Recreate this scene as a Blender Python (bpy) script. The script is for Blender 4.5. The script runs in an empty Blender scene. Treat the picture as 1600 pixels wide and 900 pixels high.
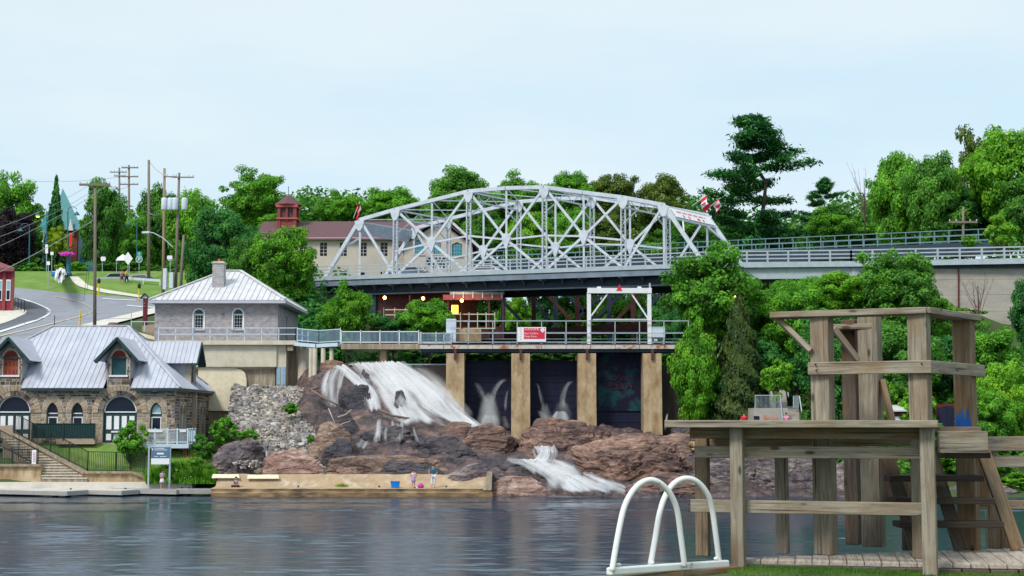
import bpy, bmesh, math, random
import numpy as np
from mathutils import Vector, Matrix, noise, geometry
random.seed(7); np.random.seed(7)
S = bpy.context.scene
COL = S.collection
# ------------------------------------------------------------------ camera, sky, sun, exposure
F = 2300.0; CZ = 5.2; PITCH = math.atan(210.0 / F)
cam_d = bpy.data.cameras.new('camera'); cam = bpy.data.objects.new('camera', cam_d); COL.objects.link(cam)
cam_d.sensor_width = 36.0; cam_d.lens = 36.0 * F / 1600.0; cam_d.clip_start = 0.1; cam_d.clip_end = 6000
cam.location = (0, 0, CZ); cam.rotation_euler = (math.pi / 2 + PITCH, 0, 0); S.camera = cam
SUN_EL = math.radians(48); SUN_AZ = math.radians(216)            # from behind and left of the viewer
W = bpy.data.worlds.new('World'); S.world = W; W.use_nodes = True
nt = W.node_tree; bg = nt.nodes['Background']
sky = nt.nodes.new('ShaderNodeTexSky'); sky.sky_type = 'NISHITA'; sky.sun_disc = False
sky.sun_elevation = SUN_EL; sky.sun_rotation = SUN_AZ; sky.altitude = 250; sky.dust_density = 1.6
tc = nt.nodes.new('ShaderNodeTexCoord'); mp = nt.nodes.new('ShaderNodeMapping'); mp.inputs['Scale'].default_value = (1.2, 1.2, 3.5)
nz = nt.nodes.new('ShaderNodeTexNoise'); nz.inputs['Scale'].default_value = 1.7; nz.inputs['Detail'].default_value = 6
rp = nt.nodes.new('ShaderNodeMapRange'); rp.inputs['From Min'].default_value = .3; rp.inputs['From Max'].default_value = .7
rp.inputs['To Min'].default_value = .86; rp.inputs['To Max'].default_value = .985
mx = nt.nodes.new('ShaderNodeMix'); mx.data_type = 'RGBA'
cl = nt.nodes.new('ShaderNodeMix'); cl.data_type = 'RGBA'         # thin high overcast, whiter and bluer patches
cl.inputs['A'].default_value = (3.3, 4.35, 5.0, 1); cl.inputs['B'].default_value = (4.15, 4.75, 5.0, 1)
n2_ = nt.nodes.new('ShaderNodeTexNoise'); n2_.inputs['Scale'].default_value = 2.3; n2_.inputs['Detail'].default_value = 5
m2_ = nt.nodes.new('ShaderNodeMapping'); m2_.inputs['Scale'].default_value = (1, 1, 4.5); m2_.inputs['Location'].default_value = (.7, .2, .1)
r2_ = nt.nodes.new('ShaderNodeMapRange'); r2_.inputs['From Min'].default_value = .36; r2_.inputs['From Max'].default_value = .62
nt.links.new(tc.outputs['Generated'], m2_.inputs['Vector']); nt.links.new(m2_.outputs[0], n2_.inputs['Vector']); nt.links.new(n2_.outputs[0], r2_.inputs['Value'])
nt.links.new(r2_.outputs[0], cl.inputs['Factor']); nt.links.new(cl.outputs['Result'], mx.inputs['B'])
nt.links.new(tc.outputs['Generated'], mp.inputs['Vector']); nt.links.new(mp.outputs[0], nz.inputs['Vector'])
nt.links.new(nz.outputs[0], rp.inputs['Value']); nt.links.new(rp.outputs[0], mx.inputs['Factor'])
nt.links.new(sky.outputs[0], mx.inputs['A']); nt.links.new(mx.outputs['Result'], bg.inputs['Color'])
bg.inputs['Strength'].default_value = 0.1
sd = bpy.data.lights.new('sun', 'SUN'); sun = bpy.data.objects.new('sun', sd); COL.objects.link(sun)
sd.energy = 1.5; sd.angle = math.radians(16); sd.color = (1, .96, .9)
sdir = Vector((math.sin(SUN_AZ) * math.cos(SUN_EL), math.cos(SUN_AZ) * math.cos(SUN_EL), math.sin(SUN_EL)))
sun.rotation_euler = (-sdir).to_track_quat('-Z', 'Y').to_euler(); sun.location = (0, -20, 60)
S.view_settings.view_transform = 'Standard'; S.view_settings.look = 'None'; S.view_settings.gamma = 1
S.view_settings.exposure = 0.95; S.view_settings.use_curve_mapping = False
S.render.engine = 'CYCLES'
S.cycles.max_bounces = 6; S.cycles.diffuse_bounces = 3; S.cycles.glossy_bounces = 3; S.cycles.transparent_max_bounces = 16
S.cycles.caustics_reflective = False; S.cycles.caustics_refractive = False; S.cycles.use_denoising = True

# ------------------------------------------------------------------ helpers
cp, sp = math.cos(PITCH), math.sin(PITCH)
def P(x, y, Y):                       # the point of the place seen at photo pixel (x, y) at distance Y
    u, v = (x - 800) / F, (450 - y) / F
    d = Vector((u, cp - v * sp, sp + v * cp)); k = Y / d.y
    return Vector((d.x * k, Y, CZ + d.z * k))
def ZX(y, Y): return P(800, y, Y).z
def XX(x, y, Y): return P(x, y, Y).x
def setp(o, label=None, cat=None, group=None, kind=None):
    if label: o['label'] = label
    if cat: o['category'] = cat
    if group: o['group'] = group
    if kind: o['kind'] = kind
    return o
def thing(name, label, cat, loc=(0, 0, 0), group=None):
    o = bpy.data.objects.new(name, None); COL.objects.link(o); o.location = loc; o.empty_display_size = .3
    return setp(o, label, cat, group)
def rootloc(p):
    l = Vector((0, 0, 0))
    while p is not None: l += p.location; p = p.parent
    return l
class MB:
    def __init__(s): s.v = []; s.f = []; s.uv = None
    def add(s, vs, fs):
        n = len(s.v); s.v += [tuple(q) for q in vs]; s.f += [tuple(i + n for i in q) for q in fs]; return s
    def box(s, a, b):
        x0, y0, z0 = a; x1, y1, z1 = b
        x0, x1 = min(x0, x1), max(x0, x1); y0, y1 = min(y0, y1), max(y0, y1); z0, z1 = min(z0, z1), max(z0, z1)
        return s.add([(x0,y0,z0),(x1,y0,z0),(x1,y1,z0),(x0,y1,z0),(x0,y0,z1),(x1,y0,z1),(x1,y1,z1),(x0,y1,z1)],
                     [(0,3,2,1),(4,5,6,7),(0,1,5,4),(1,2,6,5),(2,3,7,6),(3,0,4,7)])
    def obox(s, c, ax, ay, az):        # centre and three half-axes
        c, ax, ay, az = map(Vector, (c, ax, ay, az))
        vs = [c + i*ax + j*ay + k*az for k in (-1, 1) for i, j in ((-1,-1),(1,-1),(1,1),(-1,1))]
        return s.add(vs, [(0,3,2,1),(4,5,6,7),(0,1,5,4),(1,2,6,5),(2,3,7,6),(3,0,4,7)])
    def beam(s, p, q, w, h, up=(0, 0, 1)):
        p, q = Vector(p), Vector(q); d = (q - p); L = d.length
        if L < 1e-6: return s
        d /= L; up = Vector(up)
        if abs(d.dot(up)) > .98: up = Vector((0, 1, 0)) if abs(d.y) < .9 else Vector((1, 0, 0))
        sd_ = d.cross(up).normalized(); u2 = sd_.cross(d)
        return s.obox((p + q) / 2, d * L / 2, sd_ * w / 2, u2 * h / 2)
    def tube(s, pts, r, n=8, cap=True):
        pts = [Vector(p) for p in pts]; m = len(pts); rs = r if isinstance(r, (list, tuple)) else [r] * m
        base = len(s.v); prev = None
        for i, p in enumerate(pts):
            d = (pts[min(i+1, m-1)] - pts[max(i-1, 0)]).normalized()
            if prev is None:
                a = d.cross(Vector((0, 0, 1)))
                if a.length < .05: a = d.cross(Vector((1, 0, 0)))
            else: a = prev - d * prev.dot(d)
            a.normalize(); prev = a; b = d.cross(a)
            for k in range(n):
                t = 2 * math.pi * k / n; s.v.append(tuple(p + (a * math.cos(t) + b * math.sin(t)) * rs[i]))
        for i in range(m - 1):
            for k in range(n):
                k2 = (k + 1) % n; s.f.append((base+i*n+k, base+i*n+k2, base+(i+1)*n+k2, base+(i+1)*n+k))
        if cap:
            s.f.append(tuple(base + k for k in range(n))[::-1]); s.f.append(tuple(base + (m-1)*n + k for k in range(n)))
        return s
    def lathe(s, c, prof, n=14):       # prof: list of (radius, z)
        c = Vector(c); base = len(s.v); m = len(prof)
        for r, z in prof:
            for k in range(n):
                t = 2*math.pi*k/n; s.v.append((c.x + r*math.cos(t), c.y + r*math.sin(t), c.z + z))
        for i in range(m-1):
            for k in range(n):
                k2 = (k+1) % n; s.f.append((base+i*n+k, base+i*n+k2, base+(i+1)*n+k2, base+(i+1)*n+k))
        s.f.append(tuple(base + k for k in range(n))[::-1]); s.f.append(tuple(base + (m-1)*n + k for k in range(n)))
        return s
    def prism(s, poly, ext):           # planar polygon (3d points) pushed along ext
        poly = [Vector(p) for p in poly]; ext = Vector(ext); n = len(poly)
        vs = poly + [p + ext for p in poly]
        nrm = geometry.normal(poly) if n > 2 else Vector((0,0,1))
        fs = [tuple(range(n)), tuple(range(2*n-1, n-1, -1))] + [((i+1) % n, i, n+i, n+(i+1) % n) for i in range(n)]
        if nrm.dot(ext) > 0: fs = [f[::-1] for f in fs]
        return s.add(vs, fs)
    def holed(s, outer, holes, f3, ext):   # wall with real openings: 2d outline and holes mapped by f3, thickness ext
        loops = [outer] + holes; flat = [p for l in loops for p in l]
        tris = geometry.tessellate_polygon([[Vector((a, b, 0)) for a, b in l] for l in loops])
        ext = Vector(ext); n = len(flat); v3 = [Vector(f3(*p)) for p in flat]
        fs = []
        for t in tris:
            t = tuple(t); nn = (v3[t[1]] - v3[t[0]]).cross(v3[t[2]] - v3[t[0]])
            if nn.dot(ext) > 0: t = t[::-1]
            fs.append(t); fs.append(tuple(i + n for i in t[::-1]))
        o = 0
        for l in loops:
            k = len(l)
            for i in range(k):
                fs.append((o+i, o+(i+1) % k, n+o+(i+1) % k, n+o+i))
            o += k
        return s.add(v3 + [p + ext for p in v3], fs)
    def build(s, name, mat, parent=None, smooth=False, bevel=0):
        rl = rootloc(parent)
        me = bpy.data.meshes.new(name); me.from_pydata([(a-rl.x, b-rl.y, c-rl.z) for a, b, c in s.v], [], s.f)
        if s.uv is not None:
            u2 = me.uv_layers.new(name='ends')
            for l in me.loops: u2.data[l.index].uv = s.uv2[l.vertex_index]
            ul = me.uv_layers.new(name='flow')
            for l in me.loops: ul.data[l.index].uv = s.uv[l.vertex_index]
        me.materials.append(MAT[mat] if isinstance(mat, str) else mat)
        if smooth:
            for p in me.polygons: p.use_smooth = True
        me.update()
        o = bpy.data.objects.new(name, me); COL.objects.link(o)
        if parent is not None: o.parent = parent
        if bevel:
            b = o.modifiers.new('bevel', 'BEVEL'); b.width = bevel; b.segments = 2; b.limit_method = 'ANGLE'
        return o
def struct(o, kind='structure'): o['kind'] = kind; return o
def copy_tree(o, parent=None):
    c = o.copy(); COL.objects.link(c); c.parent = parent
    for ch in [k for k in o.children]: copy_tree(ch, c)
    return c
def spline(pts, n):
    pts = [Vector(p) for p in pts]; out = []
    m = len(pts) - 1
    for i in range(n + 1):
        t = i / n * m; k = min(int(t), m - 1); f = t - k
        p0, p1, p2, p3 = pts[max(k-1, 0)], pts[k], pts[k+1], pts[min(k+2, m)]
        out.append(.5 * ((2*p1) + (p2-p0)*f + (2*p0-5*p1+4*p2-p3)*f*f + (3*p1-p0-3*p2+p3)*f**3))
    return out
def text_mesh(name, body, size, mat, parent, loc, width=None, rot=(math.pi/2, 0, 0), ext=.004):
    c = bpy.data.curves.new(name, 'FONT'); c.body = body; c.size = size; c.align_x = 'CENTER'; c.align_y = 'CENTER'; c.extrude = ext; c.resolution_u = 2
    t = bpy.data.objects.new(name, c); COL.objects.link(t)
    dg = bpy.context.evaluated_depsgraph_get(); me = bpy.data.meshes.new_from_object(t.evaluated_get(dg))
    bpy.data.objects.remove(t); bpy.data.curves.remove(c)
    xs = [v.co.x for v in me.vertices]; w = max(xs) - min(xs)
    o = bpy.data.objects.new(name, me); me.materials.clear(); me.materials.append(MAT[mat]); COL.objects.link(o)
    o.parent = parent; o.location = Vector(loc) - rootloc(parent); o.rotation_euler = rot
    if width: o.scale = (width / w, 1, 1)
    return o

# ------------------------------------------------------------------ materials
MAT = {}
def newmat(name):
    m = bpy.data.materials.new(name); m.use_nodes = True; MAT[name] = m
    return m, m.node_tree, m.node_tree.nodes['Principled BSDF']
def M(name, col, col2=None, rough=.8, scale=3., island=0., bump=0., bscale=12., metal=0., stretch=(1, 1, 1), detail=6, lo=.35, hi=.65, spec=.4, col3=None, scale3=1., lo3=.5, hi3=.7, objr=0.):
    m, t, b = newmat(name); N = t.nodes.new; L = t.links.new
    co = N('ShaderNodeTexCoord'); mpp = N('ShaderNodeMapping'); mpp.inputs['Scale'].default_value = stretch; L(co.outputs['Object'], mpp.inputs['Vector'])
    c = None
    n1 = N('ShaderNodeTexNoise'); n1.inputs['Scale'].default_value = scale; n1.inputs['Detail'].default_value = detail; n1.inputs['Roughness'].default_value = .62
    L(mpp.outputs[0], n1.inputs['Vector'])
    r = N('ShaderNodeMapRange'); r.inputs['From Min'].default_value = lo; r.inputs['From Max'].default_value = hi; L(n1.outputs[0], r.inputs['Value'])
    x = N('ShaderNodeMix'); x.data_type = 'RGBA'; x.inputs['A'].default_value = (*col, 1)
    c2 = col2 or tuple(k * .78 for k in col); x.inputs['B'].default_value = (*c2, 1); L(r.outputs[0], x.inputs['Factor']); c = x.outputs['Result']
    if col3:
        n3 = N('ShaderNodeTexNoise'); n3.inputs['Scale'].default_value = scale3; n3.inputs['Detail'].default_value = 7; n3.inputs['Roughness'].default_value = .7; L(mpp.outputs[0], n3.inputs['Vector'])
        r3 = N('ShaderNodeMapRange'); r3.inputs['From Min'].default_value = lo3; r3.inputs['From Max'].default_value = hi3; L(n3.outputs[0], r3.inputs['Value'])
        x3 = N('ShaderNodeMix'); x3.data_type = 'RGBA'; L(c, x3.inputs['A']); x3.inputs['B'].default_value = (*col3, 1); L(r3.outputs[0], x3.inputs['Factor']); c = x3.outputs['Result']
    for amt, node, sock in ((island, 'ShaderNodeNewGeometry', 'Random Per Island'), (objr, 'ShaderNodeObjectInfo', 'Random')):
        if amt:
            g = N(node); r2 = N('ShaderNodeMapRange'); r2.inputs['To Min'].default_value = 1 - amt; r2.inputs['To Max'].default_value = 1 + amt
            L(g.outputs[sock], r2.inputs['Value'])
            mu = N('ShaderNodeVectorMath'); mu.operation = 'SCALE'; L(c, mu.inputs[0]); L(r2.outputs[0], mu.inputs['Scale']); c = mu.outputs[0]
    L(c, b.inputs['Base Color'])
    b.inputs['Roughness'].default_value = rough; b.inputs['Metallic'].default_value = metal; b.inputs['Specular IOR Level'].default_value = spec
    if bump:
        nb = N('ShaderNodeTexNoise'); nb.inputs['Scale'].default_value = bscale; nb.inputs['Detail'].default_value = 8; nb.inputs['Roughness'].default_value = .65; L(mpp.outputs[0], nb.inputs['Vector'])
        bp = N('ShaderNodeBump'); bp.inputs['Strength'].default_value = bump; bp.inputs['Distance'].default_value = .08; L(nb.outputs[0], bp.inputs['Height']); L(bp.outputs[0], b.inputs['Normal'])
    return m
def leafmat(name, c1, c2, c3, trans=.42):
    m, t, b = newmat(name); N = t.nodes.new; L = t.links.new
    g = N('ShaderNodeNewGeometry'); ri = N('ShaderNodeValToRGB'); e = ri.color_ramp.elements
    e[0].color = (*c1, 1); e[1].color = (*c3, 1); k = e.new(.5); k.color = (*c2, 1)
    co = N('ShaderNodeTexCoord'); n1 = N('ShaderNodeTexNoise'); n1.inputs['Scale'].default_value = 2.6; n1.inputs['Detail'].default_value = 3; L(co.outputs['Object'], n1.inputs['Vector'])
    oi = N('ShaderNodeObjectInfo')
    a = N('ShaderNodeMath'); a.operation = 'MULTIPLY_ADD'; L(g.outputs['Random Per Island'], a.inputs[0]); a.inputs[1].default_value = .55
    s1 = N('ShaderNodeMath'); s1.operation = 'MULTIPLY_ADD'; L(n1.outputs[0], s1.inputs[0]); s1.inputs[1].default_value = 2.3; s1.inputs[2].default_value = -1.02
    s2 = N('ShaderNodeMath'); s2.operation = 'MULTIPLY_ADD'; L(oi.outputs['Random'], s2.inputs[0]); s2.inputs[1].default_value = .3; L(s1.outputs[0], s2.inputs[2])
    L(s2.outputs[0], a.inputs[2]); L(a.outputs[0], ri.inputs[0]); L(ri.outputs[0], b.inputs['Base Color'])
    b.inputs['Roughness'].default_value = .55; b.inputs['Specular IOR Level'].default_value = .25
    tr = N('ShaderNodeBsdfTranslucent'); L(ri.outputs[0], tr.inputs['Color']); ms = N('ShaderNodeMixShader'); ms.inputs[0].default_value = trans
    out = [n for n in t.nodes if n.type == 'OUTPUT_MATERIAL'][0]
    L(b.outputs[0], ms.inputs[1]); L(tr.outputs[0], ms.inputs[2]); L(ms.outputs[0], out.inputs['Surface'])
leafmat('leaf_bright', (0.037, 0.134, 0.009), (0.149, 0.430, 0.026), (0.317, 0.600, 0.039))
leafmat('leaf_mid', (0.035, 0.118, 0.012), (0.124, 0.379, 0.029), (0.260, 0.600, 0.044))
leafmat('leaf_dark', (0.024, 0.091, 0.017), (0.090, 0.282, 0.034), (0.191, 0.464, 0.051))
leafmat('leaf_deep', (0.014, 0.074, 0.024), (0.051, 0.230, 0.051), (0.113, 0.361, 0.060))
leafmat('leaf_olive', (0.037, 0.077, 0.009), (0.119, 0.199, 0.026), (0.218, 0.298, 0.052))
leafmat('leaf_purple', (0.012, 0.007, 0.012), (0.037, 0.020, 0.035), (0.063, 0.046, 0.050))
leafmat('leaf_pine', (0.013, 0.063, 0.022), (0.044, 0.208, 0.044), (0.086, 0.311, 0.044), .15)
leafmat('leaf_cedar', (0.015, 0.034, 0.009), (0.043, 0.085, 0.018), (0.079, 0.119, 0.023), .15)
leafmat('leaf_yellow', (0.123, 0.206, 0.012), (0.336, 0.497, 0.026), (0.514, 0.597, 0.039))
leafmat('grass_blade', (.05, .13, .015), (.11, .23, .025), (.22, .33, .06))
leafmat('leaf_reed', (0.099, 0.206, 0.016), (0.317, 0.497, 0.052), (0.600, 0.597, 0.131))
M('petal_magenta', (.55, .02, .4), (.75, .1, .6), island=.3)
M('petal_white', (.7, .72, .6), island=.2)
M('bark', (.075, .055, .04), (.035, .028, .024), rough=.9, scale=6, bump=.6, stretch=(4, 4, 1))
M('ground_soil', (.045, .10, .02), (.07, .065, .035), rough=.95, scale=.35, bump=.4, bscale=4, col3=(.03, .10, .015), scale3=.12)
M('lawn', (.11, .22, .03), (.18, .28, .055), rough=.95, scale=.5, bump=.6, bscale=9, col3=(.25, .26, .11), scale3=.25, lo3=.55, hi3=.75)
M('asphalt', (.28, .29, .33), (.23, .24, .275), rough=.9, scale=.6, bump=.15, bscale=40)
M('asphalt_new', (.13, .135, .155), (.11, .115, .13), rough=.9, scale=2)
M('road_paint_white', (.8, .8, .8), rough=.7, scale=8)
M('road_paint_yellow', (.75, .55, .28), (.5, .45, .35), rough=.7, scale=8)
M('concrete_pale', (.66, .60, .48), (.55, .49, .38), rough=.9, scale=1.2, bump=.2, col3=(.42, .33, .22), scale3=.5, lo3=.52, hi3=.75)
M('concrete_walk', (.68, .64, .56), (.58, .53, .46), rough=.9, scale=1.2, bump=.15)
M('concrete_tan', (.47, .34, .19), (.27, .17, .095), rough=.9, scale=1.3, bump=.4, bscale=6, col3=(.55, .44, .30), scale3=.8, lo3=.48, hi3=.7, stretch=(1.4, 1.4, .6))
M('lawn_near', (.06, .10, .025), (.09, .13, .04), rough=.95, scale=2, bump=.6, bscale=9)
M('concrete_stain_shade', (.36, .29, .21), (.2, .15, .11), rough=.9, scale=1.5, bump=.3, stretch=(2.4, 2.4, .25), col3=(.5, .42, .32), scale3=1.2)  # stained concrete, also the painted-in shade of the stair risers
M('concrete_ledge', (.46, .33, .21), (.34, .24, .15), rough=.9, scale=.8, bump=.35, bscale=5, col3=(.54, .44, .33), scale3=.9, lo3=.5, hi3=.66)
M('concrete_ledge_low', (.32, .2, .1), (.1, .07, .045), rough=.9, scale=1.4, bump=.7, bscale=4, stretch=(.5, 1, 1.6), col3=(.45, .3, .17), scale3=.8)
M('concrete_patch', (.78, .7, .52), (.68, .58, .42), rough=.9, scale=3)
M('concrete_wall_grey', (.43, .40, .35), (.33, .30, .27), rough=.9, scale=.7, bump=.3, stretch=(.6, .6, 1.4), col3=(.28, .22, .18), scale3=.6, lo3=.55)
M('wet_wall', (.010, .016, .04), (.022, .022, .042), rough=.6, scale=.9, bump=.2, stretch=(2.5, 2.5, .3), spec=.12)
M('wet_wall_brown', (.13, .085, .07), (.07, .05, .05), rough=.5, scale=1.2, bump=.3, stretch=(2, 2, .3))
M('wet_teal', (.015, .075, .09), (.012, .012, .03), rough=.6, spec=.12, scale=.6, lo=.4, hi=.55)
M('graffiti_red', (.16, .018, .03), (.05, .03, .05), rough=.6, scale=4)
M('graffiti_orange', (.75, .16, .05), rough=.6)
M('graffiti_blue', (.01, .13, .5), (.01, .08, .35), rough=.5, scale=6)
M('roof_lavender', (.52, .53, .60), (.43, .44, .51), rough=.42, scale=.6, objr=.05, spec=.5)
M('roof_grey', (.33, .33, .40), (.28, .28, .35), rough=.45, scale=.7, objr=.05)
M('roof_pale', (.66, .65, .66), (.56, .545, .56), rough=.45, scale=.8, objr=.04)
M('roof_trim', (.52, .52, .58), (.45, .45, .5), rough=.5)
M('mortar', (.50, .43, .34), (.42, .36, .29), rough=.95, scale=5, bump=.3)
M('stone_brown', (.17, .12, .09), (.30, .22, .15), rough=.9, scale=1.6, island=.75, bump=.4, bscale=9, col3=(.10, .095, .115), scale3=1.3, lo3=.48, hi3=.56)
M('stone_tan', (.42, .33, .24), (.34, .26, .19), rough=.9, scale=3, island=.22, bump=.3, bscale=9)
M('trim_green_dark', (.012, .055, .06), (.01, .04, .045), rough=.5)
M('shutter_teal', (.008, .075, .09), (.006, .06, .075), rough=.5)
M('tympanum_red', (.32, .035, .03), (.16, .02, .02), rough=.7, scale=9)
M('board_orange', (.36, .085, .04), (.27, .065, .03), rough=.8, scale=5)
M('white_paint', (.8, .8, .8), (.7, .71, .72), rough=.5, scale=4)
M('white_rusty', (.82, .82, .80), (.74, .74, .73), rough=.4, scale=6, col3=(.42, .2, .09), scale3=7, lo3=.63, hi3=.7)
M('steel_rusty', (.60, .56, .48), (.48, .45, .4), rough=.7, scale=2, col3=(.36, .12, .05), scale3=1.4, lo3=.52, hi3=.62)
M('steel_silver', (.62, .66, .72), (.48, .52, .58), rough=.45, scale=1.6, spec=.5, col3=(.42, .38, .36), scale3=2.2, lo3=.62, hi3=.75)
M('steel_blue_grey', (.20, .25, .31), (.14, .18, .23), rough=.55, scale=1.2, col3=(.2, .12, .09), scale3=1.2, lo3=.62, hi3=.72)
M('steel_dark_blue', (.03, .05, .085), (.02, .035, .06), rough=.6, scale=1)
M('rail_grey', (.42, .48, .52), (.34, .4, .44), rough=.5, scale=2)
M('rail_teal', (.16, .27, .3), (.12, .2, .24), rough=.55, scale=2)
M('rail_pale_blue', (.56, .66, .74), (.5, .6, .68), rough=.5, scale=2)
M('mesh_blue', (.30, .42, .54), (.24, .36, .48), rough=.6, scale=3)
M('rust_shade_brown', (.13, .04, .038), (.075, .026, .028), rough=.8, scale=1.5, bump=.2)
M('red_beam', (.48, .11, .09), (.38, .08, .07), rough=.7)
M('brick_grey', (.34, .31, .33), (.27, .25, .27), rough=.9, scale=4)
M('brick_red', (.26, .07, .06), (.19, .05, .045), rough=.9, scale=5, bump=.2)
M('siding_crimson', (.30, .012, .045), (.24, .012, .04), rough=.7)
M('render_cream', (.56, .49, .43), (.49, .43, .375), rough=.9, scale=.5, bump=.1)
M('shingle_brown', (.16, .075, .085), (.11, .055, .065), rough=.9, scale=4, bump=.4, bscale=6, stretch=(1, 1, 2))
M('shingle_red', (.25, .085, .09), (.2, .07, .075), rough=.9, scale=3, bump=.3)
M('roof_teal', (.012, .21, .22), (.01, .16, .18), rough=.5, scale=.8)
M('wall_blue_grey', (.35, .45, .55), rough=.7)
M('wood_dark', (.045, .03, .026), (.03, .02, .02), rough=.85, scale=3, stretch=(6, 6, .6), island=.35)
M('wood_pole', (.24, .19, .15), (.17, .135, .11), rough=.9, scale=4, stretch=(5, 5, .4))
M('wood_pole_tan', (.33, .25, .14), (.25, .19, .11), rough=.9, scale=4, stretch=(5, 5, .4))
M('wood_dock', (.40, .385, .37), (.30, .29, .28), rough=.9, scale=3, stretch=(1, 3, 3), objr=.15, bump=.2)
M('wood_dock_pale', (.66, .62, .58), (.55, .5, .46), rough=.9, scale=3, stretch=(1, 3, 3), objr=.1)
M('fence_black', (.012, .022, .024), rough=.5)
M('rubber_black', (.01, .01, .012), rough=.7)
M('chrome', (.6, .6, .62), rough=.2, metal=1)
M('sign_white', (.82, .82, .84), (.78, .78, .8), rough=.5, scale=5)
M('sign_red', (.72, .02, .06), (.62, .02, .06), rough=.5)
M('sign_blue', (.10, .20, .33), (.085, .17, .29), rough=.5)
M('sign_green', (.01, .32, .28), rough=.5)
M('flag_red', (.70, .005, .04), rough=.7)
M('flag_white', (.85, .82, .84), rough=.7)
M('text_black', (.03, .03, .03), rough=.6)
M('text_faint_red', (.7, .22, .25), rough=.6)
M('text_white', (.85, .86, .88), rough=.6)
M('plastic_blue', (.01, .2, .72), rough=.4)
M('plastic_magenta', (.6, .02, .35), rough=.5)
M('banner_red', (.72, .012, .025), rough=.6)
M('paint_yellow', (.8, .55, .01), rough=.5)
M('paint_teal', (.02, .14, .17), rough=.5)
M('paint_maroon', (.14, .012, .02), rough=.6)
M('transformer_grey', (.62, .68, .76), (.55, .6, .68), rough=.4)
M('cable', (.34, .34, .36), rough=.6)
M('cable_dark', (.10, .11, .12), rough=.6)
M('skin', (.55, .3, .21), (.48, .26, .18), rough=.6)
M('hair_dark', (.02, .012, .01), rough=.6)
M('hair_brown', (.12, .045, .025), rough=.6)
M('cloth_white', (.78, .76, .8), rough=.8); M('cloth_lilac', (.52, .42, .68), rough=.8); M('cloth_teal', (.005, .16, .24), rough=.8)
M('cloth_pink', (.85, .5, .58), rough=.8); M('cloth_violet', (.4, .3, .65), rough=.8); M('cloth_grey', (.13, .14, .19), rough=.8)
M('cloth_maroon', (.06, .01, .02), rough=.8); M('cloth_red', (.75, .01, .03), rough=.8); M('cloth_yellow', (.8, .6, .05), rough=.8)
M('cloth_navy', (.02, .03, .09), rough=.8); M('cloth_rose', (.75, .3, .45), rough=.8)
M('car_silver', (.4, .44, .5), rough=.25, spec=.6); M('car_blue', (.12, .18, .28), rough=.25, spec=.6); M('car_white', (.75, .76, .78), rough=.3, spec=.6)
M('canvas_white', (.75, .73, .74), (.62, .6, .62), rough=.8)
m_, t_, b_ = newmat('glass_dark'); b_.inputs['Base Color'].default_value = (.008, .014, .03, 1); b_.inputs['Roughness'].default_value = .15; b_.inputs['Specular IOR Level'].default_value = .22
m_, t_, b_ = newmat('glass_teal'); b_.inputs['Base Color'].default_value = (.02, .26, .30, 1); b_.inputs['Roughness'].default_value = .12
m_, t_, b_ = newmat('glass_pale'); b_.inputs['Base Color'].default_value = (.25, .42, .5, 1); b_.inputs['Roughness'].default_value = .12
for nm_, c_, s_ in (('lamp_warm', (1, .42, .1), 9), ('lamp_yellow', (1, .5, .05), 2.2)):
    m_, t_, b_ = newmat(nm_); b_.inputs['Base Color'].default_value = (*c_, 1); b_.inputs['Emission Color'].default_value = (*c_, 1); b_.inputs['Emission Strength'].default_value = s_
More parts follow.
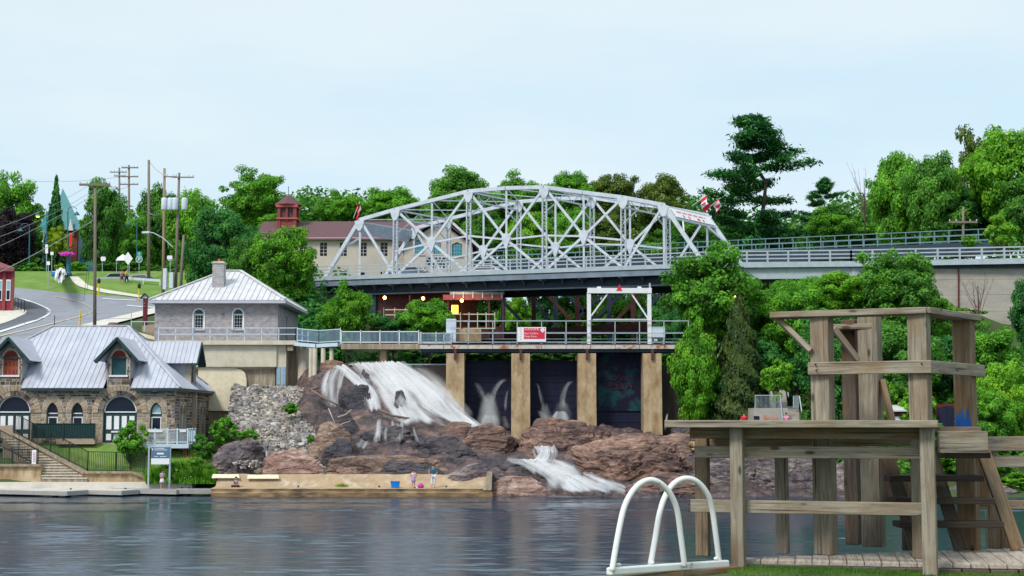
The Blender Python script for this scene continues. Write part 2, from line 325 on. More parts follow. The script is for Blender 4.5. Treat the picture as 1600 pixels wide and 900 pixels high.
# bedrock granite: brown, violet and dark wet bands
def rockmat(name, cols, wet=0.35, rough=.75):
    cols = [tuple(v*1.04 for v in q) for q in cols]
    m, t, b = newmat(name); N = t.nodes.new; L = t.links.new
    co = N('ShaderNodeNewGeometry'); mpp = N('ShaderNodeMapping'); mpp.inputs['Scale'].default_value = (.55, .55, 1.5); mpp.inputs['Rotation'].default_value = (.25, .35, 0)
    L(co.outputs['Position'], mpp.inputs['Vector'])
    n1 = N('ShaderNodeTexNoise'); n1.inputs['Scale'].default_value = .55; n1.inputs['Detail'].default_value = 9; n1.inputs['Roughness'].default_value = .66; n1.inputs['Distortion'].default_value = .9
    L(mpp.outputs[0], n1.inputs['Vector'])
    ra = N('ShaderNodeValToRGB'); el = ra.color_ramp.elements; el[0].position = .3; el[1].position = .72
    el[0].color = (*cols[0], 1); el[1].color = (*cols[-1], 1)
    for i, c in enumerate(cols[1:-1]):
        e = el.new(.3 + .42 * (i + 1) / (len(cols) - 1)); e.color = (*c, 1)
    L(n1.outputs[0], ra.inputs[0])
    v = N('ShaderNodeTexVoronoi'); v.feature = 'DISTANCE_TO_EDGE'; v.inputs['Scale'].default_value = .62
    wn = N('ShaderNodeTexNoise'); wn.inputs['Scale'].default_value = 1.6; wn.inputs['Detail'].default_value = 4; L(mpp.outputs[0], wn.inputs['Vector'])
    va = N('ShaderNodeVectorMath'); va.operation = 'MULTIPLY_ADD'; L(wn.outputs['Color'], va.inputs[0]); va.inputs[1].default_value = (.8, .8, .8); L(mpp.outputs[0], va.inputs[2]); L(va.outputs[0], v.inputs['Vector'])
    cr = N('ShaderNodeMapRange'); cr.inputs['From Max'].default_value = .03; cr.inputs['To Min'].default_value = .62; L(v.outputs['Distance'], cr.inputs['Value'])
    n2 = N('ShaderNodeTexNoise'); n2.inputs['Scale'].default_value = 3.4; n2.inputs['Detail'].default_value = 8; n2.inputs['Roughness'].default_value = .75; L(mpp.outputs[0], n2.inputs['Vector'])
    m2 = N('ShaderNodeMapRange'); m2.inputs['From Min'].default_value = .3; m2.inputs['From Max'].default_value = .7; m2.inputs['To Min'].default_value = .3; m2.inputs['To Max'].default_value = 1.6; L(n2.outputs[0], m2.inputs['Value'])
    mm = N('ShaderNodeMath'); mm.operation = 'MULTIPLY'; L(cr.outputs[0], mm.inputs[0]); L(m2.outputs[0], mm.inputs[1])
    mu = N('ShaderNodeVectorMath'); mu.operation = 'SCALE'; L(ra.outputs[0], mu.inputs[0]); L(mm.outputs[0], mu.inputs['Scale']); L(mu.outputs[0], b.inputs['Base Color'])
    nb = N('ShaderNodeTexNoise'); nb.inputs['Scale'].default_value = 2.2; nb.inputs['Detail'].default_value = 10; nb.inputs['Roughness'].default_value = .7; L(mpp.outputs[0], nb.inputs['Vector'])
    ad = N('ShaderNodeMath'); ad.operation = 'MULTIPLY_ADD'; L(cr.outputs[0], ad.inputs[0]); ad.inputs[1].default_value = .5; L(nb.outputs[0], ad.inputs[2])
    bp = N('ShaderNodeBump'); bp.inputs['Strength'].default_value = .8; bp.inputs['Distance'].default_value = .22; L(ad.outputs[0], bp.inputs['Height']); L(bp.outputs[0], b.inputs['Normal'])
    b.inputs['Roughness'].default_value = rough; b.inputs['Specular IOR Level'].default_value = wet
rockmat('granite_brown', [(.042, .029, .034), (.155, .093, .08), (.28, .17, .128), (.44, .29, .21)])
rockmat('granite_tan', [(.06, .042, .042), (.17, .11, .088), (.30, .20, .15), (.46, .33, .25)])
rockmat('granite_dark', [(.012, .012, .022), (.03, .026, .04), (.075, .055, .06), (.14, .095, .09)], .6, .4)
rockmat('granite_grey', [(.045, .038, .05), (.12, .095, .105), (.22, .178, .17), (.37, .30, .265)])
rockmat('granite_pink', [(.12, .07, .065), (.30, .18, .15), (.42, .28, .23), (.52, .40, .34)])
rockmat('granite_bed', [(.016, .012, .018), (.045, .032, .038), (.10, .066, .064), (.17, .108, .092), (.29, .19, .15)], .5, .45)
M('rubble_stone', (.36, .345, .34), (.26, .225, .20), rough=.9, scale=1.2, island=.6, bump=.3, col3=(.5, .42, .33), scale3=.8)
M('driftwood', (.25, .16, .13), (.12, .08, .08), rough=.9, scale=4)
M('driftwood_pale', (.55, .48, .42), rough=.9, scale=4)
# weathered timber: grain along the member's own x axis, knots, brown damp patches
def timber(name, grey, brown, dark, amt):
    m, t, b = newmat(name); N = t.nodes.new; L = t.links.new
    co = N('ShaderNodeTexCoord'); oi = N('ShaderNodeObjectInfo'); of = N('ShaderNodeVectorMath'); of.operation = 'SCALE'; of.inputs[0].default_value = (37, 23, 11); L(oi.outputs['Random'], of.inputs['Scale'])
    ad = N('ShaderNodeVectorMath'); L(co.outputs['Object'], ad.inputs[0]); L(of.outputs[0], ad.inputs[1])
    mpp = N('ShaderNodeMapping'); mpp.inputs['Scale'].default_value = (1.6, 26, 26); L(ad.outputs[0], mpp.inputs['Vector'])
    g = N('ShaderNodeTexNoise'); g.inputs['Scale'].default_value = 1.5; g.inputs['Detail'].default_value = 7; g.inputs['Roughness'].default_value = .7; g.inputs['Distortion'].default_value = .7; L(mpp.outputs[0], g.inputs['Vector'])
    mp2 = N('ShaderNodeMapping'); mp2.inputs['Scale'].default_value = (1.3, 2.4, 2.4); L(ad.outputs[0], mp2.inputs['Vector'])
    p = N('ShaderNodeTexNoise'); p.inputs['Scale'].default_value = 1.4; p.inputs['Detail'].default_value = 5; p.inputs['Roughness'].default_value = .6; L(mp2.outputs[0], p.inputs['Vector'])
    def rng(s, a, c, lo=0., hi=1.):
        r = N('ShaderNodeMapRange'); r.inputs['From Min'].default_value = a; r.inputs['From Max'].default_value = c; r.inputs['To Min'].default_value = lo; r.inputs['To Max'].default_value = hi; L(s, r.inputs['Value']); return r.outputs[0]
    def mix(a, c, f):
        x = N('ShaderNodeMix'); x.data_type = 'RGBA'
        if isinstance(a, tuple): x.inputs['A'].default_value = (*a, 1)
        else: L(a, x.inputs['A'])
        x.inputs['B'].default_value = (*c, 1); L(f, x.inputs['Factor']); return x.outputs['Result']
    c = mix(grey, tuple(k * .36 for k in grey), rng(g.outputs[0], .40, .70))
    c = mix(c, brown, rng(p.outputs[0], .62 - amt, .85 - amt, 0, .85))
    vo = N('ShaderNodeTexVoronoi'); vo.inputs['Scale'].default_value = 1.; mp3 = N('ShaderNodeMapping'); mp3.inputs['Scale'].default_value = (2.6, 7, 7); L(ad.outputs[0], mp3.inputs['Vector']); L(mp3.outputs[0], vo.inputs['Vector'])
    c = mix(c, dark, rng(vo.outputs['Distance'], .08, .15, .85, 0))
    mp4 = N('ShaderNodeMapping'); mp4.inputs['Scale'].default_value = (.8, 60, 60); L(ad.outputs[0], mp4.inputs['Vector'])
    ck = N('ShaderNodeTexNoise'); ck.inputs['Scale'].default_value = 1; ck.inputs['Detail'].default_value = 2; L(mp4.outputs[0], ck.inputs['Vector'])
    c = mix(c, dark, rng(ck.outputs[0], .63, .70, 0, .85))
    L(c, b.inputs['Base Color']); b.inputs['Roughness'].default_value = .85; b.inputs['Specular IOR Level'].default_value = .25
    bp = N('ShaderNodeBump'); bp.inputs['Strength'].default_value = .5; bp.inputs['Distance'].default_value = .006; L(g.outputs[0], bp.inputs['Height']); L(bp.outputs[0], b.inputs['Normal'])
timber('timber_grey', (.36, .31, .24), (.21, .135, .07), (.045, .028, .02), .15)
timber('timber_brown', (.27, .20, .135), (.22, .115, .04), (.05, .03, .02), .2)
timber('timber_dark', (.14, .11, .085), (.12, .06, .025), (.03, .02, .014), .15)
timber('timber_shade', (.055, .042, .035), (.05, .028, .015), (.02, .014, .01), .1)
timber('timber_deck', (.52, .44, .37), (.42, .33, .26), (.2, .15, .12), .1)
# river and pool
def watermat(name, base, rough, s1, d1):
    m, t, b = newmat(name); N = t.nodes.new; L = t.links.new
    b.inputs['Base Color'].default_value = (*base, 1); b.inputs['Roughness'].default_value = rough; b.inputs['IOR'].default_value = 1.33; b.inputs['Specular IOR Level'].default_value = .5
    co = N('ShaderNodeTexCoord')
    def noi(sc, stretch, det):
        mpp = N('ShaderNodeMapping'); mpp.inputs['Scale'].default_value = stretch; L(co.outputs['Object'], mpp.inputs['Vector'])
        n = N('ShaderNodeTexNoise'); n.inputs['Scale'].default_value = sc; n.inputs['Detail'].default_value = det; n.inputs['Roughness'].default_value = .55; L(mpp.outputs[0], n.inputs['Vector']); return n.outputs[0]
    a = noi(s1, (.16, 1.0, 1), 3); c = noi(s1 * .2, (.12, 1, 1), 2); w = noi(.16, (.10, 1.0, 1), 2)
    r = N('ShaderNodeMapRange'); r.inputs['From Min'].default_value = .40; r.inputs['From Max'].default_value = .68; r.inputs['To Min'].default_value = .35; r.inputs['To Max'].default_value = 1.5; L(w, r.inputs['Value'])
    mu = N('ShaderNodeMath'); mu.operation = 'MULTIPLY'; L(a, mu.inputs[0]); L(r.outputs[0], mu.inputs[1])
    ad = N('ShaderNodeMath'); ad.operation = 'MULTIPLY_ADD'; L(c, ad.inputs[0]); ad.inputs[1].default_value = 1.6; L(mu.outputs[0], ad.inputs[2])
    bp = N('ShaderNodeBump'); bp.inputs['Strength'].default_value = 1.; bp.inputs['Distance'].default_value = d1; L(ad.outputs[0], bp.inputs['Height']); L(bp.outputs[0], b.inputs['Normal'])
watermat('river', (.016, .038, .068), .16, 3., .004)
watermat('pool', (.01, .02, .02), .08, 1.5, .02)
# falling water: streaks along the flow (uv: u across, v along), thin at the edges
def fallmat(name, dens, scale_u, amax=1., soft=.18):
    m, t, b = newmat(name); N = t.nodes.new; L = t.links.new
    uv = N('ShaderNodeUVMap'); uv.uv_map = 'flow'; mpp = N('ShaderNodeMapping'); mpp.inputs['Scale'].default_value = (scale_u, .3, 1); L(uv.outputs[0], mpp.inputs['Vector'])
    oi = N('ShaderNodeObjectInfo'); mul = N('ShaderNodeMath'); mul.operation = 'MULTIPLY'; mul.inputs[1].default_value = 50; L(oi.outputs['Random'], mul.inputs[0])
    n = N('ShaderNodeTexNoise'); n.noise_dimensions = '4D'; n.inputs['Scale'].default_value = 1; n.inputs['Detail'].default_value = 1.5; n.inputs['Roughness'].default_value = .45; n.inputs['Distortion'].default_value = .4; L(mpp.outputs[0], n.inputs['Vector']); L(mul.outputs[0], n.inputs['W'])
    sx = N('ShaderNodeSeparateXYZ'); L(uv.outputs[0], sx.inputs[0])
    e = N('ShaderNodeMath'); e.operation = 'SUBTRACT'; L(sx.outputs[0], e.inputs[0]); e.inputs[1].default_value = .5
    ab = N('ShaderNodeMath'); ab.operation = 'ABSOLUTE'; L(e.outputs[0], ab.inputs[0])
    ed = N('ShaderNodeMapRange'); ed.inputs['From Min'].default_value = .5; ed.inputs['From Max'].default_value = soft; ed.interpolation_type = 'SMOOTHSTEP'; L(ab.outputs[0], ed.inputs['Value'])
    uv2 = N('ShaderNodeUVMap'); uv2.uv_map = 'ends'; s2 = N('ShaderNodeSeparateXYZ'); L(uv2.outputs[0], s2.inputs[0])
    en = N('ShaderNodeMapRange'); en.inputs['From Min'].default_value = 0.; en.inputs['From Max'].default_value = .34 if soft < .1 else .16; en.interpolation_type = 'SMOOTHSTEP'; L(s2.outputs[1], en.inputs['Value'])
    pm = N('ShaderNodeMath'); pm.operation = 'MULTIPLY'; L(ed.outputs[0], pm.inputs[0]); L(en.outputs[0], pm.inputs[1])
    su = N('ShaderNodeMath'); su.operation = 'MULTIPLY_ADD'; L(pm.outputs[0], su.inputs[0]); su.inputs[1].default_value = .55; L(n.outputs[0], su.inputs[2])
    al = N('ShaderNodeMapRange'); al.inputs['From Min'].default_value = .98 - dens * .42; al.inputs['From Max'].default_value = 1.46 - dens * .42; al.inputs['To Max'].default_value = amax; al.interpolation_type = 'SMOOTHSTEP'; L(su.outputs[0], al.inputs['Value'])
    b.inputs['Base Color'].default_value = (.93, .94, .96, 1); b.inputs['Roughness'].default_value = .6; b.inputs['Specular IOR Level'].default_value = .1
    tl = N('ShaderNodeBsdfTranslucent'); tl.inputs['Color'].default_value = (.93, .94, .96, 1); ms0 = N('ShaderNodeMixShader'); ms0.inputs[0].default_value = .5; L(b.outputs[0], ms0.inputs[1]); L(tl.outputs[0], ms0.inputs[2])
    tp = N('ShaderNodeBsdfTransparent'); ms = N('ShaderNodeMixShader'); L(al.outputs[0], ms.inputs[0]); L(tp.outputs[0], ms.inputs[1]); L(ms0.outputs[0], ms.inputs[2])
    out = [k for k in t.nodes if k.type == 'OUTPUT_MATERIAL'][0]; L(ms.outputs[0], out.inputs['Surface'])
fallmat('sheet_thick', 1.45, 4, 1., .1); fallmat('sheet_mid', 1.0, 6, .97, .1); fallmat('sheet_thin', .55, 6, .7, .1); fallmat('fall_thick', .95, 6, .95); fallmat('jet', .72, 3, .30, .0); fallmat('mist', .62, 2.2, .45, .0); fallmat('wisp', .8, 2.5, .5, .0); fallmat('wisp_thin', .7, 2.5, .36, .0); fallmat('fall_mid', .6, 7, .75); fallmat('fall_thin', .42, 6, .5)
# small grey masonry for the powerhouse, too fine to pick apart
def brickmat(name, c1, c2, mo, w, h):
    m, t, b = newmat(name); N = t.nodes.new; L = t.links.new
    g = N('ShaderNodeNewGeometry'); sx = N('ShaderNodeSeparateXYZ'); L(g.outputs['Position'], sx.inputs[0])
    ad = N('ShaderNodeMath'); L(sx.outputs[0], ad.inputs[0]); L(sx.outputs[1], ad.inputs[1]); cx = N('ShaderNodeCombineXYZ'); L(ad.outputs[0], cx.inputs[0]); L(sx.outputs[2], cx.inputs[1])
    k = N('ShaderNodeTexBrick'); L(cx.outputs[0], k.inputs['Vector']); k.inputs['Color1'].default_value = (*c1, 1); k.inputs['Color2'].default_value = (*c2, 1); k.inputs['Mortar'].default_value = (*mo, 1)
    k.inputs['Scale'].default_value = 1; k.inputs['Brick Width'].default_value = w; k.inputs['Row Height'].default_value = h; k.inputs['Mortar Size'].default_value = .016
    n = N('ShaderNodeTexNoise'); n.inputs['Scale'].default_value = 3; n.inputs['Detail'].default_value = 6; L(g.outputs['Position'], n.inputs['Vector'])
    r = N('ShaderNodeMapRange'); r.inputs['To Min'].default_value = .6; r.inputs['To Max'].default_value = 1.4; L(n.outputs[0], r.inputs['Value'])
    mu = N('ShaderNodeVectorMath'); mu.operation = 'SCALE'; L(k.outputs['Color'], mu.inputs[0]); L(r.outputs[0], mu.inputs['Scale']); L(mu.outputs[0], b.inputs['Base Color'])
    bp = N('ShaderNodeBump'); bp.invert = True; bp.inputs['Strength'].default_value = .6; bp.inputs['Distance'].default_value = .03; L(k.outputs['Fac'], bp.inputs['Height']); L(bp.outputs[0], b.inputs['Normal']); b.inputs['Roughness'].default_value = .9
brickmat('masonry_grey', (.36, .33, .35), (.25, .23, .26), (.40, .38, .38), .42, .16)
brickmat('masonry_chimney', (.42, .40, .40), (.30, .28, .30), (.45, .43, .43), .4, .16)
# ------------------------------------------------------------------ terrain
class RBF:
    def __init__(s, pts):
        s.p = np.array(pts, float); xy = s.p[:, :2]; n = len(xy)
        d = np.linalg.norm(xy[:, None] - xy[None], axis=2)
        A = np.zeros((n+3, n+3)); A[:n, :n] = -d; A[:n, n] = 1; A[:n, n+1:] = xy; A[n, :n] = 1; A[n+1:, :n] = xy.T
        s.w = np.linalg.lstsq(A, np.concatenate([s.p[:, 2], [0, 0, 0]]), rcond=None)[0]; s.xy = xy; s.n = n
    def __call__(s, X, Y):
        q = np.stack([np.ravel(X), np.ravel(Y)], 1).astype(float)
        d = np.linalg.norm(q[:, None] - s.xy[None], axis=2)
        return (-d @ s.w[:s.n] + s.w[s.n] + q @ s.w[s.n+1:]).reshape(np.shape(X))
terr = RBF([(-90,106,-.3),(-70,110.6,.5),(-45,110.6,.5),(-30,110.6,.5),(-22,110,.8),(-60,112.4,3.6),(-45,112.4,3.6),(-36,112.4,3.6),(-27,112.4,3.4),
  (-22,112,2),(-26,120,3.4),(-45,122,4),(-34,118,3.8),(-60,122,5),(-22,118,3.2),(-19,122,3.6),(-22,125,4),(-27,125.4,4),(-60,127,12.2),(-40,127,12.2),(-31,127,12.1),(-90,127,12),
  (-25,130,11.2),(-20,136,11.2),(-17,130,9),(-16,150,16),(-14,165,18),(-22,150,18.5),(-24,170,22),(-20,182,22.6),(-10,185,21),
  (-14,126,8),(-12,140,7.5),(0,130,6),(10,130,6),(0,150,6.5),(0,170,7),(10,150,7),(0,190,9),(12,175,9),(-8,120,1.5),(4,118,1.5),(14,118,1.5),
  (17,124,4.5),(21,123,4.5),(24,133,12),(30,138,16),(40,140,19.5),(60,142,20),(90,142,20.5),(26,112,3.2),(31,110,2.6),(40,110,2.6),(48,108,2.4),(60,106,2),(90,104,2),
  (26,106,.6),(36,104.6,.5),(48,103,.5),(70,101,.5),(22,105,.3),(45,120,7),(60,120,8),(34,124,8.5),(45,131,11),(60,132,10.5),(90,130,10.5),
  (22,150,15),(30,165,18),(34,180,20),(60,190,22),(60,165,21),(0,230,19),(-20,205,22.8),(100,250,26),(-100,250,26),(0,320,28),(40,240,23),
  (0,100,-2),(-40,104,-1.6),(-70,104,-1.6),(40,98,-2),(80,96,-2),(-90,95,-3),(0,85,-3),(-40,85,-3),(50,85,-3),(20,101,-1.6),(-10,104,-1),(10,103.5,-1),(-20,105,-.8)])
def zroad(Y):
    Y = np.asarray(Y, float)
    return np.where(Y < 163, 12.3 + .19*(Y-127), np.where(Y < 177, 19.14 + .30*(Y-163), 23.34 + .03*(Y-177)))
def hz(X, Y):
    X, Y = np.asarray(X, float), np.asarray(Y, float)
    z = terr(X, Y); w = np.clip((-23.5 - X) / 6, 0, 1) * np.clip((Y - 125) / 2, 0, 1) * np.clip((260 - Y)/40, 0, 1)
    w = w*w*(3-2*w); return z*(1-w) + zroad(Y)*w
class Grid:
    def __init__(s, f, x0, x1, y0, y1, st):
        s.x0, s.y0, s.st = x0, y0, st; s.xs = np.arange(x0, x1+st, st); s.ys = np.arange(y0, y1+st, st); X, Y = np.meshgrid(s.xs, s.ys); s.z = f(X, Y)
    def __call__(s, X, Y):
        u = np.clip((np.asarray(X, float)-s.x0)/s.st, 0, len(s.xs)-1.001); v = np.clip((np.asarray(Y, float)-s.y0)/s.st, 0, len(s.ys)-1.001); i, j = u.astype(int), v.astype(int); a, b = u-i, v-j
        return s.z[j, i]*(1-a)*(1-b)+s.z[j, i+1]*a*(1-b)+s.z[j+1, i]*(1-a)*b+s.z[j+1, i+1]*a*b
hzq = Grid(hz, -100, 70, 100, 230, .5)
def h1(x, y): return float(hzq(np.array([x]), np.array([y]))[0])
def ray_hit(x, y, f, Y0, Y1, lift=0.):
    Ys = np.linspace(Y0, Y1, 420); a = P(x, y, 1.); d = np.array([a.x, 1., a.z - CZ])
    zz = f(d[0]*Ys, Ys) + lift - (CZ + d[2]*Ys); k = np.argmax(zz > 0)
    if not (zz > 0).any(): k = len(Ys) - 1
    k = max(k, 1); t = zz[k-1] / (zz[k-1] - zz[k]) if zz[k] != zz[k-1] else 0
    Yh = Ys[k-1] + (Ys[k]-Ys[k-1]) * min(max(t, 0), 1)
    return P(x, y, Yh)
def G(x, y, lift=0.): return ray_hit(x, y, hzq, 126.5, 215, lift)
def grid_mesh(name, xs, ys, f, mat, smooth=True):
    X, Y = np.meshgrid(xs, ys); Z = f(X, Y); nx, ny = len(xs), len(ys)
    mb = MB(); mb.v = [tuple(q) for q in np.stack([X.ravel(), Y.ravel(), Z.ravel()], 1).tolist()]
    mb.f = [(j*nx+i, j*nx+i+1, (j+1)*nx+i+1, (j+1)*nx+i) for j in range(ny-1) for i in range(nx-1)]
    return mb.build(name, mat, None, smooth)
xs = np.concatenate([[-2500, -800, -300, -160, -110], np.arange(-90, 90.1, 1.5), [110, 160, 300, 800, 2500]])
ys = np.concatenate([np.arange(84, 200, 1.5), np.arange(200, 330, 6), [400, 700, 1500, 3500]])
def hterr(X, Y):
    z = hz(np.clip(X, -100, 100), np.clip(Y, 80, 330)); return z + .18*np.sin(X*1.3+Y*.7)*np.sin(Y*1.1-X*.4)*(z > .3)*(np.abs(X) < 95)*~((X < -24) & (Y > 125) & (Y < 180))
struct(grid_mesh('ground', xs, ys, hterr, 'ground_soil'))
def waves(X, Y):                       # small wind waves, crests across the view, stronger in a few wind bands
    rs = np.random.RandomState(12); z = np.zeros_like(X)
    for k in range(34):
        lam = .32*(7.5**rs.rand()); th = rs.normal()*.30; ph = rs.rand()*6.28; kx, ky = math.sin(th)*6.283/lam, math.cos(th)*6.283/lam
        z += .0023*lam**1.05*np.sin(kx*X+ky*Y+ph+.8*np.sin(X*.11*rs.rand()+Y*.21*rs.rand()+ph*2))
    band = sum(a_*np.exp(-((Y-y_-1.1*np.sin(X*.06+p_))/w_)**2) for a_, y_, w_, p_ in ((2.6, 97.2, .8, 0), (2.2, 87.5, .8, 1.3), (.7, 66, 3, 2), (.8, 53, 3, 4)))
    patch = .75+.5*np.sin(X*.13+1.7*np.sin(Y*.09)+.6)*np.sin(Y*.17+X*.05)
    return z*(patch+band)*np.clip((104.3-Y)/1.5, .15, 1)
wx, wy = np.arange(-46, 40.1, .36), np.concatenate([np.arange(40, 70, .085), np.arange(70, 108.01, .1)])
struct(grid_mesh('river_water', wx, wy, waves, 'river'))
mb = MB(); xa_, xb_, ya_, yb_ = wx[0], wx[-1], wy[0], wy[-1]
for x0, x1, y0, y1 in ((-400, 400, -60, ya_), (-400, xa_, ya_, yb_), (xb_, 400, ya_, yb_), (-400, 400, yb_, 128)): mb.add([(x0, y0, 0), (x1, y0, 0), (x1, y1, 0), (x0, y1, 0)], [(0, 1, 2, 3)])
struct(mb.build('river_water', 'river'))
struct(MB().add([(-17,123.9,9.45),(19,123.9,9.45),(24,200,9.45),(-17,200,9.45)], [(0,1,2,3)]).build('upper_pool_water', 'pool'))
# road, markings, paths and lawn on the hill
def drape(name, top, bot, mat, lift, n=24, rows=4):
    A = spline([(*p, 0) for p in top], n); B = spline([(*p, 0) for p in bot], n); mb = MB()
    for i in range(n+1):
        for j in range(rows+1):
            q = A[i].lerp(B[i], j/rows); mb.v.append(tuple(G(q.x, q.y, lift)))
    for i in range(n):
        for j in range(rows):
            a = i*(rows+1)+j; mb.f.append((a, a+1, a+rows+2, a+rows+1))
    return struct(mb.build(name, mat))
mb = MB(); gx = np.arange(-95, -17.9, 1.5); gy = np.arange(160, 184.1, 1.)
struct(grid_mesh('grass_bank', gx, gy, lambda X, Y: hz(X, Y) + .05, 'lawn'))
drape('road', [(-40,447),(25,450),(60,453),(100,457),(140,460),(180,463),(215,466),(256,470)], [(-40,552),(0,541),(60,525),(110,513),(150,503),(185,495),(215,488),(256,478)], 'asphalt', .08, 30, 10)
drape('driveway', [(-30,466),(24,466),(46,471),(64,478),(74,485)], [(-30,528),(0,517),(30,509),(55,501),(71,491)], 'asphalt_new', .112)
drape('pavement', [(-30,474),(14,476),(30,481),(42,486)], [(-30,512),(0,506),(18,500),(40,490)], 'concrete_walk', .15)
def line(name, pts, mat, lift, w0, w1):
    k = len(pts); off = [w0 + (w1-w0)*i/(k-1) for i in range(k)]
    return drape(name, [(x, y-o) for (x, y), o in zip(pts, off)], [(x, y+o) for (x, y), o in zip(pts, off)], mat, lift, 30, 1)
line('road_edge_marking', [(22,465),(45,470),(64,477),(77,484),(77,490),(60,499),(35,507),(0,518),(-30,527)], 'road_paint_white', .145, .8, 1.6)
line('road_centre_marking', [(85,463),(110,468),(130,474),(143,481),(143,487),(125,494),(95,502),(50,513),(0,525),(-30,532)], 'road_paint_yellow', .13, .35, .7)
line('road_stop_marking', [(160,466.5),(180,467.6),(212,469)], 'road_paint_white', .13, .5, .5)
line('road_stop_marking', [(198,477),(215,478.5),(243,480)], 'road_paint_white', .13, .6, .6)
drape('sidewalk', [(256,477),(215,487),(185,494),(150,502),(110,512),(60,524),(0,540)], [(256,486),(225,493),(195,501),(160,509),(120,517),(70,530),(0,547)], 'concrete_walk', .2)
drape('footpath', [(122,432),(128,437),(140,446),(165,452),(200,458),(232,463)], [(109,432),(115,441),(126,448),(160,456.5),(200,462),(228,466.5)], 'concrete_walk', .14)
# ------------------------------------------------------------------ bedrock below the dam
bc = [(340,800,105),(440,800,105),(540,800,105),(640,800,105),(740,800,105),(440,762,107),(540,762,107),(640,762,107),(740,764,106.5),(420,740,108.4),(540,738,108.4),(620,737,108.4),(700,740,108.4),(765,750,107.4),(790,766,105),(850,770,105),(950,770,105),(1050,770,105),(1150,772,104.5),(1300,774,104.5),
  (545,705,111),(600,690,112),(680,692,112.5),(760,705,112),(830,722,110.5),(900,722,110),(960,742,108.5),(1060,722,110),(1150,722,110),(1280,730,109),
  (515,655,115.5),(560,652,115.5),(620,662,115),(680,662,116),(730,676,116),(800,684,116),(870,680,116),(960,684,116),(1050,688,116),(1120,684,116),(1250,690,114),
  (495,600,119),(520,587,120.5),(560,574,121.5),(610,570,122.5),(640,582,122),(670,607,121),(700,632,119.5),(745,670,117.5),
  (520,568,124.5),(600,568,125),(690,640,124),(765,674,122),(865,674,122),(970,674,122),(1050,674,122),(1120,660,122)] + [(x, 806, 101) for x in range(330, 1400, 130)]
bed0 = RBF([tuple(P(*q)) [:2] + (P(*q).z,) for q in bc])
def rnoise(X, Y, Z, sc, seed):
    return np.array([noise.hetero_terrain(Vector((x*sc, y*sc, z*sc + seed)), .8, 2.1, 5, .6) for x, y, z in zip(np.ravel(X), np.ravel(Y), np.ravel(Z))]).reshape(np.shape(X))
def bedf(X, Y):
    z = bed0(X, Y); n = rnoise(X*.7 + z*.5, Y, z*1.4, .42, 3.); st = rnoise(X*1.2, Y*2.2, z*3., .9, 9.)
    cell = np.array([noise.cell(Vector((x*.8+z_*.5, y*.8, z_*1.6))) for x, y, z_ in zip(X.ravel(), Y.ravel(), z.ravel())]).reshape(X.shape)
    amp = 1-.75*np.clip((X+15)/2, 0, 1)*np.clip((-.5-X)/2, 0, 1)*np.clip((Y-114)/2, 0, 1); xb = -16.7 + (122-Y)/13*3.6; return z + amp*((n - 1.1) * .5 + (st - 1.1) * .16 + (cell-.5)*.12) - np.clip(xb-X, 0, 3)*1.6
bedsmooth = Grid(bed0, -22, 28, 100, 126, .2)
bx = np.arange(-19, 25, .24); by = np.arange(101, 125.2, .24)
struct(grid_mesh('bedrock', bx, by, bedf, 'granite_bed', False))
def GB(x, y, lift=.0): return ray_hit(x, y, bedsmooth, 102, 124.5, lift)
def rock(label, x0, x1, yt, yb, Y, mat, depth=1., seed=0, group='rocks below the falls', cuts=14, tilt=0., flat=.0, name='rock_outcrop'):
    rnd = random.Random(seed*17+3); a, b = P((x0+x1)/2, yb, Y), P((x0+x1)/2, yt, Y)
    w = (P(x1, yb, Y) - P(x0, yb, Y)).length / 2; h = (b.z - a.z); c = Vector((a.x, Y, a.z))
    bm = bmesh.new(); bmesh.ops.create_icosphere(bm, subdivisions=6 if (x1-x0) > 120 else 5, radius=1)
    planes = []
    for k in range(cuts):
        n = Vector((rnd.gauss(0, 1), rnd.gauss(0, 1), rnd.gauss(0, .8) + .25)).normalized(); planes.append((n, rnd.uniform(.62, .92)))
    for v in bm.verts:
        p = v.co.copy(); p.x = math.copysign(abs(p.x)**.8, p.x)
        for n, d in planes:
            e = p.dot(n) - d
            if e > 0: p -= n * e * .92
        q = Vector((p.x*w*.6, p.y*w*.6, p.z*h*1.3)) + Vector((seed*5.1, seed*2.3, 0))
        f = noise.fractal(q*.42, 1, 2, 4) * .10 + (noise.noise(Vector((q.x*.5, q.y*.5, q.z*3.2))) * .04)
        f += -.13 * max(0, 1 - abs(noise.noise(q*.75)) / .07) - .09*max(0, 1-abs(noise.noise(Vector((q.x*.9+q.z*.6, q.y, q.z*2.2))+Vector((9,3,1))))/.08) + noise.fractal(q*2.2, 1, 2, 4)*.028         # crack lines
        p *= 1 + f; p.z = max(p.z, -.55) + p.x * tilt
        v.co = Vector((p.x*w*1.12, p.y*w*depth*.8, (p.z+.12)*h/.98))
    me = bpy.data.meshes.new(name); bm.to_mesh(me); bm.free(); me.materials.append(MAT[mat])
    o = bpy.data.objects.new(name, me); COL.objects.link(o); o.location = c
    return setp(o, label, 'rock', group)
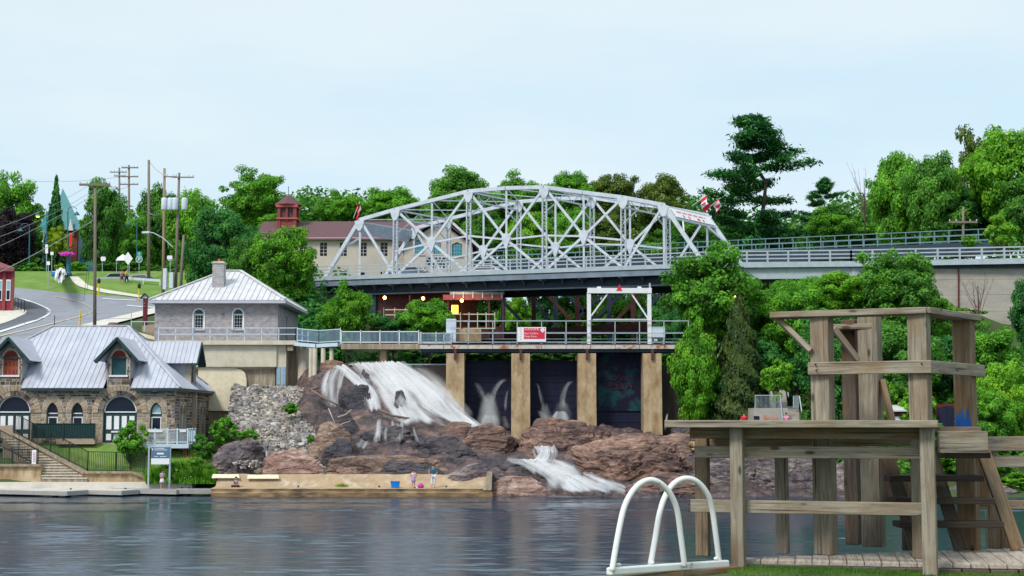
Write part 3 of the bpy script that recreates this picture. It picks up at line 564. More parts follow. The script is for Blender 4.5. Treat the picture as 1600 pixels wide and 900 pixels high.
R = [('broad dark brown domed rock in front of the dam pillars',816,1000,648,736,113.2,'granite_brown',.55,1),
 ('long reddish brown rock slab sloping to the river behind the white ladder',862,1112,690,768,109.4,'granite_brown',.5,2),
 ('low rusty brown slab at the water below the domed rock',958,1120,738,776,105.9,'granite_brown',.5,3),
 ('wide tan brown slab below the first dam pillar',700,826,664,722,114,'granite_brown',.6,4),
 ('tan hump of rock right behind the concrete ledge',500,690,702,754,109,'granite_tan',.55,5),
 ('dark block of rock between tan hump and dam pillar slab',640,742,682,716,112,'granite_dark',.6,6),
 ('purple brown slab under the main waterfall foot',688,745,664,700,114.6,'granite_brown',.6,7),
 ('pinkish low rocks at the left end behind the ledge',408,512,706,750,108.6,'granite_pink',.5,8),
 ('grey overhanging boulder above the white pebbles beside the bushes',322,416,682,732,109.4,'granite_grey',.7,9),
 ('brown and ochre cut rock block at the foot of the rubble slope',486,550,662,716,111.2,'granite_tan',.8,10),
 ('black wet boulder between the left strands of the waterfall',534,580,594,652,116.9,'granite_dark',.7,11),
 ('small black rock poking out of the main waterfall',612,634,614,650,116.6,'granite_dark',.6,12),
 ('dark rock at the top of the waterfall by the walkway pier',556,584,578,606,119.2,'granite_dark',.6,13),
 ('rounded brown boulder on top of the falls under the footbridge',500,552,564,584,122.6,'granite_brown',.8,14),
 ('dark rock shelf under the lower trickle of the falls',556,650,662,706,112.9,'granite_dark',.6,15),
 ('low grey violet rock by the ledge end',690,790,722,772,107,'granite_grey',.5,16),
 ('pink flat rock at the water right of the ledge end',765,850,748,780,105.3,'granite_pink',.5,17),
 ('dark rock left of the lower white cascade',742,840,716,742,109.6,'granite_dark',.6,18),
 ('dark wedge of rock inside the lower cascade',862,908,722,756,108.3,'granite_dark',.6,19),
 ('small black rock at the foot of the right pillar trickle',1048,1082,652,692,117,'granite_dark',.7,20),
 ('blue grey fractured rock behind the platform left post',1068,1190,694,776,106.6,'granite_grey',.5,21),
 ('grey fractured rock seen between the platform posts',1166,1300,702,778,106.4,'granite_grey',.5,22),
 ('pale grey shore rock seen under the platform stairs',1270,1390,716,780,106.2,'granite_grey',.5,23),
 ('low grey rock on the shore behind the stair treads',1370,1480,742,780,105.2,'granite_grey',.5,24),
 ('low dark rock at the right end of the far shore',1470,1610,756,780,104.6,'granite_grey',.4,25),
 ('dark brown rock shelf left of the foot of the falls',505,560,640,676,114.4,'granite_dark',.6,26),
 ('dark purple rock at the left of the tan hump',500,560,690,736,110.4,'granite_dark',.6,27),
 ('small dark rock in the foam left of the lower cascade foot',872,906,742,760,106.6,'granite_dark',.6,31),
 ('small dark rock in the foam near the ladder top',922,956,754,772,105.4,'granite_dark',.5,32),
 ('brown rock splitting the top of the lower cascade',826,846,702,724,109.6,'granite_brown',.6,33),
 ('wet violet slab between the tan hump and the ledge end',600,700,716,752,107.8,'granite_dark',.5,34),
 ('flat dark rock in front of the lower cascade at the water',786,842,738,758,106.6,'granite_dark',.5,35),
 ('brown rock bank behind the domed rock by the right pillar',1010,1100,672,712,114.5,'granite_tan',.5,28)]
for q in R: rock(*q)
# rubble slope: broken grey stone, nobody could count it
def patch(u, v):
    a = P(352, 690, 112).lerp(P(372, 606, 124), v); b = P(534, 744, 109.2).lerp(P(490, 607, 122.5), v)+Vector((.5*math.sin(v*9), 0, 0))
    a2 = P(405, 744, 108.6).lerp(a, min(1, v*3)); return a2.lerp(b, u)
mb = MB(); n = 24
for j in range(n+1):
    for i in range(n+1): q = patch(i/n, j/n); w_ = noise.noise(Vector((q.x*.6, q.y*.6, q.z*.6)))*.35; mb.v.append((q.x, q.y-w_*.8+.1, q.z + w_*.6 - .12))
for j in range(n):
    for i in range(n): a = j*(n+1)+i; mb.f.append((a, a+1, a+n+2, a+n+1))
rb = np.random.RandomState(5)
def stone(mb, c, s, rb):
    R_ = Matrix.Rotation(rb.uniform(0, 6.28), 3, 'Z') @ Matrix.Rotation(rb.uniform(0, 3.14), 3, 'X'); d = np.array([s*rb.uniform(.7, 1.3), s*rb.uniform(.5, 1), s*rb.uniform(.35, .8)])
    vs = []
    for k in (-1, 1):
        for i, j in ((-1,-1),(1,-1),(1,1),(-1,1)):
            vs.append(Vector(c) + R_ @ Vector((i*d[0]*rb.uniform(.55, 1.1), j*d[1]*rb.uniform(.55, 1.1), k*d[2]*rb.uniform(.6, 1.1))))
    mb.add(vs, [(0,3,2,1),(4,5,6,7),(0,1,5,4),(1,2,6,5),(2,3,7,6),(3,0,4,7)])
for k in range(12500):
    u, v = rb.rand()*1.06-.03, rb.rand()*1.04-.03; q = patch(u, v); w_ = noise.noise(Vector((q.x*.6, q.y*.6, q.z*.6)))*.35 - .5*max(0, u-.97)*20*rb.rand(); stone(mb, (q.x+rb.normal()*.1, q.y-w_*.8, q.z + w_*.6 + rb.uniform(-.05, .1)), .045 + .2*rb.rand()**3.2, rb)
setp(mb.build('rubble_slope', 'rubble_stone'), 'slope of broken grey rubble stone below the grey powerhouse', 'rubble', None, 'stuff')
mb = MB()
for k in range(50):
    q = P(rb.uniform(366, 408), 727, 108.2); stone(mb, (q.x, 108.0 + rb.uniform(-.5, .5), q.z + rb.uniform(-.2, .35)), .07 + .08*rb.rand(), rb)
setp(mb.build('cobble_heap', 'rubble_stone'), 'heap of grey cobbles under the grey overhanging boulder', 'cobbles', None, 'stuff')
mb = MB()
for k in range(500):
    q = P(rb.uniform(1080, 1300), rb.uniform(690, 704), 113); stone(mb, (q.x, 113+rb.uniform(-1, 1), q.z), .1 + .12*rb.rand(), rb)
setp(mb.build('shore_gravel', 'concrete_tan'), 'strip of sandy gravel behind the wooden platform rail', 'gravel', None, 'stuff')
# driftwood on the rocks
for i, (lab, pts, r, m) in enumerate([('dark fallen log lying across the rubble below the footbridge piers', [(487,612,116.6),(510,626,116),(530,636,115.6)], .11, 'driftwood'),
   ('short dark log end lying beside the left waterfall strand', [(484,611,116.8),(500,607,117.2)], .13, 'driftwood'), ('pale bent branch lying on the rocks below the falls', [(514,682,111),(524,670,111.6),(536,664,112),(548,660,112.4)], .05, 'driftwood_pale'),
   ('pale forked branch lying near the cut rock', [(528,654,113.4),(540,650,113.6),(550,642,114)], .045, 'driftwood_pale'), ('dark branch lying under the main falls', [(590,642,114.8),(615,652,114.8),(640,656,114.8)], .12, 'driftwood'),
   ('thin dark pole leaning on the rubble top', [(492,604,117.4),(503,618,116.8)], .05, 'driftwood'), ('thin pale stick upright on the rubble edge', [(514,640,113.4),(520,655,113),(525,666,112.6)], .035, 'driftwood_pale')]):
    pts = [P(*q) + Vector((0, -.25, .1)) for q in pts]
    setp(MB().tube(pts, [r*(1-.5*k/len(pts)) for k in range(len(pts))], 7).build('driftwood_log', m, None, True), lab, 'driftwood', 'driftwood on the rocks')
# falling water
def ribbon(label, pts, ws, mat, free=None, lift=.28, name='water_strand', n=26, k=6, bulge=.22, cap0=True, group='strands of the falls'):
    pp = spline([(*p, 0) for p in pts], n); wv = spline([(w, 0, 0) for w in ws], n); mb = MB(); mb.uv = []; mb.uv2 = []
    cen = [(P(q.x, q.y, free) if free else GB(q.x, q.y, lift)) for q in pp]
    if not free:
        for i in range(1, len(cen)): 
            if cen[i].y > cen[i-1].y: cen[i] = P(pp[i].x, pp[i].y, cen[i-1].y)
    run = 0
    for i, c in enumerate(cen):
        t = (cen[min(i+1, n)] - cen[max(i-1, 0)]).normalized(); w = wv[i].x / (F / c.y)
        sd_ = t.cross(Vector((0, 1, .25))).normalized()
        if sd_.length < .1: sd_ = Vector((1, 0, 0))
        if i: run += (cen[i] - cen[i-1]).length
        for j in range(k+1):
            s_ = j/k - .5; jit = .05*noise.noise(Vector((s_*6, run*.7, len(label)*.37)))
            p = c + sd_ * s_ * w + Vector((0, -1, .35)) * (bulge*w*.5*(1-4*s_*s_) + jit*min(w, 2)); mb.v.append(tuple(p)); mb.uv.append((j/k, run)); mb.uv2.append((j/k, min(i, n-i)/n*(1 if not cap0 else 1) if not (cap0 and i < n/2) else .5))
    for i in range(n):
        for j in range(k): a = i*(k+1)+j; mb.f.append((a, a+1, a+k+2, a+k+1))
    o = mb.build(name, mat, wf, True); return o
def sheet(Lp, Rp, mat, lift=.35, n=46, k=34, name='water_sheet', cap0=True, wob=.25):
    A, B = spline([(*p, 0) for p in Lp], n), spline([(*p, 0) for p in Rp], n); mb = MB(); mb.uv = []; mb.uv2 = []; run = 0; pc = None
    for i in range(n+1):
        c = GB((A[i].x+B[i].x)/2, (A[i].y+B[i].y)/2, lift); run += (c-pc).length if pc else 0; pc = c
        for j in range(k+1):
            q = A[i].lerp(B[i], j/k); p = GB(q.x, q.y, lift); w = noise.noise(Vector((j*.55, run*.35, lift*9)))
            mb.v.append(tuple(p + Vector((0, -.8, .45))*wob*w)); mb.uv.append((j/k, run)); mb.uv2.append((j/k, .5 if cap0 and i < n/2 else min(i, n-i)/n))
    for i in range(n):
        for j in range(k): a = i*(k+1)+j; mb.f.append((a, a+1, a+k+2, a+k+1))
    return mb.build(name, mat, wf, True)
def strands(Lp, Rp, n, mats, w0, w1, lift, seed, fr=(.35, .8)):
    n = max(4, int(n*.55)); w0, w1 = w0*1.3, w1*1.35; rnd = random.Random(seed); A, B = spline([(*p, 0) for p in Lp], 40), spline([(*p, 0) for p in Rp], 40)
    for q in range(n):
        s0 = rnd.random(); ln = rnd.uniform(*fr); t0 = rnd.uniform(0, 1-ln) if ln < 1 else 0; pts, ws = [], []; ww = rnd.uniform(w0, w1); dr_ = rnd.uniform(-.07, .07)
        for k in range(5):
            t_ = t0+ln*k/4; i = min(39, int(t_*40)); p = A[i].lerp(B[i], min(1, max(0, s0+dr_*k/4+rnd.uniform(-.012, .012)))); pts.append((p.x, p.y)); ws.append(ww*(.7+.5*k/4)*rnd.uniform(.8, 1.25))
        ribbon('strand %d' % (q*7+seed), pts, ws, rnd.choice(mats), lift=lift*rnd.uniform(.8, 1.25), cap0=False, n=16, k=6, bulge=.06)
wf = thing('waterfall', 'white silky waterfall pouring down dark rock left of the dam pillars', 'waterfall', GB(640, 640))
ML, MR = [(586,566),(610,588),(634,612),(664,640),(706,666)], [(632,565),(668,585),(696,609),(724,640),(766,673)]
CL, CR_ = [(546,567),(562,588),(578,612),(588,636),(598,664)], [(604,566),(634,590),(656,616),(682,642),(714,667)]
SL, SR = [(516,573),(544,595),(564,620),(572,648)], [(544,569),(570,589),(592,615),(606,646)]
sheet(ML, MR, 'sheet_thick', .7, wob=.4); strands(ML, MR, 22, ['wisp', 'wisp', 'wisp_thin'], 13, 33, .9, 1)
sheet(CL, CR_, 'sheet_mid', .55, wob=.4); strands(CL, CR_, 28, ['wisp', 'wisp', 'wisp_thin'], 9, 27, .85, 2)
sheet(SL, SR, 'sheet_mid', .6, wob=.3); strands(SL, SR, 9, ['wisp', 'wisp', 'wisp_thin'], 6, 16, .8, 3)
sheet([(512,571),(500,594),(498,618),(502,642)], [(548,569),(542,592),(538,616),(538,642)], 'sheet_thin', .7, cap0=False); strands([(514,571),(501,594),(500,618),(503,642)], [(545,570),(538,594),(535,618),(535,642)], 13, ['wisp', 'wisp_thin'], 5, 13, .85, 4, (.5, .95))
strands([(582,650),(576,672),(570,698)], [(640,652),(650,674),(660,698)], 19, ['wisp', 'wisp_thin'], 5, 14, .75, 5, (.4, .9))
strands([(566,684),(552,700)], [(580,688),(570,706)], 6, ['wisp', 'wisp_thin'], 6, 12, .6, 6, (.7, 1.))
sheet([(698,650),(712,660),(722,670)], [(744,656),(760,665),(775,676)], 'mist', 1.1, 16, 14, cap0=False)
wf = thing('rapids', 'foaming white cascade running between the brown rocks into the river', 'rapids', GB(880, 745))
RL, RR_ = [(794,717),(822,730),(842,746),(846,772)], [(864,717),(898,735),(942,752),(992,770)]
strands([(838,695),(836,708),(824,723)], [(866,695),(870,708),(866,725)], 15, ['wisp', 'wisp', 'fall_mid'], 8, 18, .95, 7, (.6, 1.))
sheet([(838,696),(836,708),(828,722)], [(864,696),(866,708),(860,724)], 'sheet_mid', .85, 20, 16)
sheet(RL, RR_, 'sheet_mid', .8); strands(RL, RR_, 42, ['wisp', 'wisp', 'wisp_thin'], 7, 24, .95, 8, (.22, .55))
strands([(848,716),(872,730),(900,744),(940,760)], [(866,716),(896,732),(930,748),(985,768)], 21, ['wisp', 'wisp', 'fall_mid'], 7, 17, 1.0, 9, (.3, .6))
strands([(786,714),(800,716),(822,720)], [(790,724),(812,728),(840,734)], 7, ['wisp', 'wisp_thin'], 6, 12, .9, 10, (.6, 1.))
mb = MB(); mb.uv = []; mb.uv2 = []
for i in range(13):
    for j in range(9): x = 6.2*(i/12)-.2 + P(846, 770, 105).x; mb.v.append((x, 105.4-1.9*(j/8)*(1-.3*math.sin(i*.9)), .03)); mb.uv.append((j/8, x)); mb.uv2.append((0, min(i, 12-i)/12))
mb.f = [(i*9+j, i*9+j+1, (i+1)*9+j+1, (i+1)*9+j) for i in range(12) for j in range(8)]
mb.build('foam', 'fall_mid', wf)
wf = thing('bay_jets', 'two crossing jets of water spraying inside the left dam bay', 'water jet', P(765, 668, 121.2))
for q in [([(798,594),(785,595),(773,608),(764,632),(756,668)],[6,14,22,30,46],'jet'), ([(797,594),(786,596),(776,609),(769,632),(764,660)],[4,7,9,13,20],'jet'), ([(734,597),(744,600),(755,617),(765,642),(774,668)],[5,12,20,28,46],'jet'), ([(736,598),(745,602),(756,620),(764,644)],[3,6,9,14],'jet'), ([(795,604),(791,622),(789,646)],[6,8,12],'jet'),
  ([(764,606),(764,642),(764,676)],[20,70,96],'mist'), ([(762,618),(762,648),(762,676)],[16,62,84],'mist'), ([(765,636),(765,655),(765,676)],[16,44,66],'mist'), ([(766,648),(766,660),(766,676)],[24,44,56],'fall_mid'), ([(785,645),(789,660),(792,675)],[14,22,28],'jet')]:
    ribbon('jets', *q, free=121.2, cap0=False)
wf = thing('bay_jets', 'thin jets and foam mound in the dam bay behind the domed rock', 'water jet', P(875, 660, 121.2))
for q in [([(900,597),(888,600),(880,618),(874,650)],[5,12,17,26],'jet'), ([(899,597),(889,601),(882,620),(877,646)],[3,6,8,12],'jet'), ([(831,597),(841,602),(846,622),(850,646)],[4,9,12,14],'jet'), ([(878,616),(876,646),(874,670)],[14,60,84],'mist'), ([(850,622),(852,648),(856,668)],[8,30,44],'jet'), ([(876,642),(876,654),(876,670)],[22,46,60],'fall_mid'), ([(840,640),(850,652),(856,668)],[14,24,30],'jet')]:
    ribbon('jets2', *q, free=121.2, cap0=False)
wf = thing('side_trickle', 'narrow white trickle beside the right dam pillar', 'waterfall', P(1040, 668, 117.6))
ribbon('trickle', [(1043,644),(1042,652),(1041,660),(1040,674)], [5,6,7,9], 'wisp', free=119.6, cap0=False)
ribbon('trickle', [(1044,642),(1042,652),(1041,660),(1041,674)], [4,4,4,5], 'wisp', free=119.5, cap0=False)
# ------------------------------------------------------------------ building helpers
def clip(poly, f, sgn):                 # keep points where sgn*f(p) >= 0
    out = []
    for i in range(len(poly)):
        a, b = poly[i], poly[(i+1) % len(poly)]; fa, fb = sgn*f(a), sgn*f(b)
        if fa >= 0: out.append(a)
        if (fa >= 0) != (fb >= 0): out.append(a.lerp(b, fa/(fa-fb)))
    return out
def panels(parent, poly, u, width, mat, thick=.05, rib=.045, name='roof_panel', post=None):
    poly = [Vector(p) for p in poly]; u = Vector(u).normalized(); n = geometry.normal(poly)
    if n.z < 0: n = -n
    s = [p.dot(u) for p in poly]; lo, hi = min(s), max(s); k = max(1, round((hi-lo)/width)); w = (hi-lo)/k
    for i in range(k):
        a, b = lo + i*w, lo + (i+1)*w
        q = clip(clip(poly, lambda p: p.dot(u)-a, 1), lambda p: p.dot(u)-b+.012, -1)
        if post: q = post(q, (a+b)/2)
        if len(q) < 3: continue
        mb = MB().prism(q, -n*thick)
        e = [p for p in q if abs(p.dot(u)-a) < 1e-4]
        if len(e) >= 2:
            e0, e1 = e[0], e[-1]
            if (e0-e1).length > .1: mb.beam(e0 + n*rib/2, e1 + n*rib/2, .035, rib, n)
        mb.build(name, mat, parent)
def arc(cx, cz, r, a0, a1, n): return [(cx + r*math.cos(a0+(a1-a0)*i/n), cz + r*math.sin(a0+(a1-a0)*i/n)) for i in range(n+1)]
def arch_loop(cx, z0, zs, r, n=14): return [(cx+r, z0)] + arc(cx, zs, r, 0, math.pi, n) + [(cx-r, z0)]
def lancet_loop(cx, z0, zs, a, n=6):
    R_ = 2*a; t = math.pi/3
    return [(cx+a, z0)] + arc(cx-a, zs, R_, 0, t, n)[:-1] + [(cx, zs + R_*math.sin(t))] + arc(cx+a, zs, R_, math.pi-t, math.pi, n)[1:] + [(cx-a, z0)]
def in_poly(x, z, poly):
    c = False
    for i in range(len(poly)):
        (x1, z1), (x2, z2) = poly[i], poly[i-1]
        if (z1 > z) != (z2 > z) and x < (x2-x1)*(z-z1)/(z2-z1)+x1: c = not c
    return c
def grow(loop, d):
    cx = sum(p[0] for p in loop)/len(loop); cz = sum(p[1] for p in loop)/len(loop); z0 = min(p[1] for p in loop)
    return [(p[0] + math.copysign(d, p[0]-cx) if abs(p[0]-cx) > .02 else p[0], p[1] + (d if p[1] > z0+.05 else 0)) for p in loop]
def masonry(parent, outline, holes, f3, nrm, mat, rh=.235, seed=1, name='stone_courses', proud=.035, wlo=.3, whi=.75):
    rnd = random.Random(seed); mb = MB(); nrm = Vector(nrm)
    def place(a, b, c, d, lev):
        pts = [(a+.01,c+.01),(b-.01,c+.01),(b-.01,d-.01),(a+.01,d-.01),((a+b)/2,(c+d)/2),((a+b)/2,d),((a+b)/2,c)]
        if not all(in_poly(*p, outline) for p in pts) or any(in_poly(*p, hl) for p in pts for hl in holes):
            if lev < 3 and b-a > .12: m = (a+b)/2; place(a, m-.012, c, d, lev+1); place(m+.012, b, c, d, lev+1)
            return
        pr = proud*rnd.uniform(.4, 1.3); q = [Vector(f3(*p)) for p in pts[:4]]; cc = sum(q, Vector())/4
        top = [p + nrm*pr + (cc-p)*.08 for p in q]
        mb.add(q + top, [(0,1,5,4),(1,2,6,5),(2,3,7,6),(3,0,4,7),(4,5,6,7)])
    xs_ = [p[0] for p in outline]; zs_ = [p[1] for p in outline]; z = min(zs_)
    while z < max(zs_):
        h = rh*rnd.uniform(.75, 1.2); x = min(xs_) - rnd.uniform(0, .4)
        while x < max(xs_):
            w = rnd.uniform(wlo, whi); a, b, c, d = x+.015, x+w-.015, z+.014, z+h-.014; x += w
            a = max(a, min(xs_)); b = min(b, max(xs_))
            if b - a < .08: continue
            place(a, b, c, d, 0)
        z += h
    o = mb.build(name, mat, parent); o['kind'] = 'stuff'; return o
def voussoirs(parent, cx, cz, r0, r1, a0, a1, n, f3, nrm, mat, proud=.06, name='arch_stones', seed=2):
    rnd = random.Random(seed); mb = MB(); nrm = Vector(nrm)
    for i in range(n):
        b0, b1 = a0+(a1-a0)*(i+.06)/n, a0+(a1-a0)*(i+.94)/n; pr = proud*rnd.uniform(.6, 1.2)
        q = [Vector(f3(cx+r*math.cos(t), cz+r*math.sin(t))) for r, t in ((r0,b0),(r1,b0),(r1,b1),(r0,b1))]
        mb.add(q + [p+nrm*pr for p in q], [(0,1,5,4),(1,2,6,5),(2,3,7,6),(3,0,4,7),(4,5,6,7)])
    o = mb.build(name, mat, parent); o['kind'] = 'stuff'; return o
def strip2(mb, loop, f3, nrm, w, d, close=True):      # frame following a 2d loop
    cx = sum(p[0] for p in loop)/len(loop); cz = sum(p[1] for p in loop)/len(loop); nrm = Vector(nrm)
    k = len(loop)
    for i in range(k if close else k-1):
        a, b = Vector(f3(*loop[i])), Vector(f3(*loop[(i+1) % k])); mb.beam(a + nrm*d/2, b + nrm*d/2, w, d, nrm)
    return mb
# ------------------------------------------------------------------ stone boathouse
BY = 112.0; XL, XR = -43.2, -25.56; zb = ZX(694, BY) - .3; ze = ZX(607, BY); RYc = 118.2; YB = 124.4
zr = ZX(510, RYc); RL, RR = -36.9, -30.9; EY0, EX1 = 111.4, -25.05; zeo = ZX(606, EY0)
bh = thing('stone_boathouse', 'brown stone boathouse with lavender metal roof and arched green doors', 'building', (-34, 118, zb))
zdp, zde, zdw = ZX(531, BY), ZX(562, BY), ZX(690, BY)
dorm = [XX(17, 560, BY), XX(186, 560, BY)]; dw = .86
outl = [(XL, zb), (XR, zb), (XR, ze)]
for dx in reversed(dorm): outl += [(dx+dw, ze), (dx+dw, zde), (dx, zdp), (dx-dw, zde), (dx-dw, ze)]
outl += [(XL, ze)]
zd0, zsp = ZX(692, BY), ZX(645, BY); dr = 1.30; f3 = lambda x, z: (x, BY, z)
doors = [XX(21, 660, BY), XX(187, 660, BY)]; lanc = [XX(x, 650, BY) for x in (81.5, 120.5, 243.5)]
holes = [arch_loop(d, zd0, zsp, dr) for d in doors]; zl0, zls = ZX(673, BY), ZX(645, BY)
lh = [lancet_loop(x, zl0, zls, .46) for x in lanc]
dwin = [[(dx-.56, ZX(586, BY)), (dx+.56, ZX(586, BY)), (dx+.56, ZX(559, BY)), *arc(dx, ZX(559, BY), .56, .01, math.pi-.01, 8), (dx-.56, ZX(559, BY))] for dx in dorm]
MB().holed(outl, holes + lh + dwin, f3, (0, .45, 0)).build('front_wall', 'mortar', bh)
big = [arch_loop(d, zb, zsp, dr+.78) for d in doors]; bl = [grow(l, .32) for l in lh]
masonry(bh, outl, big + bl + [grow(l, .08) for l in dwin], f3, (0, -1, 0), 'stone_brown', seed=3)
for i, d in enumerate(doors):
    voussoirs(bh, d, zsp, dr, dr+.36, 0, math.pi, 34, f3, (0, -1, 0), 'stone_brown', .07, seed=i)
    voussoirs(bh, d, zsp, dr+.37, dr+.78, 0, math.pi, 22, f3, (0, -1, 0), 'stone_tan', .09, seed=i+5)
    for s_ in (-1, 1):
        masonry(bh, [(d+s_*(dr+(.0 if s_ > 0 else .78)), zb), (d+s_*(dr+(.78 if s_ > 0 else 0)), zb), (d+s_*(dr+(.78 if s_ > 0 else 0)), zsp), (d+s_*(dr+(0 if s_ > 0 else .78)), zsp)], [], f3, (0, -1, 0), 'stone_tan', .2, 8+i, wlo=.2, whi=.42)
    g = lambda x, z: (x, BY+.24, z)
    dd = MB().holed(arch_loop(d, zd0, zsp, dr-.01), [], g, (0, .06, 0)).build('door', 'trim_green_dark', bh)
    fl = MB().holed([(d+dr-.14, zsp+.06)] + arc(d, zsp+.06, dr-.14, 0, math.pi, 14)[1:], [], lambda x, z: (x, BY+.2, z), (0, .03, 0)).build('fanlight', 'glass_dark', dd)
    mb = MB(); strip2(mb, arc(d, zsp+.06, dr-.1, 0, math.pi, 16), lambda x, z: (x, BY+.2, z), (0, -1, 0), .09, .05); mb.build('fanlight_frame', 'white_paint', dd)
    for k in range(4):
        x = d + (-.87 + .58*k); MB().box((x-.19, BY+.2, zd0+1.02), (x+.19, BY+.235, zsp-.24)).build('door_panel', 'sign_white', dd)
        MB().box((x-.19, BY+.2, zd0+.2), (x+.19, BY+.235, zd0+.68)).build('door_panel', 'sign_white', dd)
    MB().box((d-.6, BY-.12, zd0+.78), (d+.25, BY+.1, zd0+.9)).build('door_rail', 'white_paint', dd)
for i, x in enumerate(lanc):
    zz = zls + .92*math.sin(math.pi/3)
    for s_ in (-1, 1):
        t0, t1 = (0, math.pi/3) if s_ > 0 else (math.pi*2/3, math.pi)
        voussoirs(bh, x - s_*.46, zls, .92, 1.26, t0, t1, 5, f3, (0, -1, 0), 'stone_tan', .06, seed=i)
        masonry(bh, [(x+s_*.46 - (0 if s_ > 0 else .33), zl0+.25), (x+s_*.46 + (.33 if s_ > 0 else 0), zl0+.25), (x+s_*.46 + (.33 if s_ > 0 else 0), zls), (x+s_*.46 - (0 if s_ > 0 else .33), zls)], [], f3, (0, -1, 0), 'stone_tan', .2, 8+i, wlo=.18, whi=.33)
    wn = MB().holed(lancet_loop(x, zl0, zls, .45), [], lambda a, b: (a, BY+.26, b), (0, .04, 0)).build('window', 'trim_green_dark', bh)
    MB().holed(lancet_loop(x, zls-.02, zls+.08, .33), [], lambda a, b: (a, BY+.22, b), (0, .03, 0)).build('pane', 'glass_pale' if i == 2 else 'glass_dark', wn)
    MB().box((x-.3, BY+.22, zl0+.08), (x+.3, BY+.255, zls-.38)).build('pane', 'glass_dark', wn)
    mb = MB(); mb.box((x-.38, BY+.2, zl0), (x-.3, BY+.25, zls-.3)); mb.box((x+.3, BY+.2, zl0), (x+.38, BY+.25, zls-.3)); mb.box((x-.3, BY+.2, zls-.38), (x+.3, BY+.25, zls-.3)); mb.box((x-.34, BY+.2, zls-.08), (x+.34, BY+.25, zls)); mb.build('frame', 'white_paint', wn)
    MB().box((x-.62, BY-.1, zl0-.14), (x+.62, BY+.1, zl0)).build('sill', 'stone_tan', bh)
# side wall with paired lancets
g3 = lambda y, z: (XR, y, z); sl = []
for y0 in (114.1, 115.3, 121.3, 122.7): sl.append(lancet_loop(y0, ZX(671 if y0 < 118 else 683, 114), ZX(646, 114), .42))
so = [(BY, zb), (YB, zb), (YB, ze), (119.06, ze), (119.06, zde), (118.2, zdp), (117.34, zde), (117.34, ze), (BY, ze)]
sdw = [(117.64, ze-.2), (118.76, ze-.2), (118.76, zde-.1), (117.64, zde-.1)]
MB().holed([(BY+.45, zb)] + so[1:-1] + [(BY+.45, ze)], sl + [sdw], g3, (-.45, 0, 0)).build('side_wall', 'mortar', bh)
masonry(bh, so, [grow(l, .2) for l in sl] + [grow(sdw, .05)], g3, (1, 0, 0), 'stone_brown', seed=9)
for l in sl:
    wn = MB().holed([(a, b) for a, b in l], [], lambda a, b: (XR-.2, a, b), (-.04, 0, 0)).build('window', 'trim_green_dark', bh)
    mb = MB(); strip2(mb, l[1:-1], lambda a, b: (XR-.02, a, b), (1, 0, 0), .14, .08, False); mb.build('window_surround', 'stone_tan', wn)
MB().holed(sdw, [], lambda a, b: (XR-.15, a, b), (-.04, 0, 0)).build('window', 'trim_green_dark', bh)
MB().box((XR-.02, 118.0, zb), (XR+.3, 118.4, ze-.1)).build('buttress', 'stone_tan', bh)
MB().box((XL, YB-.4, zb), (XR-.5, YB, ze)).build('back_wall', 'stone_brown', bh); MB().box((XL-.4, BY, zb), (XL, YB, ze)).build('left_wall', 'stone_brown', bh)
# roof
EX0 = XL - .55; EYB = 125.0
def dcut(q, s_):
    if any(abs(s_-d) < dw+.12 for d in dorm): return clip(q, lambda p: p.y-(BY+.46), 1) if len(q) > 2 else q
    return q
mslope = (zr - zeo) / (RYc - EY0)
panels(bh, [(EX0, EY0, zeo), (EX1, EY0, zeo), (RR, RYc, zr), (RL, RYc, zr)], (1, 0, 0), .42, 'roof_lavender', post=dcut)
panels(bh, [(EX1, EY0, zeo), (EX1, EYB, zeo), (RR, RYc, zr)], (0, 1, 0), .42, 'roof_lavender')
MB().prism([(EX0, EY0, zeo), (RL, RYc, zr), (EX0, EYB, zeo)], (0, 0, -.05)).build('roof_slope', 'roof_lavender', bh)
MB().prism([(EX0, EYB, zeo), (RL, RYc, zr), (RR, RYc, zr), (EX1, EYB, zeo)], (0, 0, -.05)).build('roof_slope', 'roof_lavender', bh)
for a, b in (((RL, RYc, zr), (RR, RYc, zr)), ((RR, RYc, zr), (EX1, EY0, zeo)), ((RL, RYc, zr), (EX0, EY0, zeo)), ((RR, RYc, zr), (EX1, EYB, zeo))):
    MB().beam(Vector(a)+Vector((0,0,.07)), Vector(b)+Vector((0,0,.07)), .2, .07).build('ridge_cap', 'roof_lavender', bh)
MB().box((EX0+.1, EY0+.06, zeo-.22), (dorm[0]-dw-.15, EY0+.14, zeo-.06)).build('gutter', 'trim_green_dark', bh)
MB().box((dorm[0]+dw+.15, EY0+.06, zeo-.22), (dorm[1]-dw-.15, EY0+.14, zeo-.06)).build('gutter', 'trim_green_dark', bh)
MB().box((dorm[1]+dw+.15, EY0+.06, zeo-.22), (EX1-.1, EY0+.14, zeo-.06)).build('gutter', 'trim_green_dark', bh)
MB().box((EX1-.14, EY0+.2, zeo-.22), (EX1-.06, EYB-.1, zeo-.06)).build('gutter', 'trim_green_dark', bh)
for x in (79, 118, 241):
    q = P(x, 611, BY-.3); MB().box((q.x-.16, BY-.35, q.z-.03), (q.x+.16, BY-.1, q.z+.03)).build('eave_light', 'sign_white', bh)
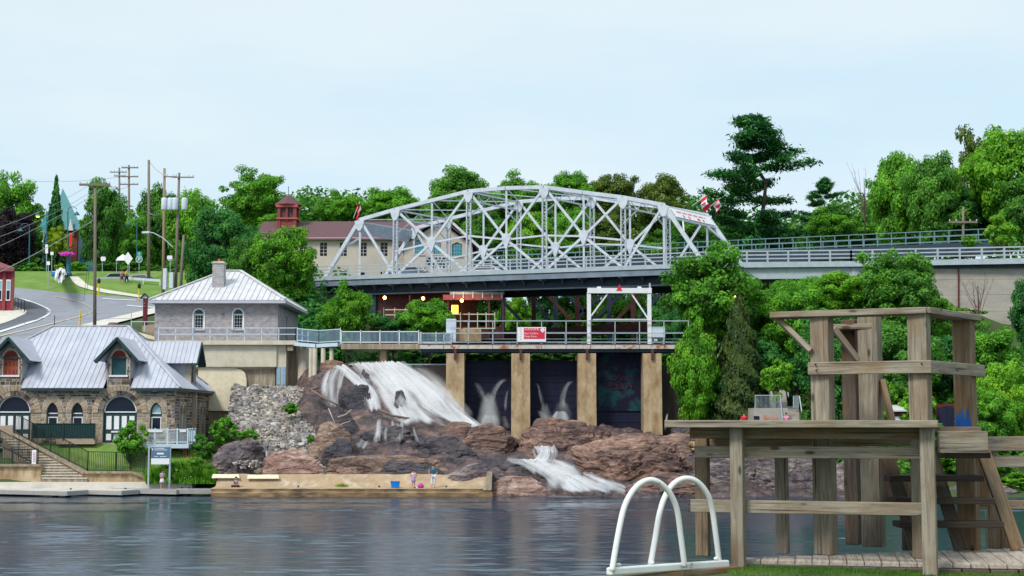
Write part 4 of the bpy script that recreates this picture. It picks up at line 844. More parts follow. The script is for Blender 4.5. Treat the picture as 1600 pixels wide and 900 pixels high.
# dormers: local frame (along = outward, across)
def dormer(cx, cy, out, acr, run_slope, eave_d, board):
    out, acr = Vector(out), Vector(acr); c = Vector((cx, cy, 0)); hw = 1.66; zp, zdq = ZX(527, BY)+.02, ZX(563.5, BY)
    q = lambda a, o, z: c + acr*a + out*o + Vector((0, 0, z))
    bp_, bd = eave_d - (zp - zeo)/run_slope, eave_d - (zdq - zeo)/run_slope
    fo = eave_d + .1
    dm = MB()
    for s_ in (-1, 1):
        panels(bh, [q(0, fo, zp), q(0, bp_, zp), q(s_*hw, bd, zdq), q(s_*hw, fo, zdq)], out, .36, 'roof_lavender', thick=.06)
        MB().prism([q(s_*(dw-.06), -.46, zeo+.05), q(s_*(dw-.06), bd-.3, zdq-.1), q(s_*(dw-.06), -.46, zdq+.3)], acr*s_*-.05).build('dormer_cheek', 'roof_lavender', bh)
        MB().beam(q(0, fo+.03, zp-.12), q(s_*hw, fo+.03, zdq-.12), .07, .2, Vector((0,0,1))).build('barge_board', 'trim_green_dark', bh)
        MB().beam(q(0, (fo)/2, zp-.2), q(s_*hw, (fo)/2, zdq-.2), fo-.05, .05, Vector((0,0,1))).build('soffit', 'trim_green_dark', bh)
    if board:
        dz0, dz1 = ZX(586, BY), ZX(559, BY)
        wn = MB().box((cx-.55, BY+.12, dz0), (cx+.55, BY+.17, dz1)).build('dormer_window', 'board_orange' if board == 1 else 'shutter_teal', bh)
        MB().holed([(cx+.54, dz1+.1)] + arc(cx, dz1+.1, .54, 0, math.pi, 10)[1:], [], lambda a, b: (a, BY+.1, b), (0, .06, 0)).build('tympanum', 'tympanum_red', wn)
        MB().box((cx-.62, BY-.05, dz1-.06), (cx+.62, BY+.16, dz1+.08)).build('window_head', 'trim_green_dark', wn)
        MB().box((cx-.72, BY-.12, dz0-.14), (cx+.72, BY+.15, dz0)).build('sill', 'white_paint', wn)
        if board == 1:
            for r in range(2):
                for k in range(4): MB().box((cx-.46+.28*k, BY+.09, dz0+.1+.62*r), (cx-.32+.28*k, BY+.13, dz0+.4+.62*r)).build('louvre', 'tympanum_red', wn)
for i, d in enumerate(dorm): dormer(d, BY, (0, -1, 0), (1, 0, 0), mslope, BY-EY0, i+1)
dormer(XR, 118.2, (1, 0, 0), (0, 1, 0), (zr-zeo)/(EX1-RR), EX1-XR, 0)
# rear lean-to and dark timber wing
ln = thing('timber_annex', 'dark vertical board annex with grey lean-to roof behind the stone boathouse', 'building', P(350, 668, 125.5))
a0, a1 = P(330, 668, 125.2), P(372, 605, 125.2); zt = a1.z
for k in range(14):
    x = a0.x + (a1.x-a0.x)*k/14; MB().box((x+.01, 125.2+.02*(k % 2), a0.z-1), (x+(a1.x-a0.x)/14-.015, 125.3, zt-.02*(k % 3))).build('board', 'wood_dark', ln)
MB().box((a0.x, 125.3, a0.z-1), (a1.x-.02, 129, zt-.05)).build('annex_body', 'wood_dark', ln)
panels(ln, [P(308, 589, 125.9), P(340, 611, 124.6), P(346, 611, 126.5), P(318, 589, 128)], (0, 1, 0), .42, 'roof_lavender')
panels(ln, [P(330, 601.5, 125.0), P(373, 604, 125.0), P(373, 601, 129.2), P(330, 598, 129.2)], (1, 0, 0), .5, 'roof_grey')
# ------------------------------------------------------------------ retaining walls, stairs and fences in front of it
def wall_thing(name, label, poly, ext, mat, cap=None, capm='concrete_stain_shade'):
    t = thing(name, label, 'wall', poly[0]); MB().prism(poly, ext).build('wall_body', mat, t)
    if cap:
        for a, b in cap: MB().beam(a, b, .45, .16).build('coping', capm, t)
    return t
st = thing('stone_stairs', 'worn concrete stairs climbing from the dock to the boathouse', 'stairs', P(98, 750, 108))
sA, sB = P(66, 751, 108.4), P(136, 751, 108.4); tA, tB = P(0, 684, 111.6), P(24, 684, 111.6)
zt0, zt1 = sA.z, tA.z; NS = 16
for k in range(NS):
    f0 = k/NS; a = sA.lerp(tA, f0); b = sB.lerp(tB, f0); z1 = zt0 + (zt1-zt0)*(k+1)/NS
    o = MB().box((a.x, a.y+.05, zt0-.6), (b.x, a.y+.6, z1-.05)).build('step', 'concrete_stain_shade', st); MB().box((a.x, a.y, z1-.05), (b.x, a.y+.3, z1)).build('tread', 'concrete_walk', o)  # risers darker, treads paler: the shading of the steps is put into the colour
rp_ = thing('stair_parapet', 'sloping concrete parapet on the right side of the stairs', 'wall', sB)
pa, pb, pc = P(22, 677, 111.4), P(134, 739, 108.6), P(186, 739, 108.6)
MB().prism([pa, pb, Vector((pb.x, pb.y, .2)), Vector((pa.x, pa.y, .2))], (.12, .45, 0)).build('parapet_body', 'concrete_tan', rp_)
MB().beam(pa, pb, .5, .18).build('coping', 'concrete_stain_shade', rp_)
wall_thing('retaining_wall', 'low tan concrete retaining wall right of the stairs', [P(134, 738, 108.6), P(208, 738, 108.6), P(234, 749, 108.6), P(234, 754, 108.6), P(134, 754, 108.6)], (0, 1.2, 0), 'concrete_tan', [(P(133, 738, 108.6), P(208, 738, 108.6)), (P(208, 738, 108.6), P(234, 749, 108.6))])
wall_thing('retaining_wall', 'tan concrete retaining wall left of the stairs', [P(-60, 727, 108.6), P(64, 727, 108.6), P(64, 754, 108.6), P(-60, 754, 108.6)], (0, .9, 0), 'concrete_tan', [(P(-60, 727, 108.6), P(65, 727, 108.6))])
wall_thing('retaining_wall', 'short rubble stone wall under the green mesh fence', [P(88, 684, 110.9), P(148, 684, 110.9), P(148, 694, 110.9), P(88, 694, 110.9)], (0, .8, 0), 'stone_tan')
wall_thing('retaining_wall', 'grey stone wall at the top of the stairs by the left door', [P(-30, 668, 111.5), P(20, 664, 111.5), P(20, 684, 111.5), P(-30, 684, 111.5)], (0, .4, 0), 'stone_tan')
# grass bank between the walls and the boathouse
mb = MB(); n = 16
tp_ = [P(40, 690, 111.6), P(95, 693, 111.6), P(150, 693, 111.6), P(240, 700, 111.6), P(330, 706, 111.6)]; bt_ = [P(120, 738, 109), P(150, 739, 109), P(190, 740, 109), P(250, 752, 108.6), P(335, 752, 108.6)]
A, B = spline(tp_, n), spline(bt_, n)
for i in range(n+1):
    for j in range(7): q = A[i].lerp(B[i], j/6); mb.v.append((q.x, q.y, q.z + .12*math.sin(j/6*math.pi)))
for i in range(n):
    for j in range(6): a = i*7+j; mb.f.append((a, a+7, a+8, a+1))
struct(mb.build('grass_slope', 'lawn', None, True))
def picket(name, label, pts, h, mat, sp_=.13, post=2.0, rail=.05, bar=.028, low=.08, cat='fence', infill=None):
    t = thing(name, label, cat, pts[0]); pts = [Vector(p) for p in pts]; up = Vector((0, 0, 1)); bars = MB()
    for a, b in zip(pts, pts[1:]):
        L = (b-a).length; k = max(1, round(L/post))
        MB().beam(a+up*h, b+up*h, rail, rail).build('top_rail', mat, t); MB().beam(a+up*low, b+up*low, rail, rail).build('bottom_rail', mat, t)
        for i in range(k+1):
            p = a.lerp(b, i/k); MB().box((p.x-rail*.7, p.y-rail*.7, p.z-.1), (p.x+rail*.7, p.y+rail*.7, p.z+h+.02)).build('post', mat, t)
        m = int(L/sp_)
        for i in range(1, m):
            p = a.lerp(b, i/m); bars.box((p.x-bar/2, p.y-bar/2, p.z+low), (p.x+bar/2, p.y+bar/2, p.z+h))
        if infill: MB().prism([a+up*low+Vector((0,.03,0)), b+up*low+Vector((0,.03,0)), b+up*h+Vector((0,.03,0)), a+up*h+Vector((0,.03,0))], (0, .012, 0)).build('screen', infill, t)
    o = bars.build('baluster', mat, t); o['kind'] = 'stuff'
    return t
fp = [P(22, 676, 111.2), P(137, 736, 108.8), P(225, 738, 108.8)]
picket('iron_fence', 'black iron fence descending along the right of the stairs then level', fp, 1.42, 'fence_black')
picket('iron_fence', 'black iron fence descending along the left of the stairs', [P(-30, 682, 110.6), P(59, 729, 109)], 1.2, 'fence_black')
picket('iron_fence', 'dark iron fence level above the left retaining wall', [P(-60, 725, 108.9), P(59, 725, 108.9)], 1.1, 'fence_black')
M('mesh_green', (.012, .075, .07), (.01, .05, .05), rough=.6, scale=8)
picket('mesh_fence', 'dark green mesh fence in front of the pointed windows', [P(50, 686, 110.9), P(148, 686, 110.9)], 1.15, 'fence_black', .12, 2.4, infill='mesh_green')
t = thing('notice_board', 'small white notice on the fence at the stairs foot', 'sign', P(54, 726, 108.7)); MB().box(P(49.5, 725, 108.8), P(57, 703, 108.84)).build('board', 'sign_white', t)
for k in range(6):
    a = P(51.5, 708+k*2.6, 108.77); MB().box((a.x, 108.775, a.z), (a.x+.17, 108.79, a.z+.04)).build('text_line', 'text_faint_red', t)
# pale blue balcony
bc_ = thing('balcony', 'pale blue steel balcony in front of the right boathouse window', 'balcony', P(262, 700, 110.4))
b0, b1 = P(222, 694, 110.2), P(293, 694, 110.2); zt_ = P(260, 671, 110.2).z; yb = 113.4; x2 = XX(305, 690, yb)+.0
MB().prism([Vector((b0.x, 110.1, b0.z)), Vector((b1.x+.1, 110.1, b0.z)), Vector((x2, yb, b0.z)), Vector((b0.x, yb, b0.z))], (0, 0, -.3)).build('deck', 'rail_pale_blue', bc_)
for z in (zt_, b0.z+.15):
    MB().beam((b0.x, 110.2, z), (b1.x, 110.2, z), .06, .07).build('rail', 'rail_pale_blue', bc_); MB().beam((b1.x, 110.2, z), (x2, yb, z), .06, .07).build('rail', 'rail_pale_blue', bc_)
for f in (0, .28, .56, .77, 1): x = b0.x+(b1.x-b0.x)*f; MB().box((x-.05, 110.16, b0.z), (x+.05, 110.26, zt_+.1)).build('post', 'rail_pale_blue', bc_)
for f in (.3, .6, 1): q = Vector((b1.x, 110.2, b0.z)).lerp(Vector((x2, yb, b0.z)), f); MB().box((q.x-.05, q.y-.05, q.z), (q.x+.05, q.y+.05, zt_+.1)).build('post', 'rail_pale_blue', bc_)
mb = MB()
for k in range(40): x = b0.x+(b1.x-b0.x)*(k+.5)/40; mb.box((x-.012, 110.2, b0.z+.15), (x+.012, 110.22, zt_))
for k in range(20): q = Vector((b1.x, 110.2, 0)).lerp(Vector((x2, yb, 0)), (k+.5)/20); mb.box((q.x-.012, q.y-.012, b0.z+.15), (q.x+.012, q.y+.012, zt_))
mb.build('baluster', 'rail_pale_blue', bc_)['kind'] = 'stuff'
for xa, xb in ((230, 254), (281, 291)): MB().box(P(xa, 675, 110.13), P(xb, 672, 110.17)).build('plaque', 'sign_white', bc_)
for x in (232, 262, 290): q = P(x, 698, 110.8); MB().box((q.x-.14, 110.7, 1), (q.x+.14, 111, q.z-.1)).build('pier', 'brick_red', bc_)
# information sign
t = thing('information_sign', 'blue grey information board on two posts beside the reeds', 'sign', P(250, 756, 106.6))
for x in (233, 266): q = P(x, 697, 106.6); MB().box((q.x-.06, 106.55, .4), (q.x+.06, 106.67, q.z)).build('post', 'rail_grey', t)
MB().box(P(236, 716, 106.5), P(265, 698.5, 106.54)).build('board', 'sign_blue', t); MB().box(P(236, 725.5, 106.5), P(265, 716.2, 106.54)).build('lower_board', 'sign_white', t)
for xa, xb, y in ((241, 257, 701), (241, 261, 703.6), (241, 247, 714), (250, 260, 714)):
    MB().box(P(xa, y, 106.47), P(xb, y-1.0, 106.495)).build('text_line', 'text_white', t)
MB().box(P(245, 710.2, 106.47), P(256, 707.4, 106.495)).build('heading_line', 'text_white', t); MB().box(P(237.2, 703.5, 106.47), P(239.6, 701, 106.495)).build('emblem', 'text_white', t)
# promenade, docks, concrete ledge
struct(MB().box((-75, 107.4, -.5), (P(300, 752, 107.4).x, 109.6, P(200, 754, 107.4).z)).build('promenade', 'concrete_walk'))
def dock(label, c, ang, L, w, z, mat, skirt='wood_dock'):
    t = thing('dock', label, 'dock', (c[0], c[1], 0), 'docks along the shore'); ca, sa = math.cos(ang), math.sin(ang); u, v = Vector((ca, sa, 0)), Vector((-sa, ca, 0)); c = Vector((c[0], c[1], 0))
    k = int(L/.3)
    for i in range(k):
        o = c + u*(L*(i+.5)/k) + Vector((0, 0, z)); MB().obox(o, u*(L/k/2-.008), v*(w/2), Vector((0, 0, .03))).build('plank', mat, t)
    for s_ in (-1, 1): MB().beam(c + v*s_*w/2 + Vector((0, 0, z-.15)), c + u*L + v*s_*w/2 + Vector((0, 0, z-.15)), .08, .28).build('side_board', skirt, t)
    for e in (0, L): MB().obox(c + u*e + Vector((0, 0, z-.15)), u*.04, v*(w/2), Vector((0, 0, .14))).build('end_board', skirt, t)
    for e in (.15, .85):
        for s_ in (-1, 1): MB().tube([c+u*L*e+v*s_*w*.3+Vector((0, 0, -.2)), c+u*L*e+v*s_*w*.3+Vector((0, 0, z-.28))], .22, 8).build('float', 'rubber_black', t)
        q = c+u*L*e+v*w*.42; MB().box((q.x-.06, q.y-.06, z), (q.x+.06, q.y+.06, z+.12)).build('cleat', 'rubber_black', t)
dock('grey floating dock at the far left edge, angled towards the river', (P(-40, 757, 108).x, 108), -.42, 9.5, 2.2, .42, 'wood_dock_pale')
dock('weathered floating dock second from the left, ending below the fence', (P(78, 756, 108).x, 108.2), -.42, 7.2, 1.9, .40, 'wood_dock_pale')
dock('floating dock on which the girl in lilac stands', (P(188, 757, 108).x, 108.1), -.40, 5.6, 2.0, .42, 'wood_dock')
dock('flat grey dock between the reeds and the concrete ledge', (P(278, 764, 106.2).x, 105.9), 0., 4.9, 1.3, .45, 'wood_dock')
lg = thing('concrete_ledge', 'long tan concrete river ledge with sloped back where people stand', 'ledge', P(550, 776, 104.2))
l0, l1 = P(330, 764, 104.4), P(768, 764, 104.4); zt2 = P(500, 763, 104.4).z; zb2 = P(500, 741, 106.6).z
mb = MB(); nx_ = 90
prof = [(104.3, -.4), (104.28, zt2-.3), (104.36, zt2-.22), (104.32, zt2-.02), (104.4, zt2), (105.7, zt2+.05), (106.0, zt2+.12), (106.7, zb2), (107.6, zb2-.1), (107.6, -.4)]
for i in range(nx_+1):
    x = l0.x + (l1.x-l0.x)*i/nx_
    for j, (yy, z) in enumerate(prof):
        d = .07*noise.noise(Vector((x*1.1, j*.7, 2))) if j in (1, 2) else .02*noise.noise(Vector((x*.8, j, 5)))
        mb.v.append((x, yy+d, z + (.06*noise.noise(Vector((x*.9, j, 0))) if j in (1, 2, 7) else 0)))
m = len(prof)
lo_, hi_ = MB(), MB(); lo_.v = mb.v; hi_.v = list(mb.v)
for i in range(nx_):
    for j in range(m-1): (lo_ if j < 3 else hi_).f.append((i*m+j, (i+1)*m+j, (i+1)*m+j+1, i*m+j+1))
lo_.build('front_face', 'concrete_ledge_low', lg); hi_.build('apron', 'concrete_ledge', lg)
e0, e1 = P(757, 777, 104.2), P(768, 739, 104.2); MB().prism([P(755, 766, 104.25), P(768, 766, 104.25), P(769, 738.5, 104.6), P(761, 738.5, 104.6)], (0, 3.2, 0)).build('end_block', 'concrete_stain_shade', lg)
MB().box((P(748, 770, 104.2).x, 104.15, -.5), (P(769.5, 770, 104.2).x, 107.5, zt2-.25)).build('end_block_base', 'concrete_ledge_low', lg)
for xa, xb, ya, yb_ in ((386, 437, 743, 749), (331, 375, 742, 748)):
    p_ = [P(xa, yb_, 106.18), P(xb, yb_, 106.18), P(xb-2, ya, 106.55), P(xa+2, ya, 106.55)]; MB().prism([q + Vector((0, -.1, .06)) for q in p_], (0, .03, -.03)).build('repair_patch', 'concrete_patch', lg)
for x in (465, 592, 697): q = P(x, 761, 104.9); MB().tube([(q.x, 105.2, zt2), (q.x, 105.2, zt2+.16)], .06, 8).build('mooring_stub', 'rubber_black', lg)
# ------------------------------------------------------------------ grey powerhouse
UP = Vector((0, 0, 1))
PY = 126.0; ph = thing('powerhouse', 'grey masonry powerhouse with pale hipped metal roof and chimney', 'building', P(340, 532, PY))
pxl, pxr = XX(247, 500, PY), XX(434, 500, PY); PYB = 137.8; pz0, pz1 = ZX(534, PY), ZX(471, PY)
wins = [XX(310.5, 500, PY), XX(372, 500, PY)]; wz0, wz1 = ZX(515, PY), ZX(491, PY); wr = .43
pf = lambda x, z: (x, PY, z)
hl = [arch_loop(x, wz0, wz1, wr, 10) for x in wins]
MB().holed([(pxl, pz0), (pxr, pz0), (pxr, pz1), (pxl, pz1)], hl, pf, (0, .4, 0)).build('front_wall', 'masonry_grey', ph)
sdr = [(131.0, pz0), (131.9, pz0), (131.9, pz0+2.1), *arc(131.45, pz0+2.1, .45, 0, math.pi, 8)[1:]]
MB().holed([(PY+.4, pz0), (PYB, pz0), (PYB, pz1), (PY+.4, pz1)], [[(130.6, pz0+.3), (131.5, pz0+.3), (131.5, pz0+2.5), (130.6, pz0+2.5)]], lambda y, z: (pxr, y, z), (-.4, 0, 0)).build('side_wall', 'masonry_grey', ph)
MB().box((pxr-.25, 130.6, pz0+.3), (pxr-.2, 131.5, pz0+2.5)).build('side_window', 'glass_pale', ph)
MB().box((pxl, PYB-.3, pz0), (pxr-.42, PYB, pz1)).build('back_wall', 'masonry_grey', ph); MB().box((pxl-.3, PY, pz0), (pxl, PYB, pz1)).build('left_wall', 'masonry_grey', ph)
for x in wins:
    w = MB().holed(arch_loop(x, wz0, wz1, wr-.01, 10), [], lambda a, b: (a, PY+.16, b), (0, .04, 0)).build('window', 'white_paint', ph)
    MB().holed([(x+wr-.08, wz1+.04)] + arc(x, wz1+.04, wr-.08, 0, math.pi, 10)[1:], [], lambda a, b: (a, PY+.13, b), (0, .02, 0)).build('pane', 'shutter_teal', w)
    nx4, nz4 = 3, 4; ph_ = (wz1-.06-wz0-.08)/nz4; pw = (2*wr-.2)/nx4
    for i in range(nx4):
        for j in range(nz4): MB().box((x-wr+.1+pw*i+.02, PY+.13, wz0+.08+ph_*j+.02), (x-wr+.1+pw*(i+1)-.02, PY+.155, wz0+.08+ph_*(j+1)-.02)).build('pane', 'glass_dark', w)
    MB().box((x-wr-.1, PY-.1, wz0-.12), (x+wr+.1, PY+.12, wz0)).build('sill', 'brick_grey', w)
    mb = MB(); strip2(mb, arch_loop(x, wz0, wz1, wr+.05, 12), pf, (0, -1, 0), .1, .03, False); mb.build('frame', 'white_paint', w)
for x, y in ((347, 489), (417, 484)): q = P(x, y, PY); MB().lathe((q.x, PY-.1, q.z-.1), [(.05, 0), (.12, .06), (.12, .14), (.04, .2)], 10).build('wall_lamp', 'concrete_stain_shade', ph)
ex0, ex1, ey0, ey1 = XX(233, 470, 125.2), XX(446, 470, 125.2), 125.2, 138.6; ez = ZX(468.5, 125.2); rz = ZX(424, 132); r0, r1 = XX(351, 424, 132), XX(376, 424, 132)
ry = 131.9
panels(ph, [(ex0, ey0, ez), (ex1, ey0, ez), (r1, ry, rz), (r0, ry, rz)], (1, 0, 0), .5, 'roof_pale', rib=.07)
panels(ph, [(ex1, ey0, ez), (ex1, ey1, ez), (r1, ry, rz)], (0, 1, 0), .5, 'roof_pale', rib=.07)
MB().prism([(ex0, ey0, ez), (r0, ry, rz), (ex0, ey1, ez)], (0, 0, -.05)).build('roof_slope', 'roof_pale', ph); MB().prism([(ex0, ey1, ez), (r0, ry, rz), (r1, ry, rz), (ex1, ey1, ez)], (0, 0, -.05)).build('roof_slope', 'roof_pale', ph)
for a, b in (((r0, ry, rz), (r1, ry, rz)), ((r1, ry, rz), (ex1, ey0, ez)), ((r0, ry, rz), (ex0, ey0, ez)), ((r1, ry, rz), (ex1, ey1, ez))): MB().beam(Vector(a)+UP*.09, Vector(b)+UP*.09, .24, .09).build('ridge_cap', 'roof_pale', ph)
fz = ZX(473.5, 125.2); MB().box((ex0, ey0-.03, fz), (ex1, ey0+.05, ez-.06)).build('fascia', 'roof_trim', ph); MB().box((ex1-.05, ey0+.06, fz), (ex1+.03, ey1, ez-.06)).build('fascia', 'roof_trim', ph)
MB().box((ex0+.05, ey0+.06, fz), (ex1-.06, ey1-.05, fz+.05)).build('soffit', 'roof_trim', ph)
cx_ = XX(341.5, 440, 128.3); cz1 = ZX(412, 128.3); cw = .5
ch = MB().box((cx_-cw, 128, ZX(466, 128.3)), (cx_+cw, 129, cz1)).build('chimney', 'masonry_chimney', ph)
MB().box((cx_-cw-.08, 127.92, cz1), (cx_+cw+.08, 129.08, cz1+.1)).build('cap', 'concrete_pale', ch); MB().box((cx_-cw+.04, 128.05, cz1+.1), (cx_+cw-.04, 128.95, cz1+.2)).build('cap', 'concrete_pale', ch)
MB().lathe((cx_, 128.5, cz1+.2), [(.16, 0), (.14, .22), (.1, .24)], 10).build('flue', 'red_beam', ch); MB().box((cx_-cw-.06, 127.9, ZX(462, 128)), (cx_+cw+.06, 129, ZX(457, 128))).build('flashing', 'roof_trim', ch)
# concrete base and its deck with railing
dk = thing('powerhouse_deck', 'pale concrete base and railed deck under the grey powerhouse', 'deck', P(340, 612, 124))
DY = 123.6; dx0, dx1 = XX(247, 532, DY), XX(462, 532, DY); dz = ZX(532, DY)
MB().box((dx0, DY, ZX(538.5, DY)), (dx1, PY+.0, dz)).build('deck_slab', 'concrete_pale', dk)
MB().box((XX(247, 555, 124), 124, ZX(573, 124)), (XX(432, 555, 124), 127.5, ZX(538.6, 124))).build('upper_base', 'concrete_pale', dk)
MB().prism([P(247, 573, 124), P(247, 577, 124.5), (P(247, 577, 124.5)+Vector((0, 2, 0))), (P(247, 573, 124)+Vector((0, 2, 0)))], (XX(430, 573, 124)-XX(247, 573, 124), 0, 0)).build('base_bevel', 'concrete_pale', dk)
MB().box((XX(300, 590, 124.5), 124.5, 3.5), (XX(430, 590, 124.5), 127.4, ZX(577, 124.5))).build('lower_base', 'concrete_stain_shade', dk)
q = P(340, 614, 124.3); MB().holed([(XX(310, 610, 124.3), q.z-1.5)] + [(XX(385, 610, 124.3), q.z-1.5), (XX(385, 605, 124.3), ZX(592, 124.3))] + [(XX(x, y, 124.3), ZX(y, 124.3)) for x, y in ((383, 583), (377, 577.5), (366, 574.6), (350, 574), (310, 574))], [], lambda a, b: (a, 124.25, b), (0, .5, 0)).build('rounded_buttress', 'concrete_patch', dk)
MB().box((XX(432.3, 570, 124.2), 124.2, 3.5), (XX(447, 570, 124.2), 126, ZX(538.7, 124.2))).build('end_wall', 'concrete_pale', dk)
for xa, xb in ((431.8, 438.3), (440, 446.5)): MB().box(P(xa, 601, 124.13), P(xb, 573, 124.19)).build('louvre_door', 'mesh_blue', dk)
MB().box((XX(447.3, 570, 125.6), 125.6, 4), (XX(463, 570, 125.6), 127, ZX(539, 125.6))).build('recess_wall', 'concrete_stain_shade', dk)
q0, q1 = P(472, 612, 124.4), P(472, 541, 124.4); MB().tube([(q0.x, 125.2, q0.z-2), (q0.x, 125.2, q1.z)], .5, 14).build('round_pier', 'concrete_pale', dk)
MB().box(P(449, 548, 123.8), P(461, 541, 125)).build('lamp_box', 'concrete_stain_shade', dk)
def railing(parent, pts, h, mat, rails=(1., .5), sp_=1.45, r=.035, pr=.035, name='post', extra=0.):
    pts = [Vector(p) for p in pts]
    for a, b in zip(pts, pts[1:]):
        k = max(1, round((b-a).length/sp_))
        for f in rails: MB().beam(a+UP*h*f, b+UP*h*f, r*2, r*2).build('rail', mat, parent)
        for i in range(k+1):
            p = a.lerp(b, i/k); MB().box((p.x-pr, p.y-pr, p.z-.02), (p.x+pr, p.y+pr, p.z+h+extra)).build(name, mat, parent)
railing(dk, [(dx0, DY+.1, dz), (dx1, DY+.1, dz), (XX(478, 535, 125), 126.2, dz)], 1.06, 'rail_pale_blue', (1., .5))
# pale blue footbridge from the deck to the dam
fb = thing('footbridge', 'pale blue railed footbridge between the powerhouse deck and the dam', 'bridge', P(560, 570, 123))
fpts = [P(466, 535, 124.3), P(500, 538, 123.2), P(533, 536, 122.6)]
for a, b in zip(fpts, fpts[1:]): MB().beam(a-UP*.15, b-UP*.15, 1.4, .3).build('deck', 'rail_pale_blue', fb)
def infilled(parent, pts, h, mat, fill, sp_=1.6, bars=.1):
    railing(parent, pts, h, mat, (1., .12), sp_, extra=.12); mb = MB()
    for a, b in zip(pts, pts[1:]):
        a, b = Vector(a), Vector(b); m = int((b-a).length/bars)
        for i in range(m): p = a.lerp(b, (i+.5)/m); mb.box((p.x-.018, p.y-.018, p.z+.1*h), (p.x+.018, p.y+.018, p.z+h))
    mb.build('baluster', fill, parent)['kind'] = 'stuff'
infilled(fb, [q+Vector((0, -.65, 0)) for q in fpts], 1.12, 'rail_pale_blue', 'mesh_blue')
w0, w1 = P(533, 536, 121.6), P(655, 538, 121.6); MB().box((w0.x, 121.5, ZX(545.5, 121.5)), (w1.x, 123.2, ZX(537, 121.5))).build('walk_slab', 'concrete_stain_shade', fb)
infilled(fb, [(w0.x, 121.6, ZX(537, 121.6)), (w1.x-.05, 121.6, ZX(537, 121.6))], 1.0, 'white_paint', 'mesh_blue', 1.55)
for x, y0, r in ((485, 612, .16), (492, 560, .2), (505, 566, .2), (518, 566, .18), (599, 566, .33)):
    q = P(x, y0, 122.6); MB().tube([(q.x, 122.6, q.z-1.5), (q.x, 122.6, ZX(544, 122.6))], r, 10).build('pier', 'concrete_tan' if x > 590 else 'concrete_pale', fb)
# ------------------------------------------------------------------ dam
dm = thing('dam', 'concrete dam with four tan pillars and rusty steel walkway', 'dam', P(865, 670, 121))
pil = [(697, 725), (799, 828), (903.5, 931.5), (1005.5, 1034)]
for i, (a, b) in enumerate(pil):
    xa, xb = XX(a, 610, 120.2), XX(b, 610, 120.2); z0, z1 = ZX(690, 120.2), ZX(552, 120.2)
    top = [(xa, 120.2, z1), (xb, 120.2, z1), (xb, 120.0, z0), (xa, 120.0, z0)]
    o = MB().add([(xa, 120.25, z1), (xb, 120.25, z1), (xb+.02, 120.0, z0-1), (xa-.02, 120.0, z0-1), (xa, 124.6, z1), (xb, 124.6, z1), (xb, 124.6, z0-1), (xa, 124.6, z0-1)], [(0,1,2,3)[::-1], (4,5,6,7), (0,1,5,4), (1,2,6,5), (2,3,7,6), (3,0,4,7)]).build('pillar', 'concrete_tan', dm)
    xm = (xa+xb)/2; MB().box((xm-.1, 119.98, ZX(561, 120)), (xm+.1, 120.24, ZX(545, 120))).build('bearing', 'rust_shade_brown', o)
walls = [(540, 697, 569, 'wet_wall_brown'), (725, 799, 563, 'wet_wall'), (828, 903.5, 563, 'wet_wall'), (931.5, 1005.5, 552, 'wet_wall'), (1034, 1090, 570, 'wet_wall_brown')]
for i, (a, b, yt, m) in enumerate(walls):
    xa, xb = XX(a, 620, 122.6)-.1, XX(b, 620, 122.6)+.1; zt_ = ZX(yt, 122.6)
    if m == 'wet_wall':                     # stop logs, one above the other
        z = 3.0; k = 0
        while z < zt_:
            h = min(.55, zt_-z); MB().box((xa, 122.6+.03*(k % 2), z), (xb, 123.3, z+h-.015)).build('stop_log', m, dm); z += h; k += 1
    else: MB().box((xa, 122.6, 3.0), (xb, 123.4, zt_)).build('bay_wall', m, dm)
MB().box((XX(545, 569, 122.5), 122.4, ZX(570.5, 122.5)), (XX(697, 569, 122.5), 122.58, ZX(568.5, 122.5))).build('wall_crest', 'rail_grey', dm)
xa, xb = XX(932, 600, 122.5), XX(1004, 600, 122.5); gp = MB().box((xa+.1, 122.5, ZX(642, 122.5)), (xb-.1, 122.56, ZX(552, 122.5))).build('painted_gate', 'wet_teal', dm)
rnd = random.Random(4); mb = MB()
for row, (yy, n_) in enumerate(((590, 8), (604, 9))):
    for k in range(n_):
        x = 950 + 40*k/n_ + rnd.uniform(-1, 1)
        for _ in range(3): mb.beam(P(x+rnd.uniform(-2, 4), yy+rnd.uniform(-5, 5), 122.45), P(x+rnd.uniform(-2, 5), yy+rnd.uniform(-5, 5), 122.45), .03, .09, (0, 1, 0))
mb.build('graffiti', 'graffiti_red', gp)
WY = 120.6; wx0, wx1 = XX(655, 540, WY), XX(1076, 540, WY); wz = ZX(537.5, WY)
MB().box((wx0, WY+.12, ZX(543.5, WY)), (wx1, WY+2.6, wz-.05)).build('walkway_floor', 'steel_dark_blue', dm)
nseg = 11
for k in range(nseg):
    a, b = wx0+(wx1-wx0)*k/nseg, wx0+(wx1-wx0)*(k+1)/nseg; MB().box((a+.02, WY, ZX(545, WY)), (b-.02, WY+.1, wz-.08)).build('fascia_plate', 'steel_rusty', dm)
mb = MB()
for k in range(150): x = wx0+(wx1-wx0)*(k+.5)/150; mb.box((x-.045, WY-.01, wz-.08), (x+.045, WY+.1, wz))
mb.build('grating_edge', 'rust_shade_brown', dm)['kind'] = 'stuff'
MB().box((wx0, WY+.3, ZX(550, WY)), (wx1, WY+.6, ZX(544, WY))).build('girder', 'steel_dark_blue', dm); MB().box((wx0, WY+2.1, ZX(550, WY)), (wx1, WY+2.4, ZX(544, WY))).build('girder', 'steel_dark_blue', dm)
sp2 = (wx1-wx0)/11
